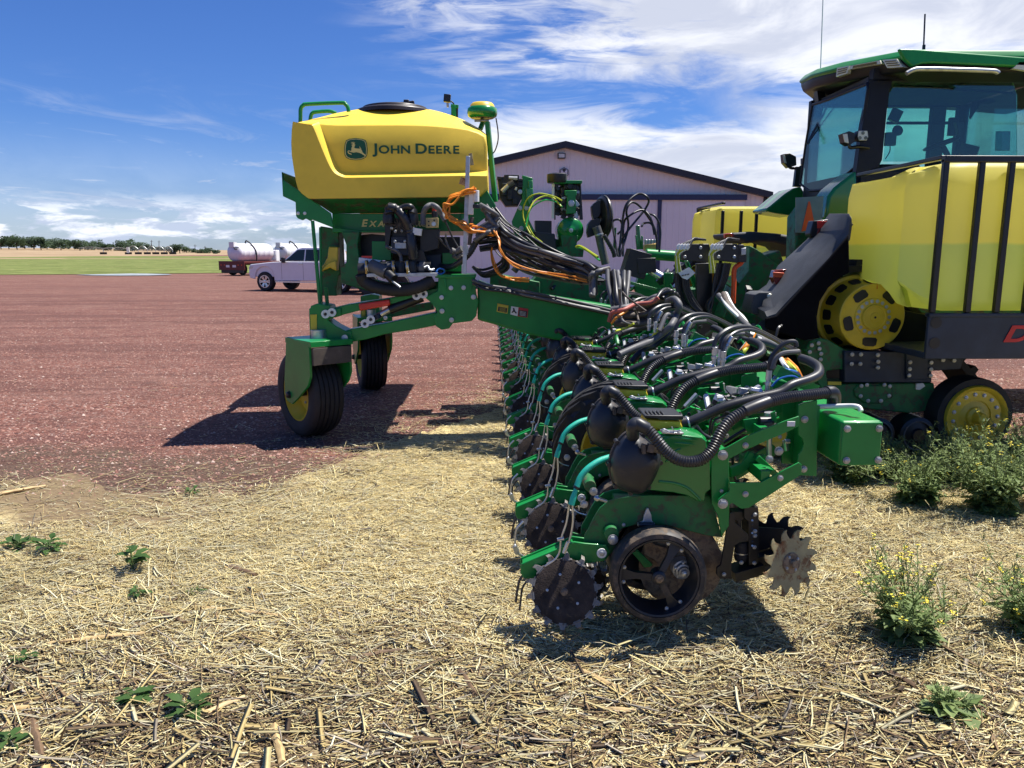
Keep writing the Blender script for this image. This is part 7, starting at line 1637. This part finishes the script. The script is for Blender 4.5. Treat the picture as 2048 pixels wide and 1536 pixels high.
# loose stones on the gravel lot
m, nt, b, g = principled('loose red stones'); at = g.new('ShaderNodeAttribute'); at.attribute_name = 'tone'; nt.links.new(at.outputs['Color'], b.inputs['Base Color']); b.inputs['Roughness'].default_value = .85; STM = m
N = 90000; d_ = rng.uniform(0, 1, N); Y = 5.2 * (20 / 5.2) ** d_; X = rng.uniform(-.80, .80, N) * (Y + .5); pr, px, py = straw_prob(X, Y)
cl_ = np.clip(fb(X, Y, 2.2, 41) * .9 + .75, .15, 1); keep = rng.uniform(0, 1, N) < (1 - pr) * cl_ * np.clip((Y - 4.6) / 2.0, 0.05, 1); X, Y = X[keep], Y[keep]; n = len(X)
s_ = rng.lognormal(math.log(.0075), .38, n).clip(.004, .022); base8 = np.array([(1, 0, 0), (.3, .9, 0), (-.8, .6, 0), (-.9, -.5, 0), (.2, -1, 0), (0.1, .1, .8)])
V = base8[None] * s_[:, None, None] * rng.uniform(.7, 1.3, (n, 6, 3)); a = rng.uniform(0, 6.28, n); V = np.stack([V[:, :, 0] * np.cos(a)[:, None] - V[:, :, 1] * np.sin(a)[:, None], V[:, :, 0] * np.sin(a)[:, None] + V[:, :, 1] * np.cos(a)[:, None], V[:, :, 2]], 2)
V[:, :, 0] += X[:, None]; V[:, :, 1] += Y[:, None]; V[:, :, 2] += .002
fc = np.array([[0, 1, 5], [1, 2, 5], [2, 3, 5], [3, 4, 5], [4, 0, 5]]); Fq = (np.arange(n)[:, None, None] * 6 + fc[None]).reshape(-1)
me = bpy.data.meshes.new('loose_stones'); me.vertices.add(n * 6); me.vertices.foreach_set('co', V.reshape(-1)); me.loops.add(n * 15); me.loops.foreach_set('vertex_index', Fq); me.polygons.add(n * 5); me.polygons.foreach_set('loop_start', np.arange(n * 5) * 3); me.polygons.foreach_set('loop_total', np.full(n * 5, 3)); me.update(calc_edges=True)
pal = np.array([(.25, .125, .095), (.19, .085, .062), (.33, .19, .15), (.44, .33, .28), (.13, .07, .06)]); col = pal[rng.choice(5, n, p=[.38, .30, .18, .06, .08])] * rng.uniform(.8, 1.15, n)[:, None]
ca = me.color_attributes.new('tone', 'FLOAT_COLOR', 'POINT'); A4 = np.ones((n, 6, 4), dtype=np.float32); A4[:, :, :3] = col[:, None, :]; ca.data.foreach_set('color', A4.reshape(-1)); me.materials.append(m)
o = bpy.data.objects.new('loose_stones', me); C.objects.link(o); o['kind'] = 'stuff'

# ================================================================ CORN STALKS
STK = mat('dry corn stalk', (.52, .37, .17), .6, dirt=(.22, .13, .06), dirt_amt=.30, dirt_scale=12, var=.25, bump=.3)
STKD = mat('dark weathered corn stalk', (.16, .10, .055), .75, dirt=(.32, .22, .12), dirt_amt=.25, dirt_scale=14, var=.3, bump=.3)
stalks = [((-20, 992), (92, 972), .013, STK, 'long straight tan stalk at the left edge below the red gravel'), ((372, 1447), (490, 1394), .012, STK, 'pale jointed stalk lying beside the right hand leafy weed at lower left'), ((100, 1288), (290, 1267), .011, STK, 'long jointed tan stalk lying level below the small weed at left'),
    ((-10, 1427), (58, 1415), .012, STK, 'short light stalk at the left edge near the bottom'), ((548, 1455), (566, 1528), .015, STK, 'thick split stalk pointing at the camera, bottom left of centre'), ((920, 1344), (952, 1390), .013, STKD, 'short brown stalk lying below the planter shadow'),
    ((64, 1440), (84, 1516), .015, STKD, 'dark upright lying stalk at bottom left'), ((1146, 1334), (1262, 1392), .010, STK, 'slanting straight stalk under the closing wheels, front of the shadow'), ((452, 1133), (512, 1150), .012, STKD, 'short dark brown stalk in the bright straw at centre left'), ((1745, 1330), (1832, 1372), .012, STKD, 'brown stalk at lower right below the yellow flowered weed'),
    ((296, 1218), (370, 1245), .010, STKD, 'brown bent stalk at left between the small weeds'), ((1195, 1420), (1290, 1424), .010, STK, 'pale level stalk in the lower middle of the straw'), ((406, 1216), (560, 1232), .009, STK, 'orange tinged long stalk left of the planter shadow'), ((700, 1320), (800, 1300), .010, STKD, 'dark stalk with a broken end, bottom centre left'), ((830, 1480), (960, 1500), .014, STKD, 'thick dark stalk at the bottom centre')]
for (a, b_, r, m_, lb) in stalks:
    p, q = G(*a, .012), G(*b_, .020); mb = MB(); L_ = (q - p).length; n = max(2, int(L_ / .07)); rings = []
    t = (q - p).normalized(); u1 = t.orthogonal().normalized(); u2 = t.cross(u1); rn = random.Random(int(a[0]) + 99)
    for k in range(n * 3 + 1):
        f = k / (n * 3); rr = r * (1 - .3 * f) * (1.18 if k % 3 == 0 else 1) * 1.0; c = p.lerp(q, f) + Vector((0, 0, .006 * math.sin(f * 3))) + Vector((rn.uniform(-1, 1), rn.uniform(-1, 1), 0)) * .002
        rings.append([c + (u1 * math.cos(j * .785) + u2 * math.sin(j * .785)) * rr * (1 + .12 * math.sin(j * 3.0)) for j in range(8)])
    mb.loft(rings, m_); o = mb.build('corn_stalk', None, smooth=40); off = p.copy(); off.z = 0
    for v_ in o.data.vertices: v_.co -= off
    o.location = off; tag(o, lb, 'corn stalk', 'corn stalks lying in the straw')

# ================================================================ WEEDS
WL = leaf_mat('mustard leaves', (.12, .19, .06), (.34, .43, .17)); WS = mat('green weed stem', (.11, .15, .045), .6); FLW = mat('yellow petals', (.80, .66, .03), .5); BL = leaf_mat('broad weed leaves', (.035, .085, .022), (.085, .165, .045))
def leaf(mb, tone, p, d, up_, L_, w_, m, tv, fold=.25, lobes=False):
    d = d.normalized(); s_ = d.cross(up_).normalized() if d.cross(up_).length > .01 else d.orthogonal(); n = s_.cross(d).normalized()
    mid = p + d * L_ * .5 + n * L_ * .06; tip = p + d * L_ - n * L_ * .18
    if lobes:
        a1 = p + d * L_ * .28 + s_ * w_ * .55 + n * w_ * fold; a2 = p + d * L_ * .28 - s_ * w_ * .55 + n * w_ * fold; c1 = p + d * L_ * .42 + s_ * w_ * .22; c2 = p + d * L_ * .42 - s_ * w_ * .22; b1 = p + d * L_ * .66 + s_ * w_ + n * w_ * fold; b2 = p + d * L_ * .66 - s_ * w_ + n * w_ * fold
        mb.add([p, a1, c1, b1, tip, b2, c2, a2, mid], [(0, 1, 8), (1, 2, 8), (2, 3, 8), (3, 4, 8), (4, 5, 8), (5, 6, 8), (6, 7, 8), (7, 0, 8)], m); tone += [tv] * 8
    else:
        a = p + d * L_ * .35 + s_ * w_ + n * w_ * fold; b = p + d * L_ * .35 - s_ * w_ + n * w_ * fold; a2 = p + d * L_ * .7 + s_ * w_ * .7 + n * w_ * fold * .6; b2 = p + d * L_ * .7 - s_ * w_ * .7 + n * w_ * fold * .6
        mb.add([p, a, a2, tip, b2, b, mid], [(0, 1, 6), (1, 2, 6), (2, 3, 6), (3, 4, 6), (4, 5, 6), (5, 0, 6)], m); tone += [tv] * 6
def mustard(base, h, spread, nst, seed, label, leafd=1.0, flow=1.0, lsz=1.0):
    rn = random.Random(seed); t = thing('mustard_plant', label, 'weed', base, 'yellow flowered weeds'); ms, ml, mf = MB(), MB(), MB(); tone = []
    for k in range(nst):
        a = rn.uniform(0, 6.283); lean = rn.uniform(.05, 1) ** .7 * spread; hh = h * rn.uniform(.55, 1.0) * (1 - .25 * lean / max(spread, .01))
        top_ = base + Vector((math.cos(a) * lean, math.sin(a) * lean, hh)); midp = base + Vector((math.cos(a) * lean * .35, math.sin(a) * lean * .35, hh * .5)) + Vector((rn.uniform(-.02, .02), rn.uniform(-.02, .02), 0))
        pts = spline([base + Vector((rn.uniform(-.02, .02), rn.uniform(-.02, .02), 0)), midp, top_], 5); ms.tube(pts, [.004 - .0026 * i / len(pts) for i in range(len(pts))], WS, 5, smooth=False)
        nl = int(20 * leafd)
        for i in range(nl):
            f = rn.uniform(.03, .95) ** 1.2; j = min(len(pts) - 2, int(f * (len(pts) - 1))); p = pts[j].lerp(pts[j + 1], rn.random()); an = rn.uniform(0, 6.283); d = Vector((math.cos(an), math.sin(an), rn.uniform(-.1, .8)))
            L_ = (.10 * (1 - f) + .03) * rn.uniform(.6, 1.25) * lsz; leaf(ml, tone, p, d, Vector((0, 0, 1)), L_, L_ * (.26 if f < .5 else .13), WL, min(1, max(0, .25 + f * .5 + rn.uniform(-.3, .3))), lobes=f < .6)
        subs = [top_]
        for i in range(3):
            j = rn.randint(len(pts) // 2, len(pts) - 2); an = rn.uniform(0, 6.283); e_ = pts[j] + Vector((math.cos(an) * .06, math.sin(an) * .06, rn.uniform(.05, .13))) * (h / .45); ms.bar(pts[j], e_, .0016, WS, 4, .0009); subs.append(e_)
            for z_ in range(5): leaf(ml, tone, pts[j].lerp(e_, rn.random()), Vector((rn.uniform(-1, 1), rn.uniform(-1, 1), rn.uniform(.1, 1))), Vector((0, 0, 1)), .028 * lsz * rn.uniform(.7, 1.3), .004, WL, rn.uniform(.4, 1))
        for e_ in subs:
            for z_ in range(4): d = Vector((rn.uniform(-1, 1), rn.uniform(-1, 1), rn.uniform(.2, 1))).normalized(); ms.bar(e_ - Vector((0, 0, .03)) * rn.random(), e_ + d * .02, .0009, WS, 3)
            if rn.random() < .26 * flow:
                for z_ in range(rn.randint(3, 8)):
                    p = e_ + Vector((rn.uniform(-.012, .012), rn.uniform(-.012, .012), rn.uniform(-.008, .014)))
                    for q_ in range(4): an = q_ * 1.57 + rn.random(); d = Vector((math.cos(an), math.sin(an), .5)) * .0058; s_ = Vector((-math.sin(an), math.cos(an), 0)) * .003; mf.add([p, p + d * .6 + s_, p + d * 1.1, p + d * .6 - s_], [(0, 1, 2, 3)], FLW)
    ms.build('stem', t, smooth=0); o = ml.build('leaves', t, smooth=0); settone(o.data, tone)
    if mf.v: mf.build('flowers', t, smooth=0)
    return t
wd = [((1815, 1282), 0.44, .33, 28, 'bushy yellow flowered weed standing alone in the straw at lower right', 1.0, 1.4), ((2062, 1270), .40, .30, 18, 'yellow flowered weed cut by the right edge of the photo', 1.0, 1.0),
    ((1835, 1008), .42, .40, 40, 'spreading weed right of the green bar end with seed stems', 1.4, .9), ((1985, 1028), .62, .54, 58, 'tallest dark leafy weed clump beside the yellow track idler', 1.7, 1.0), ((2100, 1020), .64, .52, 42, 'leafy weed clump at the right edge beside the track', 1.6, 1.0),
    ((1700, 965), .30, .36, 34, 'low leafy weed clump just below the green bar end', 1.7, .5), ((1775, 955), .36, .32, 28, 'weed with a tall flower stalk in front of the small track roller', 1.3, 1.0), ((1910, 965), .44, .44, 42, 'middle leafy weed clump in front of the track', 1.6, 1.2), ((2050, 950), .52, .46, 36, 'back weed clump against the track at the right edge', 1.6, 1.2),
    ((1600, 925), .26, .18, 14, 'small weed seen through the arms of the nearest row unit', 1.3, 1.2), ((1900, 1432), .13, .12, 5, 'sparse low weed in the straw at bottom right', 1.0, .2)]
for i, (px_, h, spd, nst, lb, ld, fl) in enumerate(wd): mustard(G(*px_), h, spd, nst, 50 + i, lb, ld * (.85 if i < 10 else .6), fl * (1 if i < 2 else .45))
def broad(base, s_, seed, label, tall=.10):
    rn = random.Random(seed); t = thing('broadleaf_weed', label, 'weed', base, 'small broad leaved weeds'); ms, ml = MB(), MB(); tone = []
    for k in range(3): 
        top_ = base + Vector((rn.uniform(-.03, .03), rn.uniform(-.03, .03), tall * rn.uniform(.6, 1))) * 1; ms.bar(base, top_, .004, WS, 5, .002)
        for i in range(6): an = rn.uniform(0, 6.283); d = Vector((math.cos(an), math.sin(an), rn.uniform(-.1, .5))); p = base.lerp(top_, rn.uniform(.3, 1)); ms.bar(p, p + d * .02, .0015, WS, 4); L_ = s_ * rn.uniform(.6, 1.1); leaf(ml, tone, p + d * .015, d, Vector((0, 0, 1)), L_, L_ * .27, BL, rn.uniform(.2, 1), .3)
    ms.build('stem', t, smooth=0); o = ml.build('leaves', t, smooth=50); settone(o.data, tone)
for i, (px_, s_, tall, lb) in enumerate([((268, 1145), .10, .16, 'tallest small weed in the bright straw at left'), ((100, 1105), .09, .08, 'dark low weed near the left edge, right of another'), ((35, 1102), .09, .06, 'low flat weed at the left edge of the straw'), ((272, 1410), .075, .06, 'small four leaved weed at lower left, left of a similar one'), ((372, 1430), .085, .06, 'leafy weed lying beside the pale jointed stalk at lower left'), ((20, 1500), .06, .06, 'weed seedling at the bottom left corner'), ((275, 1195), .05, .05, 'tiny weed directly below the tallest small weed'), ((55, 1325), .045, .04, 'faint seedling near the left edge above the lower stalks'), ((390, 990), .05, .04, 'tiny weed at the upper border of the straw'), ((388, 1190), .035, .02, 'tiny flat seedling in straw at left of centre')]):
    broad(G(*px_), s_, 80 + i, lb, tall)
# finish: every object's data is real, nothing helper-like is left
print('objects', len(bpy.data.objects), 'tops', len([o for o in bpy.data.objects if not o.parent]))
